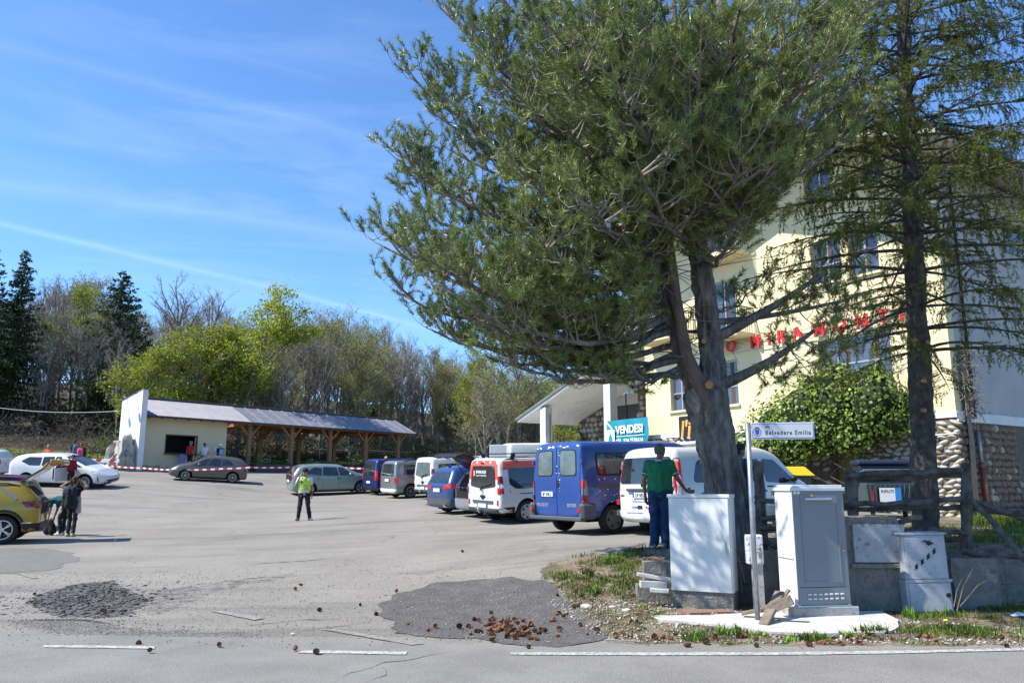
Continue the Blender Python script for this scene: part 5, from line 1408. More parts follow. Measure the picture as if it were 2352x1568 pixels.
# rafters
x = 0.45
while x < LX:
 for front in (True, False):
  mb = MB()
  if front: mb.beam((x, 0.0, roofz(0) - 0.12), (x, RY, RZ - 0.12), 0.10, 0.16)
  elif x < 7: continue
  else: mb.beam((x, RY, RZ - 0.12), (x, BY, roofz(BY) - 0.12), 0.10, 0.16)
  mb.build('rafter', M['timber'], pav)
 x += 0.86
PX = [7.85, 11.25, 14.65, 18.05, 21.45]
for y, name in ((0.8, 'eaves_beam'), (4.8, 'eaves_beam')):
 zb_ = roofz(y) - 0.34
 mb = MB(); mb.beam((6.16, y, zb_), (LX - 0.25, y, zb_), 0.20, 0.28); mb.build(name, M['timber'], pav)
 for i, px in enumerate(PX):
  mb = MB(); mb.box((px - 0.13, y - 0.13, KB - 0.4), (px + 0.13, y + 0.13, zb_ - 0.14))
  mb.build('post', M['timber_grey'] if y < 1 else M['timber'], pav, bevel=0.01)
  for s_ in (-1, 1):
   if px + s_ * 0.8 < 6.3 or px + s_ * 0.8 > LX: continue
   mb = MB(); mb.beam((px + s_ * 0.12, y, zb_ - 0.85), (px + s_ * 0.80, y, zb_ - 0.13), 0.14, 0.14); mb.build('brace', M['timber'], pav)
mb = MB(); mb.beam((6.16, RY, RZ - 0.36), (LX - 0.25, RY, RZ - 0.36), 0.2, 0.26); mb.build('ridge_beam', M['timber'], pav)
for px in PX:
 zb_ = roofz(0.8) - 0.36
 mb = MB(); mb.beam((px, 0.5, zb_ - 0.02), (px, 5.1, zb_ - 0.02), 0.16, 0.26); mb.build('tie_beam', M['timber'], pav)
 mb = MB(); mb.beam((px, RY, zb_ + 0.1), (px, RY, RZ - 0.46), 0.16, 0.16); mb.build('king_post', M['timber'], pav)
 for yy_, s_ in ((0.8, 1), (4.8, -1)):
  mb = MB(); mb.beam((px, yy_ + s_ * 0.12, zb_ - 0.75), (px, yy_ + s_ * 0.75, zb_ - 0.13), 0.14, 0.14); mb.build('brace', M['timber'], pav)
# platform
mb = MB(); mb.box((-0.5, -0.25, KB - 1.5), (LX + 0.6, BY + 0.6, KB - 0.02))
tag(mb.build('pavilion_floor', M['concrete'], None), 'low concrete platform under the pavilion', kind='structure').matrix_world = Matrix.Translation((-22.63, 48.0, 0)) @ Matrix.Rotation(ang, 4, 'Z')
PM = Matrix.Translation((-22.63, 48.0, 0)) @ Matrix.Rotation(ang, 4, 'Z')
def P(x, y, z): return PM @ Vector((x, y, z))
# artificial rock at the foot of the end wall
def rock(name, label, loc, size, m, seed=0, cat='rock', sub=3):
 bm = bmesh.new(); bmesh.ops.create_icosphere(bm, subdivisions=sub, radius=1)
 for v in bm.verts:
  n_ = noise.noise(v.co * 1.7 + Vector((seed, 0, 0))) * 0.45 + noise.noise(v.co * 4.5 + Vector((seed, 3, 0))) * 0.18
  v.co = v.co * (1 + n_)
  v.co = Vector((v.co.x * size[0], v.co.y * size[1], v.co.z * size[2]))
 me = bpy.data.meshes.new(name); bm.to_mesh(me); bm.free(); me.materials.append(m)
 me.polygons.foreach_set('use_smooth', [True] * len(me.polygons)); me.set_sharp_from_angle(angle=radians(30))
 o = link(name, me); o.location = loc
 return tag(o, label, cat) if label else o
rk = mat('sculpted_rock', (0.30, 0.27, 0.22), (0.46, 0.43, 0.38), 1.4, 0.95, bump=0.8, bscale=6, c3=(0.05, 0.055, 0.06), s3=1.2, a3=0.85)
rock('rock', 'tall pale climbing rock at the foot of the white end wall', P(-0.75, -0.05, 3.35), (0.5, 0.75, 1.25), rk, 1)
rock('rock', 'rounded brown topped rock left of the tall one by the end wall', P(-0.85, 1.1, 3.25), (0.5, 0.9, 1.15), rk, 5)
# planters
pl_m = mat('anthracite_planter', (0.035, 0.037, 0.042), rough=0.6)
def leaf_clump(n, c, r, size, seed, squash=1.0):
 rng = np.random.RandomState(seed)
 d = rng.normal(size=(n, 3)); d /= np.linalg.norm(d, axis=1)[:, None]
 rad = rng.uniform(0.55, 1.0, n) ** 0.5
 p = np.array(c) + d * rad[:, None] * np.array(r)
 a = rng.normal(size=(n, 3)); a /= np.linalg.norm(a, axis=1)[:, None]
 b = np.cross(a, rng.normal(size=(n, 3))); b /= np.linalg.norm(b, axis=1)[:, None]
 s = size * rng.uniform(0.6, 1.3, n)[:, None]
 V = np.stack([p - a * s, p + b * s * 0.5, p + a * s, p - b * s * 0.5], 1).reshape(-1, 3)
 return V, np.arange(n * 4).reshape(-1, 4)
M['leaf_mid'] = leafmat('green_leaves', (0.05, 0.10, 0.02), (0.11, 0.17, 0.04))
M['petal'] = leafmat('pale_petals', (0.55, 0.40, 0.45), (0.6, 0.6, 0.5), 0.2)
for i, (x0, x1, lb) in enumerate(((7.2, 10.2, 'long dark planter box right of the bronze hatchback'), (10.9, 14.2, 'long dark planter box behind the pale green hatchback'), (14.9, 17.6, 'long dark planter box left of the dark blue boxy car'))):
 t = thing('planter_box', lb, 'planter', P((x0 + x1) / 2, -0.9, 0) + Vector((0, 0, 0)), (0, 0, ang), 'planter boxes along the pavilion front')
 gz = 2.32
 mb = MB(); L_ = (x1 - x0) / 2; mb.box((-L_, -0.35, gz), (L_, 0.35, gz + 0.82)); mb.box((-L_ - 0.03, -0.38, gz + 0.78), (L_ + 0.03, 0.38, gz + 0.84)); mb.build('box', pl_m, t)
 V = []; F = []; b = 0
 for k in range(9):
  v, f = leaf_clump(60, (random.uniform(-L_, L_) * 0.9, 0, gz + 0.9 + random.uniform(0, 0.12)), (0.28, 0.25, random.uniform(0.12, 0.28)), 0.06, k + i * 20)
  V.append(v); F.append(f + b); b += len(v)
 o = link('plants', np_mesh('plants', np.concatenate(V), np.concatenate(F), [M['leaf_mid']]), t); o['kind'] = 'stuff'
 v, f = leaf_clump(50, (-0.6, 0, gz + 1.05), (0.5, 0.3, 0.15), 0.05, 77 + i)
 o = link('flowers', np_mesh('flowers', v, f, [M['petal']]), t); o['kind'] = 'stuff'
# banners on a frame under the far end of the pavilion
t = thing('banner_fence', 'black event banners with tricolour shields under the far end of the pavilion', 'banner', P(17.2, 6.6, 0), (0, 0, ang + 0.05))
bmt = mat('black_banner_cloth', (0.02, 0.022, 0.028), rough=0.7)
for i, (x0, x1, z0, z1) in enumerate(((-3.9, -1.6, 3.0, 3.95), (-1.5, 0.8, 3.1, 4.0), (0.9, 3.6, 3.15, 4.35))):
 mb = MB(); mb.add([(x0, 0, z0), (x1, 0, z0 + 0.05), (x1, 0, z1 + (0.25 if i == 2 else 0)), (x0, 0, z1), (x0, 0.02, z0), (x1, 0.02, z0 + 0.05), (x1, 0.02, z1 + (0.25 if i == 2 else 0)), (x0, 0.02, z1)], [(0, 1, 2, 3), (7, 6, 5, 4), (0, 4, 5, 1), (1, 5, 6, 2), (2, 6, 7, 3), (3, 7, 4, 0)])
 pn = mb.build('banner_panel', bmt, t)
 cx, cz = ((x0 + x1) / 2 + 0.4, (z0 + z1) / 2 + 0.05)
 for j, mm in enumerate((mat('flag_green', (0.02, 0.25, 0.06)), M['white'], M['ink_red'])):
  mb = MB(); a = cx - 0.33 + j * 0.22
  mb.add([(a, -0.015, cz + 0.34), (a + 0.22, -0.015, cz + 0.34), (a + 0.22, -0.015, cz - (0.36 if j < 1 else (0.30 if j == 1 else 0.16))), (a, -0.015, cz - (0.16 if j == 0 else 0.36))], [(0, 1, 2, 3)])
  mb.build('shield_stripe', mm, pn)
mb = MB()
mb.tube([(0.9, 0.1, 2.7), (0.9, 0.1, 4.75)], 0.04, 6); mb.tube([(0.4, 0.1, 4.75), (4.2, 0.1, 4.75)], 0.05, 6); mb.tube([(4.1, 0.1, 2.7), (4.1, 0.1, 4.75)], 0.04, 6); mb.tube([(-3.9, 0.1, 2.7), (-3.9, 0.1, 4.0)], 0.03, 6)
mb.build('frame', M['white'], t)
# wooden barrier along the grass
wood_b = mat('grey_barrier_wood', (0.20, 0.18, 0.15), (0.30, 0.27, 0.23), 4, 0.9)
t = thing('wooden_barrier', 'low grey wooden roadside barrier along the grass bank', 'barrier', (-36, 44.8, 0))
px = -46.0; ptsb = []
while px <= -23.4:
 yb_ = bank_y(px) - 0.3; ptsb.append((px + 36, yb_ - 44.8, tz(px, yb_))); px += 2.6
for i, p in enumerate(ptsb):
 mb = MB(); mb.tube([(p[0], p[1], p[2] - 0.3), (p[0], p[1], p[2] + 0.72)], 0.09, 7); mb.build('post', wood_b, t)
 if i:
  q = ptsb[i - 1]
  mb = MB(); mb.tube([(q[0], q[1] - 0.12, q[2] + 0.56), (p[0], p[1] - 0.12, p[2] + 0.56)], 0.10, 7); mb.build('rail', wood_b, t)
t = thing('wooden_barrier', 'low wooden rail seen between the posts of the open pavilion', 'barrier', P(13.5, 6.6, 0), (0, 0, ang))
for i in range(5):
 x_ = -7 + i * 3.4
 mb = MB(); mb.box((x_ - 0.07, -0.07, KB - 0.3), (x_ + 0.07, 0.07, KB + 0.75)); mb.build('post', wood_b, t)
 if i < 4: mb = MB(); mb.box((x_ + 0.02, -0.14, KB + 0.42), (x_ + 3.38, -0.075, KB + 0.66)); mb.build('rail', wood_b, t)
# red and white tape
def tape(pts, w, label):
 t = thing('barrier_tape', label, 'barrier tape', pts[0])
 dense = []
 for a, b in zip(pts[:-1], pts[1:]):
  n = max(2, int((b - a).length / 0.22))
  sag = (b - a).length * 0.012
  for k in range(n):
   f = k / n
   dense.append(a.lerp(b, f) - Vector((0, 0, sag * 4 * f * (1 - f))))
 dense.append(pts[-1])
 rr = random.Random(2)
 for ci, nm in ((0, 'ribbon_white'), (1, 'ribbon_red')):
  mb = MB()
  for k in range(len(dense) - 1):
   if k % 2 != ci: continue
   a, b = dense[k] - pts[0], dense[k + 1] - pts[0]
   mb.add([a, b, b + Vector((0, 0, w)), a + Vector((0, 0, w)), a + Vector((0, 0.01, 0)), b + Vector((0, 0.01, 0)), b + Vector((0, 0.01, w)), a + Vector((0, 0.01, w))],
                   [(0, 1, 2, 3), (7, 6, 5, 4), (0, 4, 5, 1), (3, 2, 6, 7), (0, 3, 7, 4), (1, 5, 6, 2)])
  o = mb.build('ribbon', M['white'] if ci == 0 else mat('tape_red', (0.62, 0.03, 0.02), rough=0.5), t); o['kind'] = 'stuff'
tape([at(105, 465.8, 45.5), at(143, 468.6, 44.5), at(178, 470.2, 43.4), at(223, 469.2, 43.2), at(250, 467.9, 43.2), at(297, 467.4, 45)], 0.09, 'red and white striped tape strung in front of the bronze hatchback')
tape([at(297, 467.4, 45), at(340, 467.8, 46.5), at(364, 469.0, 46.0)], 0.09, 'red and white striped tape running on behind the pale green hatchback')
# cables
def cable(pts, r, label, sag=0.4):
 mb = MB(); P_ = []
 a, b = pts
 for k in range(17):
  f = k / 16; P_.append(a.lerp(b, f) - Vector((0, 0, sag * 4 * f * (1 - f))))
 mb.tube(P_, r, 5)
 tag(mb.build('overhead_cable', M['galv'] if r > 0.02 else M['iron'], None, smooth=True), label, 'cable')
cable((at(-30, 403, 58), at(124, 410.5, 51)), 0.026, 'thin cable sagging in front of the dark wood to the end wall', 0.35)
cable((at(231, 425, 56), at(420, 452, 74)), 0.03, 'pale cable crossing behind the open pavilion', 0.5)
# small barrier board behind the white car
t = thing('road_barrier', 'small red and white barrier board behind the bonnet of the white hybrid car', 'barrier', at(96, 462.5, 44.5))
mb = MB(); mb.box((-1.3, -0.03, 0.02), (1.3, 0.03, 0.22)); b_ = mb.build('board', M['white'], t)
for i in range(3):
 mb = MB(); x_ = -0.9 + i * 0.8; mb.add([(x_, -0.035, 0.02), (x_ + 0.3, -0.035, 0.02), (x_ + 0.45, -0.035, 0.22), (x_ + 0.15, -0.035, 0.22)], [(0, 1, 2, 3)]); mb.build('stripe', M['ink_red'], b_)
for x_ in (-1.0, 1.0):
 mb = MB(); mb.tube([(x_, 0.05, -0.9), (x_, 0.05, 0.25)], 0.03, 6); mb.build('leg', M['galv'], t)
# ------------------------------------------------------------------ the hotel
HA = atan2(.834, -.552)
hotel = thing('hotel_building', 'cream hotel with a stone faced base, gabled roof and a side porch', 'building', (13.6, 24.0, 0), (0, 0, HA))
HM = Matrix.Translation((13.6, 24.0, 0)) @ Matrix.Rotation(HA, 4, 'Z')
# local x runs along the front (away to the left in the photo), y points out of the front wall
WT = 13.65
def gab(x): return 12.18 + 0.355 * min(x, WT - x)
WIN = [ # t0,t1,z0,z1, mullions, transom height fraction, kind
 (1.90, 4.63, 4.95, 6.78, (0.245, 0.755), 0.50, 'glass_blue'),
 (3.45, 4.67, 8.86, 10.48, (0.5,), 0.42, 'glass_blue'),
 (2.04, 3.16, 8.84, 10.58, (0.5,), 0.42, 'glass_blue'),
 (1.58, 2.45, 12.02, 12.75, (0.5,), None, 'glass_blue'),
 (3.57, 4.75, 11.9, 13.4, (0.5,), 0.42, 'glass_blue'),
 (8.35, 9.20, 4.85, 6.66, (), 0.42, 'glass_blue'),
 (8.25, 9.60, 7.75, 10.0, (0.5,), None, 'glass_blue'),
 (8.25, 9.60, 11.0, 12.8, (0.5,), None, 'glass_blue'),
 (11.0, 12.1, 4.85, 6.66, (0.5,), 0.42, 'glass_blue'),
 (11.4, 12.6, 8.3, 10.0, (0.5,), None, 'glass_blue')]
xs = sorted(set([0.0, WT] + [w[0] for w in WIN] + [w[1] for w in WIN]))
zs = sorted(set([3.90, 12.0] + [w[2] for w in WIN] + [w[3] for w in WIN if w[3] < 13.0]))
zs = [z for z in zs if z <= 12.0] + []
mb = MB()
TH = 0.35
for xa, xb in zip(xs[:-1], xs[1:]):
 zlist = sorted(set([3.90] + [q for w in WIN if w[0] <= xa and w[1] >= xb for q in (w[2], w[3])]))
 segs = []; z = 3.90
 ws = sorted([w for w in WIN if w[0] <= xa + 1e-6 and w[1] >= xb - 1e-6], key=lambda w: w[2])
 for w in ws: segs.append((z, w[2])); z = w[3]
 for a, b in segs: mb.box((xa, -TH, a), (xb, 0, b))
 # last piece follows the gable slope
 za, zb_ = gab(xa), gab(xb)
 pts = [(xa, z), (xb, z), (xb, zb_)] + ([(WT / 2, gab(WT / 2))] if xa < WT / 2 < xb else []) + [(xa, za)]
 nn = len(pts)
 vs = [(p[0], 0, p[1]) for p in pts] + [(p[0], -TH, p[1]) for p in pts]
 mb.add(vs, [tuple(range(nn)), tuple(range(2 * nn - 1, nn - 1, -1))] + [(i, nn + i, nn + (i + 1) % nn, (i + 1) % nn) for i in range(nn)])
wall = mb.build('front_wall', M['cream'], hotel)
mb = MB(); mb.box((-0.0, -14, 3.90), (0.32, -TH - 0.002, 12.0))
mb.build('side_wall', mat('shaded_side_plaster', (0.36, 0.36, 0.355), (0.42, 0.42, 0.41), 1.0, 0.9, bump=0.2, bscale=40), hotel)  # white plaster greyed: this side's shade is put into the colour
mb = MB(); mb.box((WT - 0.32, -14, 3.3), (WT, -TH - 0.002, 11.9)); mb.build('far_side_wall', M['cream'], hotel)
mb = MB(); mb.box((0.34, -13.9, 3.5), (WT - 0.34, -1.4, 11.8)); mb.build('interior', M['dark'], hotel)
mb = MB(); mb.box((-0.035, 0.002, 3.72), (WT + 0.0, 0.05, 3.90)); mb.build('string_course', M['white_plaster'], hotel)
mb = MB(); mb.box((-0.05, -14, 3.60), (-0.002, 0.0, 3.90)); mb.build('string_course', M['white_plaster'], hotel)
for w in WIN:
 t0, t1, z0, z1, mull, tr_, gk = w
 mb = MB(); f = 0.06; dep = -0.16
 mb.box((t0, dep - 0.05, z0), (t0 + f, dep, z1)); mb.box((t1 - f, dep - 0.05, z0), (t1, dep, z1))
 mb.box((t0 + f, dep - 0.05, z0), (t1 - f, dep, z0 + f)); mb.box((t0 + f, dep - 0.05, z1 - f), (t1 - f, dep, z1))
 fr = mb.build('window', M['alu'], hotel)
 cuts = [t0 + f] + [lerp(t0, t1, q) for q in mull] + [t1 - f]
 for q in cuts[1:-1]:
  mb = MB(); mb.box((q - 0.035, dep - 0.045, z0 + f), (q + 0.035, dep + 0.012, z1 - f)); mb.build('mullion', M['alu'], fr)
 if tr_:
  zt_ = lerp(z0, z1, tr_); mb = MB(); mb.box((t0 + f, dep - 0.045, zt_ - 0.03), (t1 - f, dep + 0.008, zt_ + 0.03)); mb.build('transom', M['alu'], fr)
 zz = [z0 + f] + ([lerp(z0, z1, tr_)] if tr_ else []) + [z1 - f]
 for a, b in zip(cuts[:-1], cuts[1:]):
  for c0, c1 in zip(zz[:-1], zz[1:]):
   mb = MB(); mb.box((a + 0.01, dep - 0.03, c0 + 0.01), (b - 0.01, dep - 0.02, c1 - 0.01)); mb.build('pane', M[gk], fr)
 for q in ((0.22, 0.62) if t1 - t0 > 2 else (0.48,)):
  if z1 < 11.5:
   mb = MB(); xx = lerp(t0, t1, q); mb.box((xx - 0.09, dep - 0.019, z0 + f + 0.02), (xx + 0.09, dep - 0.012, z1 - f - 0.02)); mb.build('curtain', mat('terracotta_curtain', (0.10, 0.05, 0.045), rough=0.8), fr)
 mb = MB(); mb.box((t0 - 0.08, -0.1, z0 - 0.08), (t1 + 0.08, 0.10, z0 - 0.002)); mb.build('window_sill', M['cream'], hotel)
# roof slabs with deep overhang
OV = 2.7
for side in (0, 1):
 if side == 0: xa, xb = -1.6, WT / 2
 else: xa, xb = WT / 2, WT + 1.3
 def rz(x): return 12.18 + 0.355 * (x if side == 0 else WT - x)
 mb = MB()
 vs = []
 for x in (xa, xb):
  for y in (OV, -14.5):
   vs.append((x, y, rz(x) + 0.02)); vs.append((x, y, rz(x) + 0.30))
 mb.add(vs, [(0, 2, 6, 4), (1, 5, 7, 3), (0, 1, 3, 2), (4, 6, 7, 5), (0, 4, 5, 1), (2, 3, 7, 6)])
 mb.build('roof_slope', [mat('warm_grey_soffit', (0.40, 0.36, 0.28), (0.46, 0.42, 0.34), 2, 0.9)], hotel)
 mb = MB()
 vs = []
 for x in (xa - 0.06 * (1 - side), xb + 0.06 * side):
  for y in (OV + 0.08, -14.6):
   vs.append((x, y, rz(x) + 0.302)); vs.append((x, y, rz(x) + 0.40))
 mb.add(vs, [(0, 2, 6, 4), (1, 5, 7, 3), (0, 1, 3, 2), (4, 6, 7, 5), (0, 4, 5, 1), (2, 3, 7, 6)])
 mb.build('roof_covering', M['roof_dark'], hotel)
mb = MB(); mb.beam((-1.68, OV, 11.85), (-1.68, -14.5, 11.85), 0.16, 0.12); mb.build('gutter', M['gutter'], hotel)
# dark gable opening high on the side wall
mb = MB(); mb.box((-0.06, -5.6, 9.7), (-0.002, -4.4, 10.7)); mb.build('side_window', M['glass'], hotel)
# balconies
for (a, b, z) in ((7.4, 9.7, 7.55), (10.6, 13.2, 8.0), (7.4, 9.7, 10.9)):
 mb = MB(); mb.box((a, 0.002, z - 0.16), (b, 1.05, z)); bl = mb.build('balcony', M['cream'], hotel)
 mb = MB(); mb.beam((a, 1.0, z + 1.0), (b, 1.0, z + 1.0), 0.05, 0.04); mb.beam((a + 0.02, 0.02, z + 1.0), (a + 0.02, 1.0, z + 1.0), 0.04, 0.04); mb.build('handrail', M['iron'], bl)
 x = a + 0.05
 while x < b:
  mb = MB(); mb.box((x - 0.009, 0.99, z), (x + 0.009, 1.01, z + 1.0)); mb.build('baluster', M['iron'], bl); x += 0.13
 y = 0.12
 while y < 1.0:
  mb = MB(); mb.box((a + 0.01, y - 0.009, z), (a + 0.03, y + 0.009, z + 1.0)); mb.build('baluster', M['iron'], bl); y += 0.13
# base wall behind the stones
mb = MB()
mb.box((0.0, -TH, -0.5), (3.35, -0.002, 3.70)); mb.box((4.35, -TH, -0.5), (WT, -0.002, 3.70)); mb.box((3.35, -TH, 2.95), (4.35, -0.002, 3.70))
mb.box((0.0, -14, -0.5), (0.32, -TH - 0.002, 3.60))
mb.build('base_wall', M['mortar'], hotel)
mb = MB(); mb.box((3.35, -0.32, 0.5), (4.35, -0.27, 2.95)); mb.build('door', mat('olive_door', (0.17, 0.15, 0.05), rough=0.6), hotel)
mb = MB(); mb.box((3.28, -0.1, 0.5), (3.348, 0.06, 3.0)); mb.box((4.352, -0.1, 0.5), (4.42, 0.06, 3.0)); o = mb.build('door_frame', M['frame_brown'], hotel); o['kind'] = 'stuff'
# river stones: a few shared shapes
def stone_mesh(seed):
 bm = bmesh.new(); bmesh.ops.create_icosphere(bm, subdivisions=1, radius=1)
 r = random.Random(seed)
 for v in bm.verts:
  v.co *= 1 + r.uniform(-0.16, 0.16)
  v.co = Vector((v.co.x * 1.0, v.co.y * 0.42, v.co.z * 1.0))
 me = bpy.data.meshes.new('stone'); bm.to_mesh(me); bm.free()
 me.polygons.foreach_set('use_smooth', [True] * len(me.polygons))
 return me
smesh = {}
for k in range(4):
 for j, mm in enumerate(('stone1', 'stone2', 'stone3')):
  m_ = stone_mesh(k); m_.materials.append(M[mm]); smesh[(k, j)] = m_
def stones(parent, u0, u1, z0, z1, frame, limit, w=0.33, h=0.15, seed=0, name='stone', skip=None, upright=0.0, brown=0.12, keep='low'):
 """lays rounded stones over a wall face; frame(u, z, depth) -> local point, rotation about z"""
 rr = random.Random(seed)
 P_ = []
 z = z0 + h * 0.4; row = 0
 while z < z1 - h * 0.3:
  u = u0 + (w * 0.5 if row % 2 else w * 0.12)
  while u < u1:
   ww = w * rr.uniform(0.75, 1.25)
   if not (skip and skip(u, z)): P_.append((u + rr.uniform(-.03, .03), z + rr.uniform(-.025, .025), ww * 0.53, h * rr.uniform(0.50, 0.66), rr.uniform(-0.45, 0.45)))
   u += ww * 0.98
  z += h * 0.98; row += 1
 if limit < len(P_): P_.sort(key=lambda q: q[0] if keep == 'low' else -q[0])
 rest = MB()
 for i, (u, z, a, b, tlt) in enumerate(P_):
  pos, rz_ = frame(u, z, 0.0)
  j = 2 if rr.random() < brown else (0 if rr.random() < 0.5 else 1)
  if i < limit:
   o = link(name, smesh[(rr.randrange(4), j)], parent, pos)
   o.rotation_mode = 'XYZ'
   o.rotation_euler = (0, tlt * 1.3, rz_)
   o.scale = (a, 0.20 + rr.uniform(0, 0.10), b)
  else:
   Mx = Matrix.Translation(pos) @ Matrix.Rotation(rz_, 4, 'Z') @ Matrix.Rotation(tlt, 4, 'Y') @ Matrix.Diagonal((a, 0.25, b, 1))
   me = smesh[(rr.randrange(4), 0)]
   rest.cur = 0 if j != 2 else 1
   rest.add([Mx @ v.co for v in me.vertices], [tuple(p.vertices) for p in me.polygons])
 if rest.v:
  o = rest.build('stonework', [M['stone1'], M['stone3']], parent, smooth=True)
  o['kind'] = 'stuff'
stones(hotel, 0.02, 4.6, 0.55, 3.68, lambda u, z, d: (Vector((u, 0.0, z)), 0.0), 190, seed=1, skip=lambda u, z: 3.2 < u < 4.5 and z < 3.0)
stones(hotel, 4.5, WT, 2.4, 3.70, lambda u, z, d: (Vector((u, 0.0, z)), 0.0), 0, seed=2, w=0.38)
stones(hotel, 0.02, 3.6, 0.55, 3.56, lambda u, z, d: (Vector((0.0, -u, z)), radians(90)), 100, w=0.22, h=0.22, seed=3, brown=0.85)  # mostly the darkened stones, so this wall's shade is in its colour
# pipes
mb = MB(); mb.tube([(-0.16, -0.85, 11.9), (-0.12, -0.85, 11.6), (-0.12, -0.85, 3.7)], 0.055, 8); mb.build('downpipe', M['gutter'], hotel, smooth=True)
mb = MB(); mb.tube([(-0.16, -0.86, 3.3), (-0.16, -0.90, 2.2)], 0.06, 8); mb.build('downpipe', M['galv'], hotel, smooth=True)
mb = MB(); mb.tube([(-0.16, -0.90, 2.22), (-0.18, -0.96, 0.6)], 0.075, 8); mb.tube([(-0.16, -0.90, 2.2), (-0.16, -0.90, 2.34)], 0.095, 8); o = mb.build('rust_pipe', mat('rust_brown_pipe', (0.20, 0.06, 0.035), (0.26, 0.09, 0.05), 5, 0.6), hotel, smooth=True)
mb = MB(); mb.tube([(3.3, 0.10, 3.75), (1.6, 0.14, 3.55), (0.7, 0.16, 3.2), (-0.03, 0.15, 3.22)], 0.022, 6); mb.build('white_cable', M['white'], hotel, smooth=True)
mb = MB(); mb.box((12.05, 0.05, 3.45), (12.5, 0.35, 3.52)); mb.beam((12.27, 0.0, 3.40), (12.27, 0.2, 3.46), 0.04, 0.04); mb.build('spotlight', M['alu'], hotel)
# red letters on their rail
sign = thing('wall_lettering', 'row of red letters reading CO MIRAMONTI on the cream wall', 'sign', (13.6, 24.0, 0), (0, 0, HA))
mb = MB(); mb.box((0.6, 0.10, 6.93), (9.6, 0.13, 6.96)); mb.box((0.6, 0.10, 7.28), (9.6, 0.13, 7.31)); o = mb.build('letter_rail', M['alu'], sign); o['kind'] = 'stuff'
for s_, tpos in (('C', 9.32), ('O', 8.68), ('M', 7.45), ('I', 6.62), ('R', 6.18), ('A', 5.48), ('M', 4.60), ('O', 3.78), ('N', 2.92), ('T', 2.10), ('I', 1.36)):
 text(s_, 0.66, M['red_letter'], sign, (tpos + 0.05, 0.17, 6.96), (-1, 0, 0), (0, 0, 1), 0.035, 'letter', bold=0.018, sx=0.92)
# restaurant board, partly behind the pine
bd = thing('wall_board', 'black board with a red and yellow apostrophe word behind the pine trunk', 'sign', (13.6, 24.0, 0), (0, 0, HA))
mb = MB(); mb.box((9.9, 0.02, 3.56), (11.6, 0.07, 4.58)); mb.build('board', M['ink'], bd)
gl = mat('red_yellow_lettering', (0.65, 0.10, 0.05), (0.75, 0.45, 0.08), 1.8, 0.5)
text("l'i", 0.95, gl, bd, (11.53, 0.075, 3.72), (-1, 0, 0), (0, 0, 1), 0.004, 'lettering', bold=0.02, shear=0.15)
# porch: canopy, columns, stone wall, terrace
cz = lambda x: 8.46 - 0.3235 * (x - 13.5)
mb = MB()
vs = []
for x in (WT + 0.002, 23.7):
 for y in (0.25, -3.7):
  vs.append((x, y, cz(x))); vs.append((x, y, cz(x) + 0.12))
mb.add(vs, [(0, 2, 6, 4), (1, 5, 7, 3), (0, 1, 3, 2), (4, 6, 7, 5), (0, 4, 5, 1), (2, 3, 7, 6)])
mb.build('porch_soffit', M['soffit'], hotel)
mb = MB()
vs = []
for x in (WT + 0.01, 23.8):
 for y in (0.33, -3.8):
  vs.append((x, y, cz(x) + 0.125)); vs.append((x, y, cz(x) + 0.26))
mb.add(vs, [(0, 2, 6, 4), (1, 5, 7, 3), (0, 1, 3, 2), (4, 6, 7, 5), (0, 4, 5, 1), (2, 3, 7, 6)])
mb.build('porch_roof', mat('greenish_roof_edge', (0.11, 0.13, 0.11), (0.17, 0.18, 0.15), 5, 0.7), hotel)
for x in (16.2, 21.45):
 mb = MB(); mb.box((x - 0.25, -0.30, 0.5), (x + 0.25, 0.15, cz(x + 0.25) - 0.002)); mb.build('column', M['column'], hotel, bevel=0.01)
# upper part of the annex
mb = MB(); mb.box((WT + 0.002, -5.5, 7.0), (17.2, -0.9, 8.6)); mb.build('annex_wall', M['cream'], hotel)
mb = MB(); mb.box((WT + 0.002, -1.0, 8.72), (15.6, 0.0, 9.45)); mb.build('annex_parapet', M['white_plaster'], hotel)
mb = MB()
vs = []
for x in (WT + 0.01, 19.4):
 for y in (0.2, -6.0):
  z_ = 9.95 - 0.36 * (x - WT); vs.append((x, y, z_)); vs.append((x, y, z_ + 0.25))
mb.add(vs, [(0, 2, 6, 4), (1, 5, 7, 3), (0, 1, 3, 2), (4, 6, 7, 5), (0, 4, 5, 1), (2, 3, 7, 6)])
mb.build('annex_roof', M['cream'], hotel)
# stone wall of the porch (set back)
ow = -3.7
mb = MB()
def wallpoly(xa, xb, z0):
 vs = [(xa, ow, z0), (xb, ow, z0), (xb, ow, cz(xb) - 0.01), (xa, ow, cz(xa) - 0.01), (xa, ow - 0.3, z0), (xb, ow - 0.3, z0), (xb, ow - 0.3, cz(xb) - 0.01), (xa, ow - 0.3, cz(xa) - 0.01)]
 mb.add(vs, [(0, 1, 2, 3), (7, 6, 5, 4), (0, 4, 5, 1), (1, 5, 6, 2), (2, 6, 7, 3), (3, 7, 4, 0)])
wallpoly(WT, 18.2, 2.0); wallpoly(20.3, 23.1, 2.0)
mb.box((18.2, ow - 0.3, 2.0), (20.3, ow, 4.5)); mb.box((18.2, ow - 0.3, 7.1), (20.3, ow, cz(20.3) - 0.0))if cz(20.3) > 7.1 else None
mb.build('porch_back_wall', M['mortar'], hotel)
stones(hotel, WT, 23.1, 3.2, 8.3, lambda u, z, d: (Vector((u, ow + 0.02, z)), 0.0), 110, w=0.36, h=0.30, seed=9, brown=0.4, keep='high',
       skip=lambda u, z: z > cz(u) - 0.1 or (18.1 < u < 20.4 and z > 4.4))
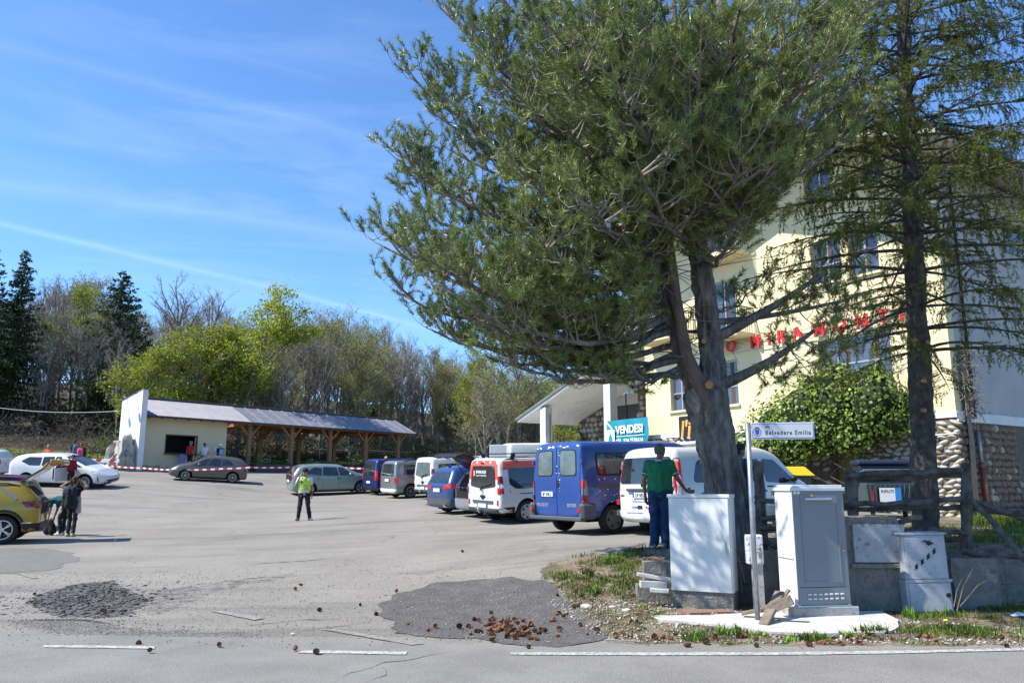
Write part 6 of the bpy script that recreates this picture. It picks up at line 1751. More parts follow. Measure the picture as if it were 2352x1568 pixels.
mb = MB(); mb.box((18.2, ow - 0.16, 4.5), (18.28, ow - 0.1, 6.75)); mb.box((20.22, ow - 0.16, 4.5), (20.3, ow - 0.1, 6.55)); mb.box((19.2, ow - 0.16, 4.5), (19.3, ow - 0.1, 6.6)); mb.box((18.28, ow - 0.16, 4.5), (20.22, ow - 0.1, 4.58))
wd = mb.build('window', M['iron'], hotel);
for a, b in ((18.28, 19.2), (19.3, 20.22)):
 mb = MB(); mb.box((a, ow - 0.14, 4.58), (b, ow - 0.13, 6.0)); mb.build('pane', M['glass'], wd)
 z = 5.98
 while z < 6.5:
  mb = MB(); mb.box((a, ow - 0.13, z), (b, ow - 0.10, z + 0.085)); mb.build('shutter_slat', M['shutter'], wd); z += 0.095
mb = MB(); mb.box((12.7, -3.69, -0.2), (24.2, 0.9, 2.50)); mb.build('terrace', M['mortar'], hotel)
mb = MB(); mb.box((12.7, -3.69, 2.502), (24.2, 0.9, 2.56)); mb.build('terrace_bounce_paving', M['pad'], hotel)  # top layer made pale to bounce light up onto the soffit
stones(hotel, 12.7, 24.2, 1.0, 2.5, lambda u, z, d: (Vector((u, 0.9, z)), 0.0), 0, w=0.36, h=0.25, seed=12)
mb = MB(); mb.beam((13.7, 0.5, 3.62), (17.3, 0.7, 2.6), 0.42, 0.12); mb.build('stair_coping', M['concrete'], hotel)
mb = MB(); mb.prism([(13.0, 2.55), (17.2, 2.55), (17.2, 2.62), (13.7, 3.55), (13.0, 3.55)], -0.7, -0.35, Matrix(((1, 0, 0, 0), (0, 0, -1, 0), (0, 1, 0, 0), (0, 0, 0, 1)))); mb.build('stair_wall', M['mortar'], hotel)
stones(hotel, 13.0, 17.0, 2.4, 3.55, lambda u, z, d: (Vector((u, 0.72, z)), 0.0), 60, w=0.40, h=0.26, seed=13, skip=lambda u, z: z > 3.5 - max(0, u - 13.7) * 0.27)
mb = MB(); mb.tube([(23.2, -3.75, cz(23.2) - 0.05), (23.1, -3.6, cz(23.2) - 0.5), (22.6, -3.5, 4.25), (22.5, -3.55, 3.6)], 0.05, 7); mb.build('downpipe', M['gutter'], hotel, smooth=True)
rl = None
mb = MB(); mb.beam((18.0, 0.75, 3.62), (24.1, 0.75, 3.62), 0.05, 0.04); rl = mb.build('terrace_railing', M['iron'], hotel)
x = 18.05
while x < 24.1:
 mb = MB(); mb.box((x - 0.012, 0.74, 2.55), (x + 0.012, 0.76, 3.6)); mb.build('baluster', M['iron'], rl); x += 0.16
for x in (24.0, 21.0):
 mb = MB(); mb.tube([(x, 0.0, 2.55), (x, 0.0, 5.4)], 0.03, 6); mb.build('pole', M['iron'], hotel)
# teal for-sale banner
def hp(x, y, z): return HM @ Vector((x, y, z))
ban = thing('sale_banner', 'teal for sale banner reading VENDESI hung on the porch rail', 'banner', (13.96, 23.46, -0.5), (0, 0, HA))
bt = mat('teal_banner', (0.012, 0.22, 0.30), (0.015, 0.25, 0.33), 2, 0.6)
bx0, bx1, bz0, bz1 = 13.55, 16.35, 3.55, 5.15   # x0 is the photo's right-hand end
mb = MB(); nxx, nzz = 16, 6; vs = []; fs = []
for i in range(nxx + 1):
 for j in range(nzz + 1):
  x = lerp(bx1, bx0, i / nxx); z = lerp(bz0, bz1, j / nzz) - 0.20 * (i / nxx) * 0 - 0.0
  if i > 12 and j < 3: x += (i - 12) * 0.05 * (3 - j) * 0.6
  vs.append((x, 0.62 + 0.04 * sin(i * 1.1) * (1 - j / nzz) + 0.02 * sin(j * 2 + i), z))
for i in range(nxx):
 for j in range(nzz):
  a = i * (nzz + 1) + j; fs.append((a, a + nzz + 1, a + nzz + 2, a + 1))
mb.add(vs, fs); bo_ = mb.build('cloth', bt, ban, smooth=True)
WX = (-1, 0, 0)
wht = M['white']
text('VENDESI', 0.50, wht, ban, (15.62, 0.70, 4.52), WX, (0, 0, 1), 0.002, 'lettering', bold=0.015, sx=0.94)
text('CEL. 334 7538614', 0.27, wht, ban, (15.64, 0.70, 4.08), WX, (0, 0, 1), 0.002, 'lettering', bold=0.006, sx=0.90)
mb = MB(); mb.box((13.75, 0.695, 4.38), (15.6, 0.70, 4.405)); mb.build('printed_line', wht, ban)
mb = MB(); mb.box((15.72, 0.685, 3.95), (16.28, 0.69, 4.72)); hb = mb.build('house_logo', wht, ban)
mb = MB(); mb.prism([(15.86, 4.05), (16.14, 4.05), (16.14, 4.35), (16.0, 4.56), (15.86, 4.35)], -0.70, -0.692, Matrix(((1, 0, 0, 0), (0, 0, -1, 0), (0, 1, 0, 0), (0, 0, 0, 1)))); mb.build('house_shape', bt, hb)
mb = MB(); mb.beam((16.25, 0.70, 5.1), (15.85, 0.70, 4.74), 0.01, 0.07); mb.build('printed_line', wht, ban)
for a, b in ((15.55, 16.0), (14.75, 15.35), (13.9, 14.4)):
 mb = MB(); mb.box((a, 0.695, 3.58), (b, 0.70, 3.82)); mb.build('printed_photo', wht, ban)
# small ledge and stone parapet seen over the vans' roofs
lw = thing('low_terrace_wall', 'low stone parapet with a pale coping in front of the cream wall', 'wall', (13.6, 24.0, 0), (0, 0, HA))
mb = MB(); mb.box((5.6, 1.35, -0.2), (12.6, 1.65, 3.08)); mb.build('core', M['mortar'], lw)
mb = MB(); mb.box((5.55, 1.28, 3.28), (12.6, 1.74, 3.38)); mb.box((5.6, 1.36, 3.08), (12.6, 1.64, 3.28)); mb.build('coping', M['white_plaster'], lw)
stones(lw, 5.6, 12.6, 2.2, 3.15, lambda u, z, d: (Vector((u, 1.64, z)), 0.0), 80, w=0.34, h=0.28, seed=21, brown=0.25)
# terrace floor between wall and parapet
mb = MB(); mb.box((5.6, 0.02, 3.0), (12.6, 1.35, 3.05)); mb.build('floor_slab', M['concrete'], lw)
# ------------------------------------------------------------------ cabinets, sign, fence, blocks
def cab(name, label, cat, u, v, D, a):
 p = at(u, v, D)
 z = tz(p.x, D)
 return thing(name, label, cat, (p.x, D, z), (0, 0, radians(-a))), z
# white cabinet (local: x to the photo's right, -y towards the viewer)
t, z_ = cab('utility_cabinet', 'tall plain white utility cabinet standing before the pine trunk', 'cabinet', 702, 592, 10.65, 26)
zt = at(702, 494, 10.6).z - z_
zb = at(702, 592.5, 10.55).z - z_
W2 = 0.405; DP = 0.34
mb = MB(); mb.box((-W2, 0, zb), (W2, DP, zt - 0.02)); mb.build('body', M['cab_white'], t, bevel=0.008)
mb = MB(); mb.box((-W2 + 0.015, -0.022, zb + 0.005), (W2 - 0.012, -0.002, zt - 0.05)); dr = mb.build('door', M['cab_white'], t, bevel=0.004)
mb = MB(); mb.box((-W2 - 0.01, -0.03, zt - 0.045), (W2 + 0.01, DP + 0.01, zt)); mb.build('top_cover', M['cab_white'], t, bevel=0.005)
mb = MB(); mb.box((-W2 + 0.01, 0.01, -0.12), (W2 - 0.01, DP - 0.01, zb)); mb.build('plinth', M['concrete_old'], t)
mb = MB(); mb.box((W2 - 0.105, -0.05, zt - 0.72), (W2 - 0.075, -0.023, zt - 0.60)); mb.beam((W2 - 0.085, -0.055, zt - 0.62), (W2 - 0.065, -0.06, zt - 0.80), 0.018, 0.03); mb.build('handle', M['hubcap'], dr, bevel=0.004)
# big grey cabinet
t, z_ = cab('utility_cabinet', 'large grey telecom cabinet with pale sides on a concrete plinth', 'cabinet', 825, 607, 10.0, -9)
zt = at(822, 487, 10.0).z - z_; zb = at(822, 607, 9.95).z - z_
W2 = 0.345; DP = 0.44
mb = MB(); mb.box((-W2, 0, zb), (-W2 + 0.035, DP, zt - 0.03)); mb.box((W2 - 0.035, 0, zb), (W2, DP, zt - 0.03)); mb.box((-W2 + 0.035, DP - 0.03, zb), (W2 - 0.035, DP, zt - 0.03)); mb.box((-W2 + 0.035, 0.03, zb), (W2 - 0.035, DP - 0.03, zb + 0.05))
o = mb.build('body', M['cab_grey2'], t); o['kind'] = 'stuff'
mb = MB(); mb.prism([(-W2 - 0.02, -0.03), (W2 + 0.02, -0.03), (W2 + 0.02, DP + 0.02), (-W2 - 0.02, DP + 0.02)], zt - 0.045, zt + 0.0); mb.prism([(-W2, 0.0), (W2, 0.0), (W2 - 0.03, DP), (-W2 + 0.03, DP)], zt, zt + 0.03); o = mb.build('roof', M['cab_grey2'], t, bevel=0.006)
dh = zt - 0.045 - zb
zlow = zb + dh * 0.165
mb = MB(); mb.box((-W2 + 0.005, -0.015, zlow + 0.006), (W2 - 0.005, -0.002, zt - 0.047)); dr = mb.build('door', M['cab_grey'], t, bevel=0.003)
mb = MB(); mb.box((-W2 + 0.005, -0.015, zb + 0.03), (W2 - 0.005, -0.002, zlow)); lp = mb.build('vent_panel', M['cab_grey'], t, bevel=0.003)
mb = MB()
for r_ in range(2):
 for k in range(7):
  x = -W2 + 0.12 + k * 0.072; z = zb + 0.09 + r_ * 0.052
  mb = MB(); mb.box((x, -0.032, z), (x + 0.044, -0.0155, z + 0.018)); mb.build('louvre', M['cab_grey2'], lp, bevel=0.004)
pf = -W2 + 0.10; pt = W2 - 0.10
mb = MB(); mb.box((pf, -0.021, zlow + 0.06), (pf + 0.012, -0.0155, zt - 0.20)); mb.box((pt - 0.012, -0.021, zlow + 0.06), (pt, -0.0155, zt - 0.20)); mb.box((pf + 0.012, -0.021, zlow + 0.06), (pt - 0.012, -0.0155, zlow + 0.072))
o = mb.build('door_rib', M['cab_grey'], dr); o['kind'] = 'stuff'
mb = MB(); mb.box((pf, -0.024, zt - 0.20), (pt, -0.0155, zt - 0.085)); mb.build('handle_panel', M['cab_grey'], dr, bevel=0.003)
mb = MB(); mb.prism([(pf + 0.05, -0.026), (pt - 0.08, -0.026), (pt - 0.09, -0.07), (pf + 0.06, -0.07)], zt - 0.155, zt - 0.130); mb.build('handle', M['cab_grey2'], dr, bevel=0.006)
mb = MB(); mb.ball((W2 - 0.055, -0.028, zlow + dh * 0.36), 0.013, 8, 6); mb.build('red_knob', mat('red_knob', (0.7, 0.03, 0.02), rough=0.3), dr, smooth=True)
mb = MB(); mb.ball((W2 - 0.052, -0.022, zlow + dh * 0.31), 0.010, 8, 6); mb.build('lock', M['chrome'], dr, smooth=True)
mb = MB(); mb.box((-W2 + 0.02, -0.020, zt - 0.082), (-W2 + 0.10, -0.0155, zt - 0.052)); st_ = mb.build('sticker', M['white'], t)
mb = MB(); mb.box((-W2 + 0.05, -0.0215, zt - 0.075), (-W2 + 0.066, -0.0202, zt - 0.060)); mb.build('sticker_mark', M['ink_red'], st_)
mb = MB(); mb.box((-W2 + 0.25, -0.029, zt - 0.112), (-W2 + 0.276, -0.0245, zt - 0.088)); mb.build('sticker', M['yellow'], dr)
mb = MB(); mb.box((-W2 - 0.085, -0.03, -0.05), (W2 + 0.09, DP + 0.08, zb)); mb.build('plinth', M['concrete'], t, bevel=0.008)
mb = MB(); mb.box((-W2 - 0.01, -0.008, zb), (W2 + 0.01, DP, zb + 0.018)); mb.build('plinth_trim', M['cab_grey2'], t)
mb = MB(); mb.box((-W2 - 0.006, 0.03, zb + dh * 0.40), (-W2 - 0.001, DP - 0.02, zb + dh * 0.408)); mb.build('side_joint', M['cab_grey'], t)
# small stained box on a post
t, z_ = cab('meter_box', 'small stained white box with a padlock on a grey post', 'box', 757, 594, 10.45, 3)
z0 = at(755, 564, 10.4).z - z_; z1 = at(755, 534.5, 10.4).z - z_
mb = MB(); mb.box((-0.105, -0.05, z0), (0.10, 0.09, z1)); b_ = mb.build('box', M['box_rust'], t, bevel=0.012)
mb = MB(); mb.box((-0.092, -0.062, z0 + 0.012), (0.088, -0.051, z1 - 0.012)); mb.build('lid', M['box_rust'], b_, bevel=0.006)
mb = MB(); mb.box((-0.04, -0.02, -0.1), (0.09, 0.06, z0)); mb.build('post', M['concrete'], t)
mb = MB(); mb.ball((0.045, -0.075, (z0 + z1) / 2 + 0.02), 0.022, 8, 5); mb.box((0.03, -0.085, (z0 + z1) / 2 - 0.10), (0.075, -0.065, (z0 + z1) / 2 - 0.04)); mb.tube([(0.04, -0.075, (z0 + z1) / 2 - 0.04), (0.05, -0.08, (z0 + z1) / 2 + 0.0), (0.065, -0.075, (z0 + z1) / 2 - 0.04)], 0.006, 5); mb.build('padlock', M['rim_dirty'], b_)
# street name sign
t, z_ = cab('street_sign', 'street name sign reading via Belvedere Emilia on a galvanised pole', 'sign', 757.5, 617.5, 9.75, 6)
z1 = at(748, 423, 9.75).z - z_
dx = at(747.5, 423, 9.75).x - at(757.5, 617.5, 9.75).x
mb = MB(); mb.tube([(0, 0, -0.1), (dx * 0.5, 0, z1 * 0.5), (dx, 0, z1)], 0.030, 12); mb.build('pole', M['galv'], t, smooth=True)
mb = MB(); mb.beam((0.0, -0.031, 0), (dx, -0.031, z1 - 0.2), 0.012, 0.008); mb.build('pole_channel', M['galv'], t)
ph = 0.195; pwid = 0.755
mb = MB(); mb.box((dx + 0.034, -0.022, z1 - ph - 0.005), (dx + 0.034 + pwid, 0.010, z1 + 0.005)); pl = mb.build('plate', M['cab_grey2'], t, bevel=0.004)
mb = MB(); poly = rounded([(0.008, 0.008), (pwid - 0.008, 0.008), (pwid - 0.008, ph - 0.008), (0.008, ph - 0.008)], 0.018, 4)
XZ = Matrix(((1, 0, 0, dx + 0.034), (0, 0, -1, 0), (0, 1, 0, z1 - ph), (0, 0, 0, 1)))
mb.prism(poly, 0.0225, 0.0245, XZ); mb.build('border', M['plate_blue'], pl)
mb = MB(); poly = rounded([(0.015, 0.015), (pwid - 0.015, 0.015), (pwid - 0.015, ph - 0.015), (0.015, ph - 0.015)], 0.013, 4)
mb.prism(poly, 0.0246, 0.0262, XZ); mb.build('face', mat('sign_face', (0.52, 0.53, 0.56), rough=0.4), pl)
yT = -0.0268
text('via', 0.052, M['ink'], pl, (dx + 0.20, yT, z1 - 0.062), (1, 0, 0), (0, 0, 1), 0.0004, 'lettering', bold=0.001)
text('Belvedere Emilia', 0.076, M['ink'], pl, (dx + 0.20, yT, z1 - 0.145), (1, 0, 0), (0, 0, 1), 0.0004, 'lettering', bold=0.0012, sx=0.86, space=1.22)
cx, cz_ = dx + 0.105, z1 - 0.115
mb = MB(); poly = [(cx - 0.026, cz_ + 0.035), (cx + 0.026, cz_ + 0.035), (cx + 0.026, cz_ - 0.012), (cx, cz_ - 0.038), (cx - 0.026, cz_ - 0.012)]
mb.prism(poly, 0.0265, 0.0272, Matrix(((1, 0, 0, 0), (0, 0, -1, 0), (0, 1, 0, 0), (0, 0, 0, 1)))); mb.build('crest', M['plate_blue'], pl)
mb = MB(); mb.prism([(cx - 0.022, cz_ + 0.042), (cx + 0.022, cz_ + 0.042), (cx + 0.028, cz_ + 0.064), (cx - 0.028, cz_ + 0.064)], 0.0265, 0.0272, Matrix(((1, 0, 0, 0), (0, 0, -1, 0), (0, 1, 0, 0), (0, 0, 0, 1)))); mb.build('crest_crown', mat('crest_brown', (0.16, 0.05, 0.08)), pl)
mb = MB()
for s_ in (-1, 1):
 for k in range(7):
  a = radians(-80 + k * 22); x = cx + s_ * cos(a) * 0.046; z = cz_ + sin(a) * 0.048
  mb.box((x - 0.006, -0.0272, z - 0.005), (x + 0.006, -0.0265, z + 0.005))
o = mb.build('crest_wreath', M['ink'], pl); o['kind'] = 'stuff'
# rough concrete meter pillar
t, z_ = cab('concrete_pillar', 'crumbling concrete meter pillar with a whitewashed square panel', 'pillar', 880, 610, 10.55, 2)
p0, p1 = at(849, 600, 10.5), at(912, 600, 10.5)
zt = at(875, 516, 10.6).z - z_
bm = bmesh.new()
bmesh.ops.create_cube(bm, size=1)
bmesh.ops.subdivide_edges(bm, edges=bm.edges, cuts=11, use_grid_fill=True)
WW = (p1.x - p0.x)
for v in bm.verts:
 f = v.co.z + 0.5
 w_ = lerp(WW * 1.0, WW * 0.86, f)
 if f < 0.42: w_ *= 1.05
 v.co = Vector((v.co.x * w_ - 0.03 * f, v.co.y * 0.34 + 0.17, f * (zt + 0.1) - 0.1))
 n_ = noise.noise_vector(v.co * 5.0) * 0.022 + noise.noise_vector(v.co * 14) * 0.012
 v.co += n_
me = bpy.data.meshes.new('pillar_block'); bm.to_mesh(me); bm.free(); me.materials.append(M['concrete_old'])
pb_ = link('pillar_block', me, t)
q0 = at(853.5, 561, 10.5); q1 = at(908, 527, 10.5)
xm = (at(853, 545, 10.5).x + at(907, 545, 10.5).x) / 2 - at(880, 610, 10.55).x
w_ = (at(907, 545, 10.5).x - at(854, 545, 10.5).x) * 0.96
mb = MB(); mb.box((xm - w_ / 2, -0.05, at(880, 562, 10.5).z - z_), (xm + w_ / 2, 0.02, at(880, 524, 10.5).z - z_)); mb.build('panel', M['panel_paint'], t, bevel=0.004)
mb = MB(); mb.box((xm - w_ / 2 - 0.05, -0.055, at(880, 567, 10.5).z - z_ - 0.01), (xm + w_ / 2 + 0.05, 0.05, at(880, 563.5, 10.5).z - z_)); mb.build('ledge', M['concrete_old'], t, bevel=0.008)
# old white cabinet with hazard stripes
t, z_ = cab('utility_cabinet', 'stained white two part cabinet with a diagonal black stripe, leaning slightly', 'cabinet', 932, 613, 10.35, 1)
zt = at(928, 534.5, 10.35).z - z_; zm = at(930, 580, 10.35).z - z_
W2 = 0.285
for a, b, nm_ in ((-0.12, zm, 'lower_box'), (zm + 0.001, zt, 'upper_box')):
 mb = MB(); k = 0.012 if nm_ == 'upper_box' else 0.0
 mb.box((-W2 + k, 0.0, a), (W2 - k, 0.34, b)); bx = mb.build(nm_, M['cab_dirty'], t, bevel=0.01)
 mb = MB(); mb.box((-W2 + 0.03, -0.016, max(a, 0.0) + 0.02), (W2 - 0.03, -0.002, b - 0.03)); d_ = mb.build('door', M['cab_dirty'], bx, bevel=0.004)
mb = MB(); mb.box((-W2 - 0.012, -0.02, zt), (W2 + 0.012, 0.36, zt + 0.025)); mb.build('top_cover', M['cab_dirty'], t, bevel=0.005)
mb = MB(); mb.box((-W2 - 0.012, -0.02, zm - 0.02), (W2 + 0.012, -0.003, zm + 0.012)); mb.build('flange', M['cab_dirty'], t)
for k in range(4):
 mb = MB(); x = -0.155 + k * 0.082; z = zm + 0.155 + k * 0.062
 s_ = 0.6 if k == 0 else 1
 mb.prism([(x, z - 0.03 * s_), (x + 0.040, z + 0.0), (x + 0.040, z + 0.062), (x, z + 0.03)], 0.0175, 0.019, Matrix(((1, 0, 0, 0), (0, 0, -1, 0), (0, 1, 0, 0), (0, 0, 0, 1)))); mb.build('stripe', M['ink'], t)
mb = MB(); mb.ball((0.05, -0.03, zt - 0.10), (0.03, 0.02, 0.03), 8, 6); mb.beam((-0.01, -0.03, zt - 0.07), (0.10, -0.03, zt - 0.11), 0.02, 0.02); mb.build('latch', M['black'], t)
mb = MB(); mb.tube([(W2 - 0.06, -0.03, 0.22), (W2 - 0.06, -0.015, 0.22)], 0.028, 12); mb.build('lock', M['black'], t)
t.rotation_euler = (0, radians(-1.5), radians(-1))
# retaining wall blocks
def block(name, label, x0, x1, y0, z0, z1, m='concrete_old', d=0.2, group=None, jag=0.008):
 bm = bmesh.new(); bmesh.ops.create_cube(bm, size=1)
 bmesh.ops.subdivide_edges(bm, edges=bm.edges, cuts=3, use_grid_fill=True)
 for v in bm.verts:
  v.co = Vector((lerp(x0, x1, v.co.x + 0.5), y0 + d * (v.co.y + 0.5), lerp(z0, z1, v.co.z + 0.5)))
  v.co += noise.noise_vector(v.co * 7) * jag * 1.6
 c = Vector(((x0 + x1) / 2, y0, z0))
 bmesh.ops.translate(bm, verts=bm.verts, vec=-c)
 me = bpy.data.meshes.new(name); bm.to_mesh(me); bm.free(); me.materials.append(M[m])
 o = link(name, me); o.location = c
 return o
wl = thing('retaining_wall', 'low wall of weathered concrete blocks behind the cabinets', 'wall', (1.9, 11.12, 0))
def addb(x0, x1, z0, z1, **k):
 o = block('concrete_block', None, x0, x1, 11.14, z0, z1, **k); o.parent = wl; o.location -= Vector((1.9, 11.12, 0)); return o
x = at(637, 560, 11.1).x; i = 0
while x < 7.2:
 w = 0.42
 addb(x, x + w - 0.006, -0.1, 0.30); addb(x + (0.1 if i == 0 else 0), x + w - 0.006, 0.305, 0.60 if x < 5.9 else 0.64)
 x += w; i += 1
o = block('concrete_block', None, at(951, 580, 10.7).x, at(997, 580, 10.7).x, 10.65, 0.0, at(975, 558, 10.7).z, jag=0.015)
tag(o, 'mossy capped concrete block wall right of the striped cabinet', 'block')
# leaning slabs beside the small box
p_ = at(787, 590, 10.75)
o = block('concrete_slab', None, p_.x - 0.42, p_.x + 0.06, 10.74, 0.0, at(780, 550, 10.75).z, d=0.08)
tag(o, 'upright dark concrete slab between the small box and the grey cabinet', 'slab')
# pale planks on the left
def plank(name, label, p0, p1, w, h, m, cat='board', group=None, warp=0.0):
 p0, p1 = Vector(p0), Vector(p1); c = (p0 + p1) / 2
 mb = MB(); n = 4
 for i in range(1): mb.beam(p0 - c, p1 - c, w, h)
 o = mb.build(name, m, None, bevel=0.006); o.location = c
 return tag(o, label, cat, group)
plank('board', 'pale plank lying along the low wall left of the white cabinet, the upper of two', at(637, 573.5, 10.95), at(671, 579.5, 10.9), 0.12, 0.045, M['palewood'])
plank('board', 'short pale plank under the longer one left of the white cabinet', at(640, 583.5, 10.9), at(666, 584.3, 10.9), 0.13, 0.09, M['palewood'])
o = plank('board', 'small pale stub of board on the ground beside the white cabinet', at(650, 589.5, 10.75), at(669, 590.5, 10.7), 0.12, 0.05, M['palewood'])
plank('board', 'splintered board leaning on the plinth of the grey cabinet, uppermost of the heap', at(764, 611, 9.7), at(792, 599, 9.55), 0.05, 0.115, M['greywood'])
plank('board', 'broken board standing steeply, its jagged end on the concrete slab', at(763.5, 625, 9.45), at(780, 592, 9.9), 0.115, 0.05, M['greywood'])
plank('board', 'weathered board lying flat behind the sign pole', at(742, 613, 9.95), at(772, 607, 9.8), 0.10, 0.04, M['greywood'])
plank('board', 'thin board leaning behind the others against the grey cabinet', at(776, 606, 9.95), at(789, 589, 9.95), 0.09, 0.025, M['greywood'])
# rustic fence
fence = thing('rustic_fence', 'rough split rail fence behind the cabinets, its right end broken down', 'fence', (4, 11.6, 0.6))
FO = Vector((4, 11.6, 0.6))
def frail(name, p0, p1, r, parent=fence, n=6, wob=0.03):
 rr = random.Random(hash((round(p0.x, 2), round(p0.z, 2))) % 1000)
 pts = []
 for i in range(n + 1):
  q = p0.lerp(p1, i / n) - FO
  if 0 < i < n: q += Vector((0, rr.uniform(-wob, wob), rr.uniform(-wob, wob)))
  pts.append(q)
 mb = MB(); mb.tube(pts, [r * rr.uniform(0.82, 1.12) for _ in pts], 7, jit=0.12)
 return mb.build(name, M['oldwood'], parent)
for (u0, v0, u1, v1, D, r) in ((758, 461, 763, 556, 12.0, 0.08), (850, 470, 856, 545, 11.6, 0.08), (966, 463, 967.5, 551, 11.1, 0.075), (858, 480, 846, 506, 11.55, 0.045)):
 frail('post' if r > 0.06 else 'brace', at(u1, v1 + 2, D), at(u0, v0, D), r, wob=0.01)
for (u0, v0, u1, v1, D0, D1, r) in ((760, 500, 850, 503, 11.9, 11.5, 0.045), (760, 519, 850, 521, 11.9, 11.5, 0.045), (760, 528, 852, 530, 11.9, 11.5, 0.045), (762, 543, 800, 550, 11.9, 11.8, 0.05),
        (846, 476, 963, 470.5, 11.5, 11.0, 0.05), (850, 480.5, 965, 475, 11.6, 11.15, 0.038), (848, 504.8, 964, 499, 11.5, 11.0, 0.045), (850, 509.5, 966, 506, 11.6, 11.15, 0.042),
        (895, 530, 968, 533, 11.5, 11.0, 0.05), (905, 539, 968, 537.5, 11.6, 11.1, 0.04), (963, 500, 1035, 517, 11.0, 10.0, 0.045), (968, 505, 1035, 522, 11.15, 10.3, 0.045)):
 frail('rail', at(u0, v0, D0), at(u1, v1, D1), r * 0.85)
def logt(name, label, p0, p1, r, m='oldwood', cat='log'):
 c = (p0 + p1) / 2; rr = random.Random(int(p0.x * 100))
 pts = [p0.lerp(p1, i / 6) - c + Vector((0, rr.uniform(-.02, .02), rr.uniform(-.02, .02))) for i in range(7)]
 mb = MB(); mb.tube(pts, [r * rr.uniform(0.85, 1.1) for _ in pts], 7, jit=0.1)
 o = mb.build(name, M[m]); o.location = c
 return tag(o, label, cat)
logt('fallen_pole', 'long bare pole leaning down from the fence post to the right edge', at(969, 496.5, 10.9), at(1030, 563, 9.9), 0.035, 'oldwood', 'pole')
logt('fallen_rail', 'mossy rail lying on the ground along the top of the block wall at the right', at(963, 552, 10.9), at(1032, 556, 10.4), 0.045)
logt('branch', 'short thick branch sticking out right of the crumbling pillar top', at(897, 524, 10.9), at(922, 516, 10.8), 0.045, 'oldwood', 'branch')
# bins by the hotel
t, z_ = cab('waste_container', 'dark green wheeled waste container with ajar lid and white notices', 'bin', 890, 517, 21.6, 4)
zt = at(890, 483, 21.6).z - z_
mb = MB()
mb.add([(-0.50, 0, 0.18), (0.55, 0, 0.18), (0.55, 1.0, 0.18), (-0.50, 1.0, 0.18), (-0.62, -0.12, zt), (0.66, -0.12, zt), (0.66, 1.1, zt), (-0.62, 1.1, zt)], [(0, 3, 2, 1), (4, 5, 6, 7), (0, 1, 5, 4), (1, 2, 6, 5), (2, 3, 7, 6), (3, 0, 4, 7)])
gb = mat('dark_green_bin', (0.055, 0.085, 0.09), rough=0.5); bd_ = mb.build('body', gb, t, bevel=0.02)
for k in range(9):
 mb = MB(); x = -0.5 + k * 0.13; mb.beam((x * 0.85, -0.02, 0.22), (x, -0.14, zt - 0.05), 0.035, 0.03); mb.build('rib', gb, bd_)
mb = MB()
mb.add([(-0.68, 1.1, zt + 0.06), (0.7, 1.1, zt + 0.06), (0.7, -0.2, zt + 0.30), (-0.68, -0.2, zt + 0.30), (-0.68, 1.1, zt + 0.12), (0.7, 1.1, zt + 0.12), (0.7, -0.2, zt + 0.38), (-0.68, -0.2, zt + 0.38)], [(0, 3, 2, 1), (4, 5, 6, 7), (0, 1, 5, 4), (1, 2, 6, 5), (2, 3, 7, 6), (3, 0, 4, 7)])
mb.build('lid', mat('bin_lid', (0.10, 0.125, 0.14), rough=0.35), t, bevel=0.02)
mb = MB(); mb.box((-0.28, -0.175, zt - 0.72), (0.28, -0.165, zt - 0.12)); nt_ = mb.build('notice', M['white'], bd_)
mb = MB(); mb.box((0.12, -0.182, zt - 0.70), (0.28, -0.176, zt - 0.12)); mb.build('notice_band', mat('sky_blue_print', (0.03, 0.22, 0.6)), nt_)
text('RIFIUTI', 0.11, M['ink'], nt_, (-0.25, -0.178, zt - 0.25), (1, 0, 0), (0, 0, 1), 0.001, 'print')
mb = MB(); mb.tube([(-0.15, -0.176, zt - 0.62), (-0.15, -0.182, zt - 0.62)], 0.075, 14); mb.build('round_sign', M['ink_red'], nt_)
mb = MB(); mb.add([(-0.52, -0.17, zt - 0.55), (-0.44, -0.17, zt - 0.55), (-0.42, -0.19, zt - 0.1), (-0.50, -0.19, zt - 0.25)], [(0, 1, 2, 3)]); mb.build('reflective_sticker', M['ink_red'], bd_)
for x in (-0.4, 0.45):
 mb = MB(); mb.tube([(x - 0.03, 0.1, 0.1), (x + 0.03, 0.1, 0.1)], 0.1, 10); mb.build('wheel', M['rubber'], t)
t, z_ = cab('waste_container', 'waste container with a yellow lid half hidden by the white van', 'bin', 790, 500, 22.3, 10)
mb = MB(); mb.box((-0.55, 0, 0.15), (0.6, 0.9, 1.15)); mb.build('body', gb, t, bevel=0.03)
mb = MB(); mb.add([(-0.6, -0.1, 1.16), (0.72, -0.1, 1.16), (0.6, 0.95, 1.16), (-0.6, 0.95, 1.16), (-0.5, 0.0, 1.42), (0.45, 0.0, 1.42), (0.45, 0.85, 1.42), (-0.5, 0.85, 1.42)], [(0, 3, 2, 1), (4, 5, 6, 7), (0, 1, 5, 4), (1, 2, 6, 5), (2, 3, 7, 6), (3, 0, 4, 7)]); mb.build('lid', M['yellow'], t, bevel=0.02)
t, z_ = cab('waste_container', 'dark blue lidded container behind the green one under the ivy', 'bin', 890, 505, 23.0, 8)
mb = MB(); mb.box((-0.75, 0, 0.15), (0.65, 0.8, 1.45)); mb.build('body', mat('dark_blue_bin', (0.015, 0.02, 0.04), rough=0.5), t, bevel=0.03)
mb = MB(); mb.box((-0.8, -0.05, 1.46), (0.7, 0.85, 1.60)); mb.build('lid', mat('dark_blue_lid', (0.02, 0.03, 0.07), rough=0.4), t, bevel=0.04)
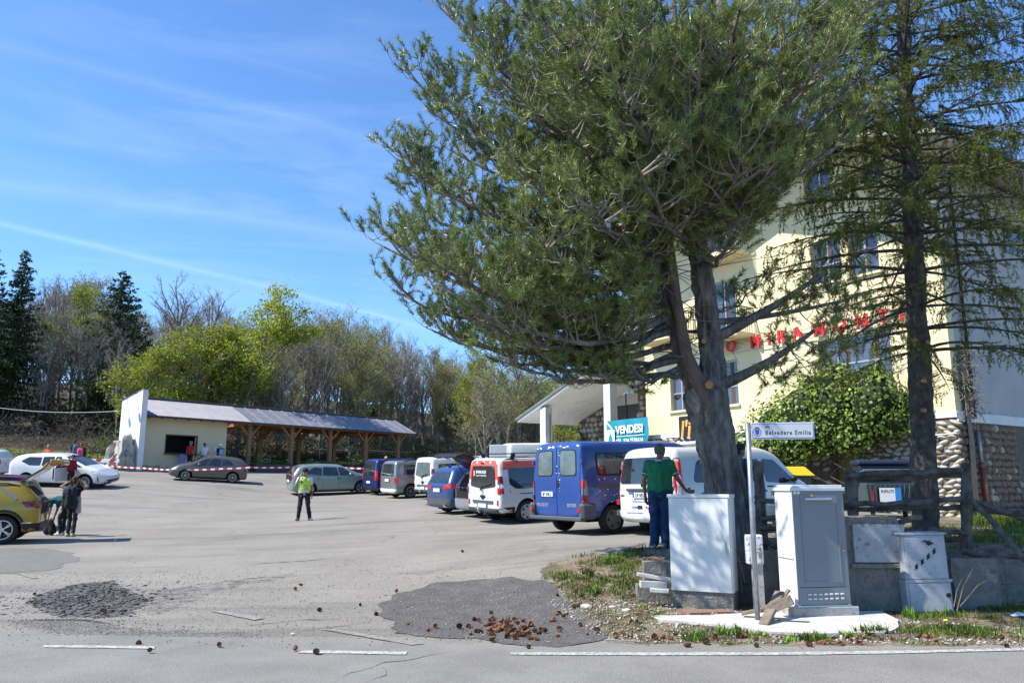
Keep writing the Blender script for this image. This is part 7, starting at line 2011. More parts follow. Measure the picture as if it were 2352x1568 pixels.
# ------------------------------------------------------------------ people
def caps_mesh(name, caps, voxel, m, parent=None, smooth_it=6, col=None):
 mb = MB()
 for c in caps:
  if len(c) == 2 and not isinstance(c[1], (int, float)):
   mb.ball(c[0], c[1], 14, 9)
  elif len(c) == 2: mb.ball(c[0], c[1], 12, 8)
  else:
   p0, r0, p1, r1 = Vector(c[0]), c[1], Vector(c[2]), c[3]
   n = 6; d = p1 - p0; L_ = max(d.length, 1e-4); dn = d / L_
   pts = [p0 - dn * r0 * 0.97, p0 - dn * r0 * 0.7] + [p0.lerp(p1, i / n) for i in range(n + 1)] + [p1 + dn * r1 * 0.7, p1 + dn * r1 * 0.97]
   rs = [r0 * 0.22, r0 * 0.72] + [lerp(r0, r1, i / n) for i in range(n + 1)] + [r1 * 0.72, r1 * 0.22]
   mb.tube(pts, rs, 12)
 o = link(name, mb.mesh(name, m))
 md = o.modifiers.new('r', 'REMESH'); md.mode = 'VOXEL'; md.voxel_size = voxel; md.use_smooth_shade = True
 if smooth_it:
  s_ = o.modifiers.new('s', 'SMOOTH'); s_.factor = 0.5; s_.iterations = smooth_it
 dg = bpy.context.evaluated_depsgraph_get()
 me = bpy.data.meshes.new_from_object(o.evaluated_get(dg))
 bpy.data.objects.remove(o)
 me.materials.clear(); me.materials.append(m)
 if name in ('shirt', 'trousers', 'vest', 'rucksack'):
  n_ = len(me.vertices); C_ = np.empty(n_ * 3, np.float32); N_ = np.empty(n_ * 3, np.float32)
  me.vertices.foreach_get('co', C_); me.vertices.foreach_get('normal', N_); C_ = C_.reshape(-1, 3); N_ = N_.reshape(-1, 3)
  f_ = 6 if name == 'trousers' else 11
  for i in range(n_):
   c = C_[i]; C_[i] += N_[i] * (0.018 * noise.noise(Vector((c[0] * f_, c[1] * f_, c[2] * (9 if name == 'trousers' else 6)))) + 0.010 * noise.noise(Vector((c[0] * 25 + c[2] * 12, c[1] * 25, c[2] * 14))))
  me.vertices.foreach_set('co', C_.ravel())
 me.polygons.foreach_set('use_smooth', [True] * len(me.polygons))
 return link(name, me, parent)
cloth_cache = {}
def cloth(name, c, rough=0.85):
 if name not in cloth_cache:
  cloth_cache[name] = mat(name, c, tuple(q * 0.75 for q in c), 6, rough, bump=0.25, bscale=9, bdist=0.03)
 return cloth_cache[name]
skin_m = mat('skin', (0.36, 0.20, 0.135), (0.32, 0.17, 0.11), 6, 0.55)
skin_tan = mat('tanned_skin', (0.24, 0.115, 0.07), (0.21, 0.10, 0.06), 6, 0.55)
BASE = dict(hip=(0, 0, .96), chest=(0, .0, 1.27), neck=(0, -.01, 1.47), head=(0, .02, 1.63),
   sl=(-.185, 0, 1.41), sr=(.185, 0, 1.41), el=(-.245, -.03, 1.13), er=(.245, -.03, 1.13), wl=(-.25, .04, .88), wr=(.25, .04, .88),
   hl=(-.095, 0, .92), hr=(.095, 0, .92), kl=(-.11, .03, .50), kr=(.11, .03, .50), al=(-.12, -.02, .09), ar=(.12, -.02, .09))
def person(label, pos, face, H_=1.75, pose=None, shirt=None, sleeve=0.5, pants=None, shoes=None, hair=(0.03, 0.02, 0.015), hair_kind='short', skin=None, vox=0.02,
           build=1.0, extras=None, shorts=False, look=(0, 0), fingers=False, name_='person'):
 """face: degrees clockwise from +Y that the figure looks; pose: joints in metres for a 1.75 m figure (x right, y forward)"""
 J = {k: Vector(v) for k, v in BASE.items()}
 for k, v in (pose or {}).items(): J[k] = Vector(v)
 skin = skin or skin_m
 t = thing('person', label, 'person', pos, (0, 0, -radians(face)))
 s = H_ / 1.75; t.scale = (s, s, s)
 b = build
 hd = J['head']; nk = J['neck']
 up = (hd - nk).normalized() if (hd - nk).length > 0 else Vector((0, 0, 1))
 ly = Matrix.Rotation(-radians(look[0]), 3, 'Z') @ Vector((0, 1, 0))
 ly = (ly - up * ly.dot(up)).normalized(); lx = ly.cross(up)
 def H3(x, y, z): return hd + (lx * x + ly * y + up * z) * 1.10
 caps = [(J['hip'] + Vector((-.06, 0, -.02)), .105 * b, J['hip'] + Vector((.06, 0, -.02)), .105 * b),
   (J['hip'], .12 * b, J['chest'], .125 * b), (J['chest'] + Vector((-.07, 0, 0)), .10 * b, J['hip'] + Vector((-.05, 0, .05)), .09 * b), (J['chest'] + Vector((.07, 0, 0)), .10 * b, J['hip'] + Vector((.05, 0, .05)), .09 * b),
   (J['chest'].lerp(J['sl'], .25), .105 * b, J['sl'], .062), (J['chest'].lerp(J['sr'], .25), .105 * b, J['sr'], .062), (J['sl'], .06, J['sr'], .06), (J['chest'], .11, nk, .058),
   (nk + Vector((0, 0, -.04)), .058, hd - up * .06, .052),
   (H3(0, -.012, .035), .096, H3(0, .005, .0), .087), (H3(0, .025, -.045), .066, H3(0, .035, -.075), .042), (H3(0, .085, -.018), .016, H3(0, .098, -.038), .015),
   (H3(-.076, -.005, -.01), .016, H3(-.078, -.012, -.035), .012), (H3(.076, -.005, -.01), .016, H3(.078, -.012, -.035), .012)]
 for S_, E_, W_x in (('sl', 'el', 'wl'), ('sr', 'er', 'wr')):
  caps += [(J[S_], .052, J[E_], .040), (J[E_], .040, J[W_x], .026)]
  hdv = (J[W_x] - J[E_]).normalized()
  if pose and ('h' + W_x) in pose: hdv = (J['h' + W_x] - J[W_x]).normalized()
  sgn = -1 if W_x == 'wl' else 1
  side = hdv.cross(Vector((sgn, 0.3, 0))).normalized() if abs(hdv.x) < 0.8 else Vector((0, 0, 1)).cross(hdv).normalized()
  pl_ = J[W_x] + hdv * .085
  caps += [(J[W_x] + hdv * .02 + side * .012, .024, pl_ + side * .022, .021), (J[W_x] + hdv * .02 - side * .012, .024, pl_ - side * .022, .021)]
  nrm = hdv.cross(side).normalized() * -sgn
  for k in range(4):
   q = pl_ + side * (-.030 + .020 * k)
   l_ = (.070, .080, .074, .058)[k]
   m_ = q + hdv * l_ * .55 + nrm * .008
   caps += [(q, .0105, m_, .0095), (m_, .0095, m_ + hdv * l_ * .35 + nrm * .028, .0085)]
  th = J[W_x] + hdv * .035 + side * -.035
  caps += [(th, .013, th + hdv * .03 - side * .025 + nrm * .01, .011), (th + hdv * .03 - side * .025 + nrm * .01, .011, th + hdv * .06 - side * .028 + nrm * .02, .009)]
 for Hh, K, A in (('hl', 'kl', 'al'), ('hr', 'kr', 'ar')):
  fwd = Vector((0, 1, 0))
  if pose and 'f' + A in pose: fwd = Vector(pose['f' + A]).normalized()
  caps += [(J[Hh], .088 * b, J[K], .055), (J[K], .055, J[A] + Vector((0, 0, .02)), .036), (J[A] + Vector((0, 0, -.035)), .035, J[A] + fwd * .15 + Vector((0, 0, -.05)), .028)]
 caps_mesh('body', caps, vox * 0.8 if fingers else vox, skin, t, 4)
 def sub(lst, nm, m, v=None, it=5):
  if nm in ('hair', 'cap'): lst = [tuple(q * 1.09 if isinstance(q, float) else q for q in c) for c in lst]
  return caps_mesh(nm, lst, v or vox, m, t, it)
 if shirt is not None:
  g = .020
  c_ = [(J['hip'] + Vector((-.07, 0, .02)), (.105) * b + g, J['hip'] + Vector((.07, 0, .02)), .105 * b + g), (J['hip'] + Vector((0, 0, .02)), .125 * b + g, J['chest'], .13 * b + g),
              (J['chest'] + Vector((-.07, 0, 0)), .10 * b + g, J['hip'] + Vector((-.06, 0, .05)), .10 * b + g), (J['chest'] + Vector((.07, 0, 0)), .10 * b + g, J['hip'] + Vector((.06, 0, .05)), .10 * b + g),
              (J['chest'].lerp(J['sl'], .3), .105 * b + g, J['sl'], .066 + g), (J['chest'].lerp(J['sr'], .3), .105 * b + g, J['sr'], .066 + g), (J['sl'], .06 + g * .6, J['sr'], .06 + g * .6), (J['chest'], .12 + g * .5, nk + Vector((0, 0, -.035)), .068)]
  for S_, E_, W_x in (('sl', 'el', 'wl'), ('sr', 'er', 'wr')):
   if sleeve <= 1: c_.append((J[S_], .066 + g * .5, J[S_].lerp(J[E_], sleeve), .056 + g * .5))
   else:
    c_.append((J[S_], .064 + g * .5, J[E_], .050 + g * .3)); c_.append((J[E_], .050 + g * .3, J[E_].lerp(J[W_x], sleeve - 1), .036 + g * .3))
  sub(c_, 'shirt', shirt)
 if pants is not None:
  c_ = [(J['hip'] + Vector((-.06, 0, -.03)), .122 * b, J['hip'] + Vector((.06, 0, -.03)), .122 * b)]
  for Hh, K, A in (('hl', 'kl', 'al'), ('hr', 'kr', 'ar')):
   if shorts: c_ += [(J[Hh], .100 * b, J[Hh].lerp(J[K], .85), .084)]
   else: c_ += [(J[Hh], .100 * b, J[K], .072 * b), (J[K], .072 * b, J[A] + Vector((0, 0, .0)), .060 * b)]
  sub(c_, 'trousers', pants)
 if shoes is not None:
  for A in ('al', 'ar'):
   fwd = Vector((0, 1, 0))
   if pose and 'f' + A in pose: fwd = Vector(pose['f' + A]).normalized()
   a_ = J[A]
   sub([(a_ + Vector((0, 0, -.02)) - fwd * .03, .046, a_ + Vector((0, 0, -.035)) + fwd * .10, .044), (a_ + Vector((0, 0, -.05)) - fwd * .05, .038, a_ + fwd * .17 + Vector((0, 0, -.052)), .036)], 'shoe', shoes, vox * 0.8, 2)
 hm = mat('hair_%d' % len(bpy.data.materials), hair, tuple(q * 1.8 for q in hair), 30, 0.8, bump=0.4, bscale=60)
 if hair_kind == 'short':
  sub([(H3(0, -.030, .045), .092, H3(0, .0, .055), .088), (H3(0, -.05, -.02), .066, H3(0, -.04, .03), .082)], 'hair', hm, vox * 0.8, 2)
 elif hair_kind == 'curly':
  sub([(H3(0, -.030, .050), .097, H3(0, .015, .075), .088), (H3(-.03, .03, .10), .04, H3(.03, .03, .10), .04), (H3(0, -.05, -.01), .066, H3(0, -.04, .03), .086)], 'hair', hm, vox * 0.8, 1)
 elif hair_kind == 'bald':
  sub([(H3(0, -.040, .015), .086, H3(0, -.03, .04), .087)], 'hair', hm, vox * 0.7, 2)
 elif hair_kind == 'long':
  sub([(H3(0, -.030, .045), .095, H3(0, .0, .055), .090), (H3(0, -.06, .0), .075, H3(0, -.09, -.20), .06)], 'hair', hm, vox * 0.8, 2)
 elif hair_kind == 'bun':
  sub([(H3(0, -.030, .045), .095, H3(0, .0, .055), .090), (H3(0, -.055, .0), .075, H3(0, -.06, -.04), .055), (H3(0, -.11, .06), .04)], 'hair', hm, vox * 0.8, 2)
 elif hair_kind == 'cap':
  sub([(H3(0, -.02, .05), .096, H3(0, .0, .06), .092), (H3(0, .08, .045), .05, H3(0, .14, .03), .03)], 'cap', hm, vox * 0.8, 2)
 if extras: extras(t, J, H3, vox)
 # eyes
 if fingers or vox < 0.019:
  mb = MB()
  for sx in (-1, 1): mb.ball(H3(sx * .03, .076, .008), .011, 6, 4)
  o = mb.build('eyes', M['ink'], t); o['kind'] = 'stuff'
  mb = MB(); mb.ball(H3(0, .083, -.062), (.022, .010, .006), 8, 4); mb.build('mouth', mat('lips', (0.30, 0.11, 0.09)), t)
 return t
def gpos(u, v, D=None):
 g = ground(u, v)
 if D is None: return g
 p = at(u, v, D); return Vector((p.x, D, tz(p.x, D)))
# man in green by the white cabinet, back to the camera
def green_x(t, J, H3, vox):
 w_ = cloth('white_trim', (0.6, 0.6, 0.62))
 for S_, E_ in (('sl', 'el'), ('sr', 'er')):
  a = J[S_].lerp(J[E_], .60); b = J[S_].lerp(J[E_], .655)
  mb = MB(); mb.tube([a, b], [.074, .073], 16); mb.build('sleeve_trim', w_, t, smooth=True)
 n_ = J['neck']; mb = MB(); mb.tube([n_ + Vector((0, -.004, -.022)), n_ + Vector((0, .0, .0))], [.073, .068], 16); mb.build('collar', w_, t, smooth=True)
g = gpos(662, 549, 13.75)
person('grey haired man in a green shirt and navy track trousers seen from behind', g, 18, 1.76,
       pose=dict(er=(.30, .05, 1.16), wr=(.42, .17, .96), hwr=(.50, .24, .94), el=(-.27, -.02, 1.14), wl=(-.26, .05, .87), kl=(-.11, .03, .5), kr=(.08, .03, .5), al=(-.12, -.02, .09), ar=(.07, -.03, .09), far=(.45, 1, 0), fal=(-.1, 1, 0), head=(0.02, .045, 1.62)),
       shirt=cloth('green_polo', (0.012, 0.17, 0.075)), sleeve=.60, pants=cloth('navy_track', (0.008, 0.035, 0.10)), shoes=cloth('blue_grey_trainers', (0.16, 0.19, 0.27)), hair=(0.085, 0.075, 0.07), hair_kind='bald',
       skin=skin_tan, vox=0.012, build=1.28, extras=green_x, fingers=True, look=(25, 0))
# man in the yellow vest on the phone
def vest_x(t, J, H3, vox):
 v = mat('hi_vis_yellow', (0.52, 0.80, 0.02), (0.45, 0.72, 0.02), 5, 0.6)
 g_ = .038
 c_ = [(J['hip'] + Vector((-.07, 0, .06)), .105 + g_, J['hip'] + Vector((.07, 0, .06)), .105 + g_), (J['hip'] + Vector((0, 0, .06)), .12 + g_, J['chest'], .13 + g_),
          (J['chest'] + Vector((-.08, 0, .03)), .10 + g_, J['hip'] + Vector((-.06, 0, .08)), .10 + g_), (J['chest'] + Vector((.08, 0, .03)), .10 + g_, J['hip'] + Vector((.06, 0, .08)), .10 + g_),
          (J['sl'] * .82 + Vector((0, 0, .26)), .075, J['sr'] * .82 + Vector((0, 0, .26)), .075)]
 vo = caps_mesh('vest', c_, vox, v, t, 4)
 gm = mat('reflective_tape', (0.35, 0.37, 0.36), rough=0.35)
 for dz in (0.0, 0.11):
  pts = []
  for k in range(25):
   a = 2 * pi * k / 24; pts.append(Vector((J['hip'].x + cos(a) * .205, sin(a) * .168, 1.07 + dz)))
  mb = MB()
  for a, b in zip(pts[:-1], pts[1:]): mb.add([a - Vector((0, 0, .022)), b - Vector((0, 0, .022)), b + Vector((0, 0, .022)), a + Vector((0, 0, .022))], [(0, 1, 2, 3)])
  mb.build('reflective_band', gm, t, smooth=True)
 mb = MB(); mb.ball((.10, .165, 1.30), (.035, .012, .035), 10, 6); mb.build('chest_badge', M['ink'], t)
 mb = MB(); mb.prism([(-.30, 0)], 0, 0) if False else None
 for s_ in (-1, 1):
  mb = MB(); mb.beam((s_ * .012, .170, 1.12), (s_ * .05, .14, 1.40), .03, .012);
 mb = MB(); mb.beam(J['wl'] + Vector((.035, .03, -.02)), J['wl'] + Vector((.045, .05, .12)), .07, .012); mb.build('phone', M['ink'], t, bevel=0.004)
person('young man in a yellow high visibility vest talking on a phone', gpos(303, 520.3), 168, 1.74,
       pose=dict(el=(.0, 0, 0), **{}) if False else dict(er=(.30, .06, 1.17), wr=(.16, .16, 1.50), hwr=(.10, .10, 1.62), el=(-.25, -.02, 1.13), wl=(-.26, .06, .88), kl=(-.15, .03, .5), kr=(.13, .03, .5), al=(-.22, -.02, .09), ar=(.17, -.02, .09), far=(.4, 1, 0), fal=(-.5, 1, 0)),
       shirt=cloth('white_tee', (0.62, 0.63, 0.66)), sleeve=.55, pants=cloth('black_joggers', (0.012, 0.012, 0.014)), shoes=cloth('grey_green_trainers', (0.10, 0.15, 0.16)), hair=(0.02, 0.014, 0.01), hair_kind='curly', vox=0.015, extras=vest_x, look=(35, 0), build=1.08)
# woman raising her hands to her hair, rucksack on
def ruck(big, colr, nm='rucksack'):
 def f(t, J, H3, vox):
  pass
 return f
blackc = cloth('black_cloth', (0.012, 0.013, 0.016))
gA = gpos(70, 536.8, 23.0)
pA = person('person with a big black rucksack holding both hands to her hair', gA, -5, 1.68,
   pose=dict(el=(-.40, .0, 1.46), er=(.36, .03, 1.46), wl=(-.15, -.02, 1.62), wr=(.17, .02, 1.63), hwl=(-.06, -.05, 1.68), hwr=(.08, -.02, 1.68), kl=(-.08, .05, .5), kr=(.09, .0, .5), al=(-.07, -.02, .09), ar=(.10, -.08, .09), fal=(.3, 1, 0)),
   shirt=blackc, sleeve=.12, pants=cloth('dark_grey_trousers', (0.022, 0.025, 0.035)), shoes=cloth('cream_shoes', (0.5, 0.47, 0.38)), hair=(0.06, 0.025, 0.012), hair_kind='bun', vox=0.017, build=0.9)
def standalone(name, label, cat, t, caps, vox, m, off=(0, 0, 0), it=4):
 o = caps_mesh(name, caps, vox, m, None, it)
 o.matrix_world = Matrix.Translation(t.location) @ Matrix.Rotation(t.rotation_euler.z, 4, 'Z') @ Matrix.Diagonal((t.scale.x,) * 3 + (1,)) @ Matrix.Translation(off)
 return tag(o, label, cat)
standalone('rucksack', 'big black hiking rucksack on the back of the person with raised hands', 'rucksack', pA,
           [((-.11, -.30, .92), .10, (-.10, -.30, 1.36), .10), ((.11, -.30, .92), .10, (.10, -.30, 1.36), .10), ((0, -.33, .92), .11, (0, -.31, 1.40), .10), ((0, -.27, 1.46), .08), ((.20, -.27, .85), .05, (.20, -.27, 1.05), .05)], 0.02, cloth('rucksack_cloth', (0.022, 0.028, 0.036)))
standalone('cloth_bag', 'pale cloth bag hanging behind the big black rucksack', 'bag', pA, [((.20, -.14, .72), .05, (.20, -.16, 1.15), .04), ((.26, -.14, .72), .05, (.24, -.16, 1.15), .04)], 0.02, cloth('canvas', (0.45, 0.42, 0.38)))
# woman bending over a black bag
gB = gpos(61, 534.6, 23.4)
pB = person('person in teal and black bending low with long dark hair hanging down', gB, -82, 1.68,
   pose=dict(hip=(0, -.16, .93), chest=(0, .18, 1.06), neck=(0, .36, 1.06), head=(0, .50, .97), sl=(-.16, .32, 1.03), sr=(.16, .32, 1.03), el=(-.18, .30, .78), er=(.17, .34, .76), wl=(-.15, .36, .55), wr=(.15, .40, .53),
                      hl=(-.095, -.14, .90), hr=(.095, -.14, .90), kl=(-.11, .02, .50), kr=(.11, .02, .50), al=(-.12, -.06, .09), ar=(.12, .06, .09)),
   shirt=cloth('teal_tee', (0.01, 0.09, 0.10)), sleeve=.6, pants=blackc, shoes=cloth('white_trainers', (0.55, 0.57, 0.62)), hair=(0.012, 0.009, 0.008), hair_kind=None, vox=0.018, build=0.92,
   extras=lambda t, J, H3, vox: caps_mesh('hair', [((0, .50, 1.02), .10), ((0, .54, .98), .09, (0.0, .56, .70), .06), ((.05, .50, .95), .07, (.06, .52, .62), .03), ((-.06, .5, .95), .07, (-.05, .5, .66), .03)], vox, mat('black_hair', (0.01, 0.008, 0.008), rough=0.6), t, 2))
standalone('bag', 'black bag standing on the ground by the bending person', 'bag', pB, [((.0, .46, .14), .13, (0, .40, .38), .10), ((0, .30, .12), .12, (0, .34, .30), .10), ((-.0, .40, .44), .02, (0, .38, .52), .02)], 0.022, blackc)
# person in red at the open door of the white car
person('person in a red top standing in the open door of the white car', gpos(69, 491.5, 37.0), 110, 1.60, pose=dict(wl=(-.12, .22, .95), el=(-.26, .0, 1.12), head=(0, .06, 1.60)), shirt=cloth('red_top', (0.22, 0.006, 0.02)), sleeve=1.8,
       pants=blackc, shoes=blackc, hair=(0.02, 0.014, 0.012), hair_kind='short', vox=0.024)
# at the kiosk
def kp(x, y): q = P(x, y, 0); return Vector((q.x, q.y, 2.73))
person('person in a red shirt and dark trousers standing at the kiosk hatch', kp(3.05, -.35), 20, 1.75, shirt=cloth('scarlet_tee', (0.50, 0.012, 0.012)), sleeve=.6, pants=blackc, shoes=blackc, hair=(0.10, 0.11, 0.13), hair_kind='cap', vox=0.024)
person('person in a white shirt talking beside the one in red', kp(3.95, -.45), -30, 1.68, pose=dict(wl=(-.16, .24, 1.0), el=(-.26, .02, 1.1)), shirt=cloth('white_tee', (0.62, 0.63, 0.66)), sleeve=.6, pants=cloth('teal_shorts', (0.02, 0.14, 0.15)), shorts=True, shoes=blackc, hair=(0.04, 0.03, 0.025), hair_kind='bald', vox=0.024)
person('person in a white cap and black shirt waiting by the kiosk', kp(5.0, -.55), -40, 1.66, shirt=blackc, sleeve=.6, pants=blackc, shoes=blackc, hair=(0.6, 0.6, 0.58), hair_kind='cap', vox=0.024)
person('person in a black hat and dark jacket rightmost at the kiosk', kp(5.95, -.5), -60, 1.66, shirt=cloth('dark_jacket', (0.015, 0.018, 0.03)), sleeve=1.8, pants=blackc, shoes=blackc, hair=(0.012, 0.012, 0.014), hair_kind='cap', vox=0.024)
standalone('rucksack', 'small light blue rucksack worn by the person in the white cap', 'rucksack', bpy.data.objects['person.007'] if 'person.007' in bpy.data.objects else pA, [((-.08, -.22, 1.05), .08, (-.07, -.22, 1.34), .08), ((.08, -.22, 1.05), .08, (.07, -.22, 1.34), .08)], 0.025, cloth('light_blue_pack', (0.25, 0.42, 0.62)))
# cloths hung below the hatch
for x, cc, lb in ((2.75, (0.30, 0.26, 0.55), 'lilac banner cloth hanging under the kiosk hatch'), (4.2, (0.62, 0.13, 0.02), 'orange banner cloth hanging under the kiosk hatch')):
 mb = MB(); mb.box((x, 0.42, 2.9), (x + 0.42, 0.44, 3.68)); o = mb.build('hanging_cloth', cloth('cloth_%.1f' % x, cc)); tag(o, lb, 'banner'); o.matrix_world = PM
# walkers on the grass
person('person in navy with a grey rucksack walking behind the white car', gpos(74, 462.5, 46), -35, 1.78, shirt=cloth('navy_tee', (0.012, 0.025, 0.07)), sleeve=.6, pants=blackc, shoes=blackc, hair=(0.015, 0.012, 0.01), hair_kind='short', vox=0.025, look=(60, 0))
standalone('rucksack', 'grey blue rucksack worn by the walker in navy', 'rucksack', [o for o in bpy.data.objects if o.get('label', '').startswith('person in navy')][0], [((-.08, -.22, 1.02), .09, (-.07, -.22, 1.36), .09), ((.08, -.22, 1.02), .09, (.07, -.22, 1.36), .09)], 0.025, cloth('grey_blue_pack', (0.10, 0.15, 0.20)))
person('brown haired person in black walking with a pink rucksack', gpos(79.5, 464.5, 45.2), -20, 1.66, shirt=blackc, sleeve=1.8, pants=blackc, shoes=blackc, hair=(0.10, 0.035, 0.015), hair_kind='long', vox=0.025)
standalone('rucksack', 'bright pink rucksack on the brown haired walker', 'rucksack', [o for o in bpy.data.objects if o.get('label', '').startswith('brown haired person')][0], [((-.08, -.22, 1.02), .10, (-.07, -.22, 1.34), .10), ((.08, -.22, 1.02), .10, (.07, -.22, 1.34), .10)], 0.025, cloth('pink_pack', (0.65, 0.10, 0.22)))
person('person in an orange top whose head shows over the white car', gpos(46.5, 468, 44.0), 180, 1.62, shirt=cloth('orange_top', (0.62, 0.10, 0.03)), sleeve=.6, pants=blackc, shoes=blackc, hair=(0.05, 0.035, 0.025), hair_kind='bald', vox=0.025)
# heads beyond the vans
person('person in a blue cap seen over the roof of the white van', gpos(444, 486.5, 44.5), 200, 1.78, shirt=cloth('grey_tee', (0.25, 0.25, 0.26)), sleeve=.6, pants=blackc, shoes=blackc, hair=(0.05, 0.12, 0.5), hair_kind='cap', vox=0.025)
person('fair haired person showing over the dark blue boxy car', gpos(385.5, 478, 50), 160, 1.72, shirt=cloth('grey_tee', (0.25, 0.25, 0.26)), sleeve=1.6, pants=blackc, shoes=blackc, hair=(0.45, 0.30, 0.14), hair_kind='short', vox=0.025)
# man behind the pine with a bottle and a pale dog
g = gpos(744, 541, 14.9)
pm = person('dark haired person in navy half hidden behind the pine trunk', g, 70, 1.74, pose=dict(er=(.24, .10, 1.15), wr=(.22, .28, .98)), shirt=cloth('navy_tee', (0.012, 0.025, 0.07)), sleeve=.6, pants=cloth('navy_track', (0.008, 0.035, 0.10)), shoes=blackc, hair=(0.015, 0.012, 0.01), hair_kind='short', skin=skin_tan, vox=0.016)
def dog():
 g = gpos(764, 541.5, 14.7)
 t = thing('dog', 'pale cream labrador standing behind the fence post', 'dog', g, (0, 0, radians(-12)))
 m = mat('cream_fur', (0.50, 0.42, 0.31), (0.58, 0.51, 0.40), 7, 0.9, bump=0.3, bscale=40)
 c = [((-.30, 0, .47), .135, (.0, 0, .46), .135), ((.0, 0, .46), .135, (.24, 0, .47), .155), ((.26, 0, .50), .13, (.42, 0, .56), .09), ((.42, 0, .56), .09, (.50, 0, .58), .085),
         ((.52, 0, .58), .08, (.66, 0, .51), .045), ((-.42, 0, .50), .07, (-.36, 0, .48), .10)]
 for s_ in (-1, 1):
  c += [((-.33, s_ * .07, .42), .095, (-.28, s_ * .09, .28), .065), ((-.28, s_ * .09, .28), .055, (-.42, s_ * .09, .17), .034), ((-.42, s_ * .09, .17), .032, (-.38, s_ * .09, .04), .028), ((-.38, s_ * .09, .035), .030, (-.32, s_ * .09, .03), .026)]
  x_ = .24 if s_ > 0 else .30
  c += [((.24, s_ * .08, .42), .075, (x_ - .02, s_ * .09, .26), .046), ((x_ - .02, s_ * .09, .26), .042, (x_ + .02, s_ * .09, .05), .030), ((x_ + .02, s_ * .09, .035), .032, (x_ + .08, s_ * .09, .03), .028)]
  c += [((.50, s_ * .075, .60), .028, (.50, s_ * .10, .50), .018)]
 c += [((-.46, 0, .50), .04, (-.62, 0, .42), .022)]
 caps_mesh('body', c, 0.014, m, t, 3)
 mb = MB(); mb.ball((.70, 0, .515), (.018, .022, .016), 8, 6); mb.build('nose', M['ink'], t)
 mb = MB(); mb.tube([(.34, 0, .42), (.355, 0, .62)], .115, 14); mb.build('collar', M['ink_red'], t)
 mb = MB()
 for s_ in (-1, 1): mb.ball((.575, s_ * .048, .60), .010, 6, 4)
 o = mb.build('eyes', M['ink'], t); o['kind'] = 'stuff'
dog()
# ------------------------------------------------------------------ trees
M['bark_pine'] = mat('pine_bark', (0.085, 0.075, 0.066), (0.25, 0.23, 0.21), 5, 0.95, bump=1.0, bscale=9, stretch=(1.6, 1.6, 0.4), c3=(0.36, 0.35, 0.34), s3=4.5, a3=0.5, bdist=0.09)
M['bark_red'] = mat('reddish_bark', (0.105, 0.07, 0.056), (0.17, 0.12, 0.098), 9, 0.9, bump=0.9, bscale=12, stretch=(1.5, 1.5, 0.5))
M['bark_spruce'] = mat('spruce_bark', (0.05, 0.042, 0.036), (0.11, 0.095, 0.08), 7, 0.95, bump=1.0, bscale=14, c3=(0.20, 0.18, 0.14), s3=3.5, a3=0.5, bdist=0.05)
M['twig'] = mat('pale_twig', (0.16, 0.135, 0.11), (0.25, 0.22, 0.19), 9, 0.9)
M['cutwood'] = mat('fresh_cut_wood', (0.36, 0.15, 0.06), (0.46, 0.22, 0.10), 12, 0.8)
M['needle'] = leafmat('pine_needles', (0.070, 0.105, 0.024), (0.275, 0.325, 0.095), 0.18, 0.40, spec=0.6, clump=5.0)
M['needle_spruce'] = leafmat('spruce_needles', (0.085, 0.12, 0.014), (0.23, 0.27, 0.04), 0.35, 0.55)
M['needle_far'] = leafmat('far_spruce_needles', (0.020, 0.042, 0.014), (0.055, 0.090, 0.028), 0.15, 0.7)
M['leaf_new'] = leafmat('new_beech_leaves', (0.23, 0.28, 0.012), (0.37, 0.40, 0.04), 0.45, 0.55)
M['leaf_pale'] = leafmat('pale_new_leaves', (0.21, 0.225, 0.03), (0.33, 0.33, 0.08), 0.45, 0.6)
M['bark_beech'] = mat('beech_bark', (0.14, 0.125, 0.105), (0.28, 0.25, 0.215), 2.0, 0.9)
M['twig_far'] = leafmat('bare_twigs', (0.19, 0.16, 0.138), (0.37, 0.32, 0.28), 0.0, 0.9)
M['twig_dark'] = leafmat('shade_toned_twigs', (0.055, 0.045, 0.036), (0.15, 0.125, 0.10), 0.0, 0.9)  # darker copy of the bare twigs, understory shade put into the colour
M['ivy'] = leafmat('ivy_leaves', (0.055, 0.10, 0.014), (0.24, 0.33, 0.05), 0.25, 0.5, spec=0.4)
M['blossom'] = leafmat('white_blossom', (0.5, 0.5, 0.42), (0.7, 0.7, 0.62), 0.3, 0.7)
def bez(p0, p1, p2, n):
 return [p0 * (1 - t) ** 2 + p1 * 2 * t * (1 - t) + p2 * t * t for t in (i / n for i in range(n + 1))]
def shoots_mesh(name, base, dirs, length, n, nl, w, spread, m, rng, taper=0.4):
 """needle-clad shoots: base (k,3), dirs (k,3); n needles each of length nl"""
 k = len(base)
 u = rng.uniform(0.0, 1.0, (k, n))
 d = dirs / np.linalg.norm(dirs, axis=1)[:, None]
 r = rng.normal(size=(k, n, 3))
 r -= (r * d[:, None, :]).sum(-1)[..., None] * d[:, None, :]
 r /= np.linalg.norm(r, axis=2)[..., None]
 nd = d[:, None, :] * (1 - spread) + r * spread
 nd /= np.linalg.norm(nd, axis=2)[..., None]
 L = (length[:, None] if np.ndim(length) else length)
 p = base[:, None, :] + d[:, None, :] * (u * L)[..., None]
 ln = nl * rng.uniform(0.7, 1.15, (k, n))[..., None]
 side = np.cross(nd, rng.normal(size=(k, n, 3)))
 side /= np.linalg.norm(side, axis=2)[..., None]
 a = p + side * w / 2; b = p - side * w / 2; c = p + nd * ln
 c[..., 2] -= 0.0
 V = np.stack([a, b, c], 2).reshape(-1, 3)
 F = np.arange(k * n * 3).reshape(-1, 3)
 return V, F
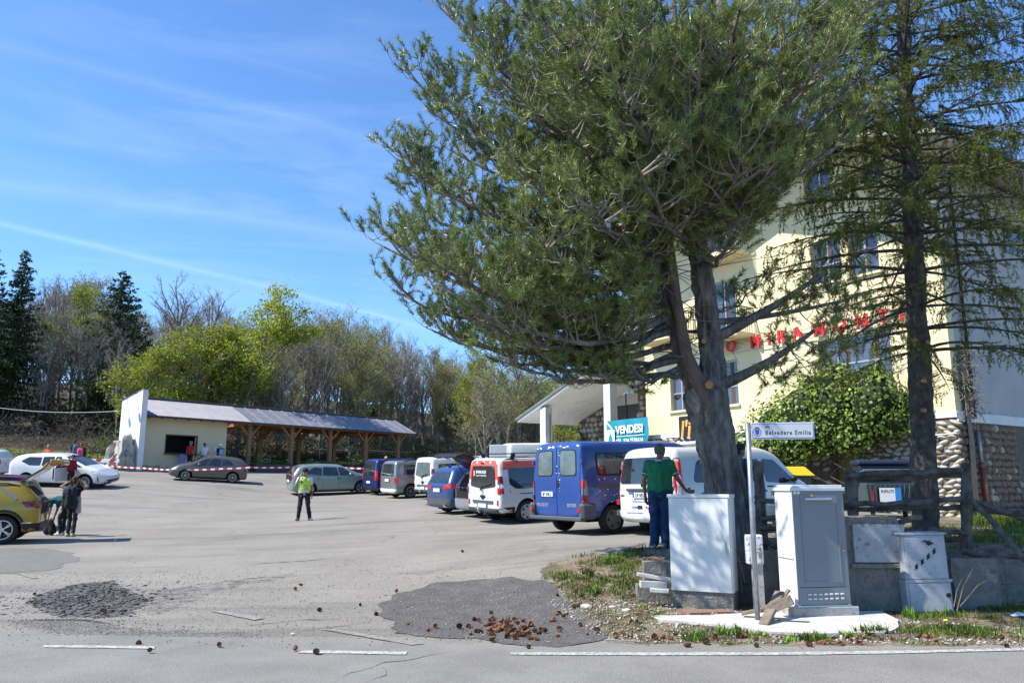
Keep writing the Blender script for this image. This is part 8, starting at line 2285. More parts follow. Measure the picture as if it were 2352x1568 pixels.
def bark_solid(mb, parent, vox, amp, m='bark_pine'):
 o = link('trunk', mb.mesh('trunk', M[m]))
 md = o.modifiers.new('r', 'REMESH'); md.mode = 'VOXEL'; md.voxel_size = vox
 sm = o.modifiers.new('s', 'SMOOTH'); sm.iterations = 3
 me = bpy.data.meshes.new_from_object(o.evaluated_get(bpy.context.evaluated_depsgraph_get()))
 bpy.data.objects.remove(o)
 me.materials.clear(); me.materials.append(M[m])
 nv = len(me.vertices); CO = np.empty(nv * 3, np.float32); NO = np.empty(nv * 3, np.float32)
 me.vertices.foreach_get('co', CO); me.vertices.foreach_get('normal', NO); CO = CO.reshape(-1, 3); NO = NO.reshape(-1, 3)
 for i in range(nv):
  c = Vector(CO[i])
  n1 = noise.noise(Vector((c.x * 9, c.y * 9, c.z * 1.7))); n2 = noise.noise(Vector((c.x * 22, c.y * 22, c.z * 5)))
  CO[i] += NO[i] * (amp * (0.35 - abs(n1) * 1.6) + amp * 0.45 * n2)
 me.vertices.foreach_set('co', CO.ravel())
 me.polygons.foreach_set('use_smooth', [True] * len(me.polygons))
 return link('trunk', me, parent)
def big_pine():
 rng = np.random.RandomState(11); rr = random.Random(11)
 B = at(738, 556, 12.5); B.z = tz(B.x, B.y) - 0.05
 t = thing('pine_tree', 'big forked pine spreading over the middle of the picture', 'tree', B)
 fork = at(704, 392, 12.4) - B
 # trunk, leaning left going up
 pts = [Vector((0.10, 0, -0.2)), Vector((0.02, 0, 0.0)), at(731, 520, 12.5) - B, at(722, 470, 12.5) - B, at(714, 430, 12.45) - B, fork]
 bm_ = MB()
 bm_.tube(pts, [0.46, 0.40, 0.325, 0.29, 0.29, 0.34], 18, jit=0.03)
 # three leaders
 l1 = [fork + Vector((-0.05, 0, -0.15)), at(680, 350, 12.5) - B, at(666, 300, 12.5) - B, at(660, 240, 12.6) - B, at(662, 170, 12.7) - B, at(668, 90, 12.7) - B, at(676, 0, 12.7) - B, at(684, -110, 12.7) - B]
 l2 = [fork + Vector((0.10, 0, -0.1)), at(712, 350, 12.5) - B, at(705, 300, 12.5) - B, at(697, 235, 12.5) - B, at(706, 170, 12.4) - B, at(716, 80, 12.4) - B, at(722, 0, 12.4) - B, at(722, -130, 12.4) - B]
 bm_.tube(l1, [0.16, 0.14, 0.125, 0.115, 0.10, 0.08, 0.06, 0.03], 12, jit=0.03)
 bm_.tube(l2, [0.24, 0.19, 0.17, 0.155, 0.13, 0.10, 0.07, 0.03], 12, jit=0.03)
 bm_.ball(fork + Vector((0.02, 0, -0.10)), (0.34, 0.30, 0.30), 14, 8)
 tr = bark_solid(bm_, t, 0.028, 0.075)
 l3 = [fork + Vector((0.10, -0.10, -0.45)), fork + Vector((-0.03, -0.20, -0.12)), at(686, 355, 12.25) - B, at(676, 300, 12.25) - B, at(667, 230, 12.3) - B, at(664, 180, 12.35) - B]
 mb = MB(); mb.tube(l3, [0.10, 0.13, 0.105, 0.09, 0.08, 0.05], 12); mb.build('red_limb', M['bark_red'], t, smooth=True)
 for u, v, D, r in ((709, 385, 12.04, 0.07), (704, 341, 12.22, 0.045), (679, 396, 12.2, 0.035)):
  c = at(u, v, D) - B
  mb = MB(); mb.tube([c + Vector((0.0, 0.16, 0.0)), c], [r * 1.25, r], 12); mb.build('cut_stub', M['bark_pine'], t, smooth=True)
  mb = MB(); mb.tube([c, c + Vector((0, -0.012, 0))], r * 0.88, 12); mb.build('cut_face', M['cutwood'], t)
 tt = [l1, l2]
 def on(l, f):
  x = f * (len(l) - 1); i = min(int(x), len(l) - 2); return l[i].lerp(l[i + 1], x - i)
 prim = []
 # boughs whose tips make the outline: (leader, place on it, tip pixel, tip depth)
 T = [(0, .14, 540, 352, 12.6), (0, .10, 505, 362, 12.0), (0, .22, 432, 330, 12.8), (0, .30, 384, 247, 12.3), (0, .28, 398, 292, 13.2), (0, .36, 430, 262, 11.2),
         (0, .42, 398, 160, 12.4), (0, .40, 418, 205, 13.3), (0, .46, 445, 195, 11.3), (0, .52, 412, 78, 12.6), (0, .50, 440, 118, 11.6), (0, .55, 450, 150, 13.6),
         (0, .64, 438, 6, 12.7), (0, .60, 470, 40, 11.5), (0, .62, 490, 90, 13.8), (0, .70, 470, -30, 12.7), (0, .8, 520, -60, 12.0),
         (0, .25, 500, 290, 10.6), (0, .33, 540, 240, 9.9), (0, .38, 590, 200, 9.4), (0, .44, 520, 170, 10.0), (0, .5, 560, 120, 9.3), (0, .56, 500, 80, 10.2), (0, .62, 560, 40, 9.4), (0, .72, 540, -20, 10.0),
         (1, .40, 640, 170, 9.0), (1, .46, 690, 120, 8.8), (1, .54, 640, 60, 8.9), (1, .60, 720, 60, 9.0), (1, .70, 660, 0, 9.2), (1, .62, 600, 10, 9.6),
         (1, .36, 745, 225, 10.6), (0, .20, 470, 318, 10.9), (0, .24, 450, 290, 10.2), (0, .30, 420, 255, 9.9), (1, .42, 770, 160, 9.6), (1, .46, 830, 150, 11.5), (1, .52, 800, 90, 10.0), (1, .56, 850, 90, 12.2), (1, .62, 790, 30, 10.3), (1, .66, 850, 30, 12.3), (1, .74, 800, -20, 11.2),
         (1, .50, 870, 120, 13.6), (1, .60, 830, 60, 15.0), (1, .5, 760, 120, 15.8), (0, .5, 600, 150, 16.2), (0, .6, 560, 80, 16.0), (0, .4, 540, 230, 15.8), (0, .3, 500, 300, 15.0), (1, .6, 680, 60, 16.4), (0, .72, 620, 10, 16.0), (1, .75, 740, 0, 15.5),
         (0, .12, 472, 345, 12.4), (0, .08, 560, 366, 11.6), (0, .16, 505, 338, 13.0), (0, .30, 640, 290, 11.2), (1, .2, 652, 325, 13.2), (1, .25, 750, 292, 13.0),
         (1, .5, 700, 60, 8.2), (1, .58, 620, 90, 8.4), (0, .55, 580, 60, 8.6), (1, .66, 740, 10, 8.4), (1, .45, 740, 150, 9.0), (0, .66, 600, -10, 8.4), (1, .6, 820, 60, 9.4), (1, .7, 880, 0, 10.4), (1, .75, 860, -40, 9.6),
         (1, .38, 740, 215, 15.0), (0, .34, 600, 260, 15.4)]
 low = [(1, .17, 825, 272, 12.4, 0.10), (1, .03, 815, 330, 11.6, 0.11), (1, .22, 862, 295, 12.8, 0.06)]
 twigs = MB(); limb = MB()
 SB = []; SD = []
 def side_shoots(q, d, k, bare=0):
  for _ in range(k):
   a = rr.uniform(0, 2 * pi)
   v = Vector((cos(a), sin(a), rr.uniform(-0.35, 0.9))).normalized()
   v = (d * 0.8 + v * 0.9).normalized(); v.z += 0.25; v.normalize()
   SB.append(q + v * rr.uniform(0.0, 0.10)); SD.append(v)
 def secondary(p, d, ln, r0, dense=1.0, up=0.5):
  n = 5
  end = p + d * ln + Vector((0, 0, ln * up * 0.45))
  mid = p + d * ln * 0.55 + Vector((0, 0, -ln * 0.06))
  c = bez(p, mid, end, n)
  c = [q + Vector((rr.uniform(-1, 1), rr.uniform(-1, 1), rr.uniform(-1, 1))) * ln * 0.02 for q in c]; c[0] = p
  twigs.tube(c, [r0 * (1 - 0.75 * i / n) for i in range(n + 1)], 4, cap=False)
  m = int(ln * 9 * dense)
  for i in range(m):
   f = rr.uniform(0.22, 1.0)
   q = c[min(int(f * n), n - 1)].lerp(c[min(int(f * n) + 1, n)], f * n - int(f * n))
   a = rr.uniform(0, 2 * pi)
   v = (d * 0.5 + Vector((cos(a) * 0.9, sin(a) * 0.9, rr.uniform(-0.5, 0.7)))).normalized()
   l3_ = rr.uniform(0.16, 0.42) * (1.15 - f * 0.4)
   e = q + v * l3_ + Vector((0, 0, 0.35 * l3_))
   twigs.tube([q, q + v * l3_ * 0.55 - Vector((0, 0, 0.03)), e], [0.008, 0.006, 0.004], 3, cap=False)
   vd = ((e - q).normalized() + Vector((0, 0, 0.35))).normalized()
   SB.append(e - vd * 0.08); SD.append(vd)
   if rr.random() < 0.7: side_shoots(e, vd, 1)
  SB.append(c[-1] - d * 0.05); SD.append((c[-1] - c[-2]).normalized())
 for (li, f, u, v, D) in T:
  p0 = on(tt[li], f); e = at(u, v, D) - B
  L_ = (e - p0).length
  mid = p0.lerp(e, 0.5) + Vector((0, 0, -0.12 * L_ - rr.uniform(0, 0.1) * L_))
  if u < 560: mid.z -= 0.05 * L_
  n = 9
  c = bez(p0, mid, e, n)
  for i in range(1, n): c[i] += Vector((rr.uniform(-1, 1), rr.uniform(-1, 1), rr.uniform(-1, 1))) * 0.06
  r0 = 0.025 + 0.011 * L_
  limb.tube(c, [r0 * (1 - 0.8 * i / n) for i in range(n + 1)], 6, cap=False)
  ns = int(L_ * 5.2)
  for i in range(ns):
   g = rr.uniform(0.24, 0.99)
   q = c[min(int(g * n), n - 1)].lerp(c[min(int(g * n) + 1, n)], g * n - int(g * n))
   ax_ = (c[min(int(g * n) + 1, n)] - c[min(int(g * n), n - 1)]).normalized()
   a = rr.choice((-1, 1)) * rr.uniform(0.5, 1.25)
   d = Matrix.Rotation(a, 3, 'Z') @ ax_
   d = (d + Vector((0, 0, rr.uniform(-0.15, 0.45)))).normalized()
   secondary(q, d, rr.uniform(0.45, 1.0) * min(1.3, 0.30 * L_) * (1.25 - 0.75 * g), 0.020)
  secondary(e, (c[-1] - c[-2]).normalized(), 0.4, 0.012)
 for (li, f, u, v, D, r) in low:
  p0 = on(tt[li], f); e = at(u, v, D) - B
  L_ = (e - p0).length
  mid = p0.lerp(e, 0.55) + Vector((0, 0, -0.05 * L_)) if v < 300 else p0.lerp(e, 0.45) + Vector((0, 0, -0.10 * L_))
  c = bez(p0, mid, e, 9)
  limb.tube(c, [r * (1 - 0.75 * i / 9) for i in range(10)], 7, cap=False)
  for i in range(15):
   g = rr.uniform(0.45, 1.0); q = c[min(int(g * 9), 8)]
   d = Vector((rr.uniform(-0.3, 1), rr.uniform(-1, 1), rr.uniform(-0.9, 0.3))).normalized()
   secondary(q, d, rr.uniform(0.35, 0.8), 0.012, 0.42, 0.3)
 # thin dead twigs hanging near the trunks
 for i in range(70):
  p = on(tt[rr.randrange(2)], rr.uniform(0.1, 0.5))
  d = Vector((rr.uniform(-1, 1), rr.uniform(-1, 1), rr.uniform(-0.3, 0.4))).normalized(); l = rr.uniform(0.6, 1.7)
  twigs.tube(bez(p, p + d * l * 0.6, p + d * l + Vector((0, 0, rr.uniform(-0.3, 0.2))), 4), [0.012, 0.010, 0.007, 0.005, 0.003], 3, cap=False)
 limb.build('branches', M['bark_pine'], t, smooth=True)
 twigs.build('twigs', M['twig'], t)
 SBa = np.array([tuple(q) for q in SB]); SDa = np.array([tuple(q) for q in SD])
 V, F = shoots_mesh('needles', SBa, SDa, rng.uniform(0.14, 0.27, len(SBa)), 68, 0.112, 0.0095, 0.50, None, rng)
 print('pine shoots', len(SBa))
 link('crown', np_mesh('crown', V, F, [M['needle']]), t)
 return t
big_pine()
def near_spruce():
 rng = np.random.RandomState(5); rr = random.Random(5)
 B = at(927, 541, 15.2); B.z = tz(B.x, B.y) - 0.02
 t = thing('spruce_tree', 'dark trunked spruce with drooping yellow green boughs before the hotel corner', 'tree', B)
 top = at(900, -260, 15.2) - B
 pts = [Vector((0, 0, -0.2)), Vector((0, 0, 0.1)), at(921, 400, 15.2) - B, at(914, 250, 15.2) - B, at(906, 100, 15.2) - B, at(902, -60, 15.2) - B, top]
 mb = MB(); mb.tube(pts, [0.29, 0.235, 0.21, 0.18, 0.15, 0.10, 0.04], 14); bark_solid(mb, t, 0.035, 0.05, 'bark_spruce')
 for u, v in ((915, 340), (928, 342), (925, 381), (925, 410)):
  c = at(u, v, 14.96) - B
  mb = MB(); mb.tube([c + Vector((0, 0.1, 0)), c], [0.05, 0.038], 9); mb.build('cut_stub', M['cutwood'], t)
 def tk(z):
  for a, b in zip(pts[1:-1], pts[2:]):
   if a.z <= z <= b.z: return a.lerp(b, (z - a.z) / (b.z - a.z))
  return pts[-1].copy()
 limb = MB(); SB = []; SD = []
 H_ = top.z
 z = 3.6
 nb = 0
 while z < H_ - 0.3:
  f = (z - 3.6) / (H_ - 3.6)
  R_ = 3.6 * (1 - f) ** 0.75 + 0.3
  a0 = rr.uniform(0, 2 * pi)
  for k in range(6 if z > 5.2 else 5):
   a = a0 + 2 * pi * k / 6 + rr.uniform(-0.4, 0.4)
   dirv = Vector((cos(a), sin(a), 0))
   L_ = R_ * rr.uniform(0.65, 1.12)
   if z < 5 and cos(a) < -0.4: L_ *= 0.6
   p0 = tk(z)
   mid = p0 + dirv * L_ * 0.5 + Vector((0, 0, 0.12 * L_ * (0.3 + f)))
   e = p0 + dirv * L_ + Vector((0, 0, (-0.16 + 0.35 * f) * L_ + rr.uniform(-0.15, 0.1)))
   n = 8; c = bez(p0, mid, e, n)
   limb.tube(c, [(0.010 + 0.009 * L_) * (1 - 0.85 * i / n) for i in range(n + 1)], 5, cap=False)
   bare = 0.30 if z > 5 else 0.5
   for i in range(int(L_ * (8 if z < 7.5 else 13))):
    g = bare + (1 - bare) * rr.random()
    q = c[min(int(g * n), n - 1)].lerp(c[min(int(g * n) + 1, n)], g * n - int(g * n))
    sd_ = rr.choice((-1, 1))
    perp = Vector((-dirv.y, dirv.x, 0)) * sd_
    l = rr.uniform(0.25, 0.75) * (1.15 - 0.7 * g)
    drp = rr.uniform(0.4, 1.4)
    v = (perp * 0.8 + dirv * 0.5 + Vector((0, 0, -0.25 * drp))).normalized()
    e2 = q + v * l; e3 = e2 + (v * 0.3 + Vector((0, 0, -drp * 0.8))).normalized() * l * 0.7
    limb.tube([q, e2, e3], [0.006, 0.004, 0.002], 3, cap=False)
    m = max(2, int(l / 0.09))
    for j in range(m):
     h = (j + 0.5) / m
     SB.append(q.lerp(e2, h)); SD.append(v + Vector((rr.uniform(-.4, .4), rr.uniform(-.4, .4), rr.uniform(-.4, .2))))
     if rr.random() < 0.75: SB.append(e2.lerp(e3, h)); SD.append(Vector((rr.uniform(-.4, .4), rr.uniform(-.4, .4), -1)))
  z += rr.uniform(0.30, 0.46)
 limb.build('branches', M['bark_spruce'], t)
 SBa = np.array([tuple(q) for q in SB]); SDa = np.array([tuple(q) for q in SD])
 print('spruce shoots', len(SBa))
 V, F = shoots_mesh('needles', SBa, SDa, 0.16, 18, 0.05, 0.014, 0.5, None, rng)
 link('crown', np_mesh('crown', V, F, [M['needle_spruce']]), t)
near_spruce()
# --- forest kinds (shared meshes)
def bare_tree(seed, H_, spread, leaf=None, leafn=0, leafs=0.16, multi=1, low=0.3):
 rr = random.Random(seed); rng = np.random.RandomState(seed)
 trunk = MB(); tips = []; segs = []
 def grow(p, d, ln, r, lev):
  n = 3
  c = [p]
  dd = d.copy()
  for i in range(n):
   dd = (dd + Vector((rr.uniform(-1, 1), rr.uniform(-1, 1), rr.uniform(-0.2, 0.7))) * 0.13).normalized()
   c.append(c[-1] + dd * ln / n)
  if lev <= 2: trunk.tube(c, [r * (1 - 0.45 * i / n) for i in range(n + 1)], 5 if lev < 2 else 3, cap=False)
  else:
   for a, b in zip(c[:-1], c[1:]): segs.append((tuple(a), tuple(b), r))
  if lev >= 5 or ln < 0.35: tips.append(tuple(c[-1])); return
  k = {0: 12, 1: 6, 2: 5, 3: 3, 4: 3}[lev]
  for i in range(k):
   f = rr.uniform(low if lev == 0 else 0.25, 1.0)
   q = c[min(int(f * n), n - 1)].lerp(c[min(int(f * n) + 1, n)], f * n - int(f * n))
   a = rr.uniform(0, 2 * pi)
   side = Vector((cos(a), sin(a), 0.25))
   up_ = 0.75 if lev == 0 else 0.6
   nd = (dd * up_ + side * spread * rr.uniform(0.6, 1.2)).normalized()
   grow(q, nd, ln * rr.uniform(0.36, 0.52) * (1.2 - 0.45 * f if lev == 0 else 1), r * 0.42, lev + 1)
  if lev == 0: grow(c[-1], dd, ln * 0.35, r * 0.5, 1)
 for m in range(multi):
  a = rr.uniform(0, 6.28)
  grow(Vector((cos(a) * 0.4 * (multi > 1), sin(a) * 0.4 * (multi > 1), -0.5)), Vector((rr.uniform(-.08, .08) * multi, rr.uniform(-.08, .08) * multi, 1)).normalized(), H_ * 0.80, 0.016 * H_ / (1 + 0.2 * (multi - 1)), 0)
 tm = trunk.mesh('trunk', M['bark_beech'], True)
 A = np.array([s[0] for s in segs]); Bv = np.array([s[1] for s in segs]); R_ = np.array([s[2] for s in segs])
 d = Bv - A
 s = np.cross(d, rng.normal(size=d.shape)); s /= np.linalg.norm(s, axis=1)[:, None] + 1e-9
 w = np.maximum(R_, 0.012)[:, None] * 0.9
 V = np.stack([A - s * w, A + s * w, Bv + s * w * 0.6, Bv - s * w * 0.6], 1).reshape(-1, 3)
 cm = np_mesh('crown', V, np.arange(len(V)).reshape(-1, 4), [M['twig_far']])
 lm = None
 if leaf:
  T_ = np.array(tips); idx = rng.randint(0, len(T_), leafn)
  c = T_[idx] + rng.normal(size=(leafn, 3)) * 0.28
  a = rng.normal(size=(leafn, 3)); a /= np.linalg.norm(a, axis=1)[:, None]
  b = np.cross(a, rng.normal(size=(leafn, 3))); b /= np.linalg.norm(b, axis=1)[:, None]
  sz = leafs * rng.uniform(0.5, 1.3, leafn)[:, None]
  V = np.stack([c - a * sz, c + b * sz * 0.6, c + a * sz, c - b * sz * 0.6], 1).reshape(-1, 3)
  lm = np_mesh('leaves', V, np.arange(len(V)).reshape(-1, 4), [M[leaf]])
 return tm, cm, lm
def far_spruce_mesh(seed, H_, R0):
 rr = random.Random(seed); rng = np.random.RandomState(seed)
 mb = MB(); mb.tube([(0, 0, -0.5), (0, 0, H_ * 0.5), (0, 0, H_)], [0.018 * H_, 0.011 * H_, 0.01], 7)
 tm = mb.mesh('trunk', M['bark_spruce'], True)
 P_ = []; D_ = []
 z = H_ * 0.10
 while z < H_:
  f = z / H_
  R_ = R0 * (1 - f) ** 0.85 + 0.15
  for k in range(9):
   a = rr.uniform(0, 2 * pi); L_ = R_ * rr.uniform(0.6, 1.15)
   for j in range(int(L_ / 0.20) + 2):
    g = (j + rr.random()) * 0.20 / L_
    if g > 1.05: continue
    sp = 0.30 * L_ * (1 - g * 0.6)
    for _ in range(2):
     P_.append((cos(a) * L_ * g + rr.uniform(-sp, sp) * sin(a), sin(a) * L_ * g + rr.uniform(-sp, sp) * cos(a), z + L_ * (-0.18 * g + 0.14 * g * g * (0.5 + f)) - rr.uniform(0, 0.28)))
     D_.append((cos(a) + rr.uniform(-.5, .5), sin(a) + rr.uniform(-.5, .5), rr.uniform(-0.9, 0.15)))
  z += 0.42
 P_ = np.array(P_); D_ = np.array(D_); D_ /= np.linalg.norm(D_, axis=1)[:, None]
 V, F = shoots_mesh('n', P_, D_, 0.12, 3, 0.30, 0.12, 0.5, None, rng)
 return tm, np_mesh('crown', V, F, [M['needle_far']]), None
KB_ = {
 'bare0': bare_tree(1, 17, 0.62), 'bare1': bare_tree(2, 18, 0.55), 'bare2': bare_tree(3, 15, 0.7, multi=2),
 'half0': bare_tree(4, 15, 0.62, 'leaf_pale', 4600, 0.105), 'half1': bare_tree(5, 14, 0.7, 'leaf_pale', 5400, 0.105, multi=2),
 'green0': bare_tree(6, 12, 0.85, 'leaf_new', 13000, 0.12, multi=2, low=0.12), 'green1': bare_tree(7, 13, 0.75, 'leaf_new', 12000, 0.12, low=0.15),
 'spr0': far_spruce_mesh(8, 19, 4.6), 'spr1': far_spruce_mesh(9, 17, 6.0), 'spr2': far_spruce_mesh(10, 7, 2.2)}
def plant_tree(kind, name, label, x, y, H_=None, group=None, sxy=1.0, cat='tree', rz_=None, dz=0):
 base = {'bare0': 17, 'bare1': 18, 'bare2': 15, 'half0': 15, 'half1': 14, 'green0': 12, 'green1': 13, 'spr0': 19, 'spr1': 17, 'spr2': 7}[kind]
 s = (H_ / base) if H_ else random.uniform(0.85, 1.15)
 z_ = tz(x, y) + (0.03 * (y - 95) if y > 95 else 0)
 t = thing(name, label, cat, (x, y, z_ + dz), (0, 0, random.uniform(0, 6.28) if rz_ is None else rz_), group)
 t.scale = (s * sxy, s * sxy, s)
 tm, cm, lm = KB_[kind]
 link('trunk', tm, t); c = link('crown', cm, t)
 if lm: link('leaves', lm, t)
 return t
def top_h(u, v, y, x=None):
 """height needed for a tree at depth y whose tip shows at v"""
 p = at(u, v, y); return p.z - tz(p.x, y) - (0.03 * (y - 95) if y > 95 else 0), p.x
def put(kind, name, label, u, v, y, **k):
 h, x = top_h(u, v, y); return plant_tree(kind, name, label, x, y, h, **k)
random.seed(4)
put('spr0', 'spruce_tree', 'tall spruce cut off by the left edge of the picture', -6, 238, 60, sxy=1.0)
put('spr0', 'spruce_tree', 'slender pointed spruce second from the left edge', 27, 248, 61, sxy=0.95)
put('spr1', 'spruce_tree', 'broad dark spruce standing above the bare trees near the white end wall', 124, 270, 64, sxy=1.15)
put('spr2', 'spruce_tree', 'small bright green spruce behind the right end of the pavilion', 374, 385, 78, sxy=0.9)
put('green0', 'beech_tree', 'bright yellow green tree rising over the roof of the cream kiosk', 196, 328, 60, sxy=1.15)
put('green1', 'beech_tree', 'bright yellow green tree above the middle of the pavilion roof', 245, 306, 62, sxy=1.1)
put('green0', 'beech_tree', 'low leafy yellow green tree right behind the white end wall', 158, 352, 58, sxy=1.1)
put('green1', 'beech_tree', 'yellow green tree behind the dark spruce top', 85, 290, 70, sxy=0.8)
put('half1', 'beech_tree', 'thin yellow green tree in front of the porch columns far behind', 505, 348, 72, sxy=1.0)
put('green1', 'beech_tree', 'leafy young tree just left of the porch canopy', 478, 362, 76, sxy=0.8)
put('half1', 'beech_tree', 'crooked pale tree behind the tall white panel van', 488, 385, 60, sxy=1.2)
put('green0', 'beech_tree', 'leafy tree seen beneath the porch canopy', 560, 390, 70, sxy=0.9)
put('bare0', 'bare_tree', 'tall leafless tree with a pointed top above the kiosk roof', 190, 290, 74)
put('bare1', 'bare_tree', 'second tall leafless tree right of the pointed one', 212, 302, 74)
# the ranks of the wood; nothing tells these apart
outline = [(-40, 310), (40, 305), (60, 288), (100, 292), (150, 330), (180, 320), (230, 325), (290, 325), (330, 322), (370, 335), (420, 350), (450, 362), (480, 372), (520, 378), (600, 385), (700, 390)]
rk_ = 0
for row, (y0, n, dv) in enumerate(((60, 22, 40), (66, 32, 20), (74, 38, 3), (84, 40, -5), (98, 40, -10))):
 for i in range(n):
  u = -30 + (700 if row else 620) * (i + random.uniform(0.1, 0.9)) / n
  yy0 = y0 + random.uniform(-4, 5)
  x = at(u, 440, yy0).x
  if yy0 < bank_y(x) + 8: yy0 = bank_y(x) + 8 + random.uniform(0, 3)
  if x > 6 and yy0 < 70: continue
  v = np.interp(u, [o[0] for o in outline], [o[1] for o in outline]) + dv + random.uniform(0, 13)
  left = u < 160
  if left: kind = random.choice(['bare0', 'bare1', 'bare2', 'bare2', 'bare0', 'half0'])
  elif u < 300: kind = random.choice(['bare0', 'half0', 'bare1', 'half1', 'bare2', 'half0'])
  else: kind = random.choice(['half0', 'half1', 'bare0', 'half1', 'bare1', 'half0', 'bare2'])
  nm = 'bare_tree' if kind.startswith('bare') else 'beech_tree'
  where = 'left of the white end wall' if u < 118 else ('above the cream kiosk roof' if u < 240 else ('above the open part of the pavilion' if u < 400 else ('right of the pavilion behind the vans' if u < 530 else 'seen past the hotel porch')))
  lab = ('leafless grey brown beech in the wood ' if nm == 'bare_tree' else 'beech in new leaf in the wood ') + where
  put(kind, nm, lab, u, v, yy0, group=('leafless beeches ' if nm == 'bare_tree' else 'beeches coming into leaf ') + where, sxy=random.uniform(0.8, 1.05))
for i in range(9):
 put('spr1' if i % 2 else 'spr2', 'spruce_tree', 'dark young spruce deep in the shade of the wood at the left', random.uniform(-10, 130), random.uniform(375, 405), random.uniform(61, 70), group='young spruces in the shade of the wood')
# thicket along the edge of the wood
def thicket(name, label, n, sampler, size, m, seed):
 rng = np.random.RandomState(seed)
 P_ = sampler(rng, n)
 a = rng.normal(size=(n, 3)); a[:, 2] = np.abs(a[:, 2]) * 1.2; a /= np.linalg.norm(a, axis=1)[:, None]
 b = np.cross(a, rng.normal(size=(n, 3))); b /= np.linalg.norm(b, axis=1)[:, None]
 s = size[0] * rng.uniform(0.6, 1.4, n)[:, None]; w = size[1]
 V = np.stack([P_ - a * s, P_ + b * w, P_ + a * s, P_ - b * w], 1).reshape(-1, 3)
 o = link(name, np_mesh(name, V, np.arange(len(V)).reshape(-1, 4), [M[m]]))
 return tag(o, label, None, kind='stuff')
def edge_s(x0, x1, d0, d1, hmax):
 def f(rng, n):
  x = rng.uniform(x0, x1, n); y = bank_y(x) + rng.uniform(d0, d1, n)
  c = np.array([noise.noise(Vector((p * 0.35, q * 0.35, 0.3))) for p, q in zip(x, y)]) * 0.5 + 0.5
  return np.stack([x, y, terrain_np(x, y) + rng.uniform(0, 1, n) ** 1.6 * hmax * (0.25 + c)], 1)
 return f
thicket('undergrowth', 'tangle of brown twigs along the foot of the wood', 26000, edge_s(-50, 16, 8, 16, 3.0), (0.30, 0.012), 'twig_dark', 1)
thicket('undergrowth', 'green bushes along the foot of the wood', 9000, edge_s(-30, 16, 8, 14, 2.2), (0.12, 0.06), 'leaf_mid', 2)
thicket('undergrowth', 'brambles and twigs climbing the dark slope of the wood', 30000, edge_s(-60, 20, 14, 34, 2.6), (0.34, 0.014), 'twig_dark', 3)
# blossoming bush
c0 = at(322, 440, 71)
v, f = leaf_clump(900, (0, 0, 1.6), (2.6, 1.5, 1.7), 0.11, 5)
t = thing('blossoming_bush', 'bush covered in white blossom behind the pavilion posts', 'bush', (c0.x, 71, tz(c0.x, 71)))
link('blossom', np_mesh('blossom', v, f, [M['blossom']]), t)
mb = MB()
for k in range(12):
 a = k * 0.52; mb.tube([(0, 0, -0.2), (cos(a) * 0.8, sin(a) * 0.5, 1.2), (cos(a) * 2, sin(a) * 1.2, 2.4)], [0.05, 0.035, 0.01], 4)
mb.build('stems', M['bark_beech'], t)
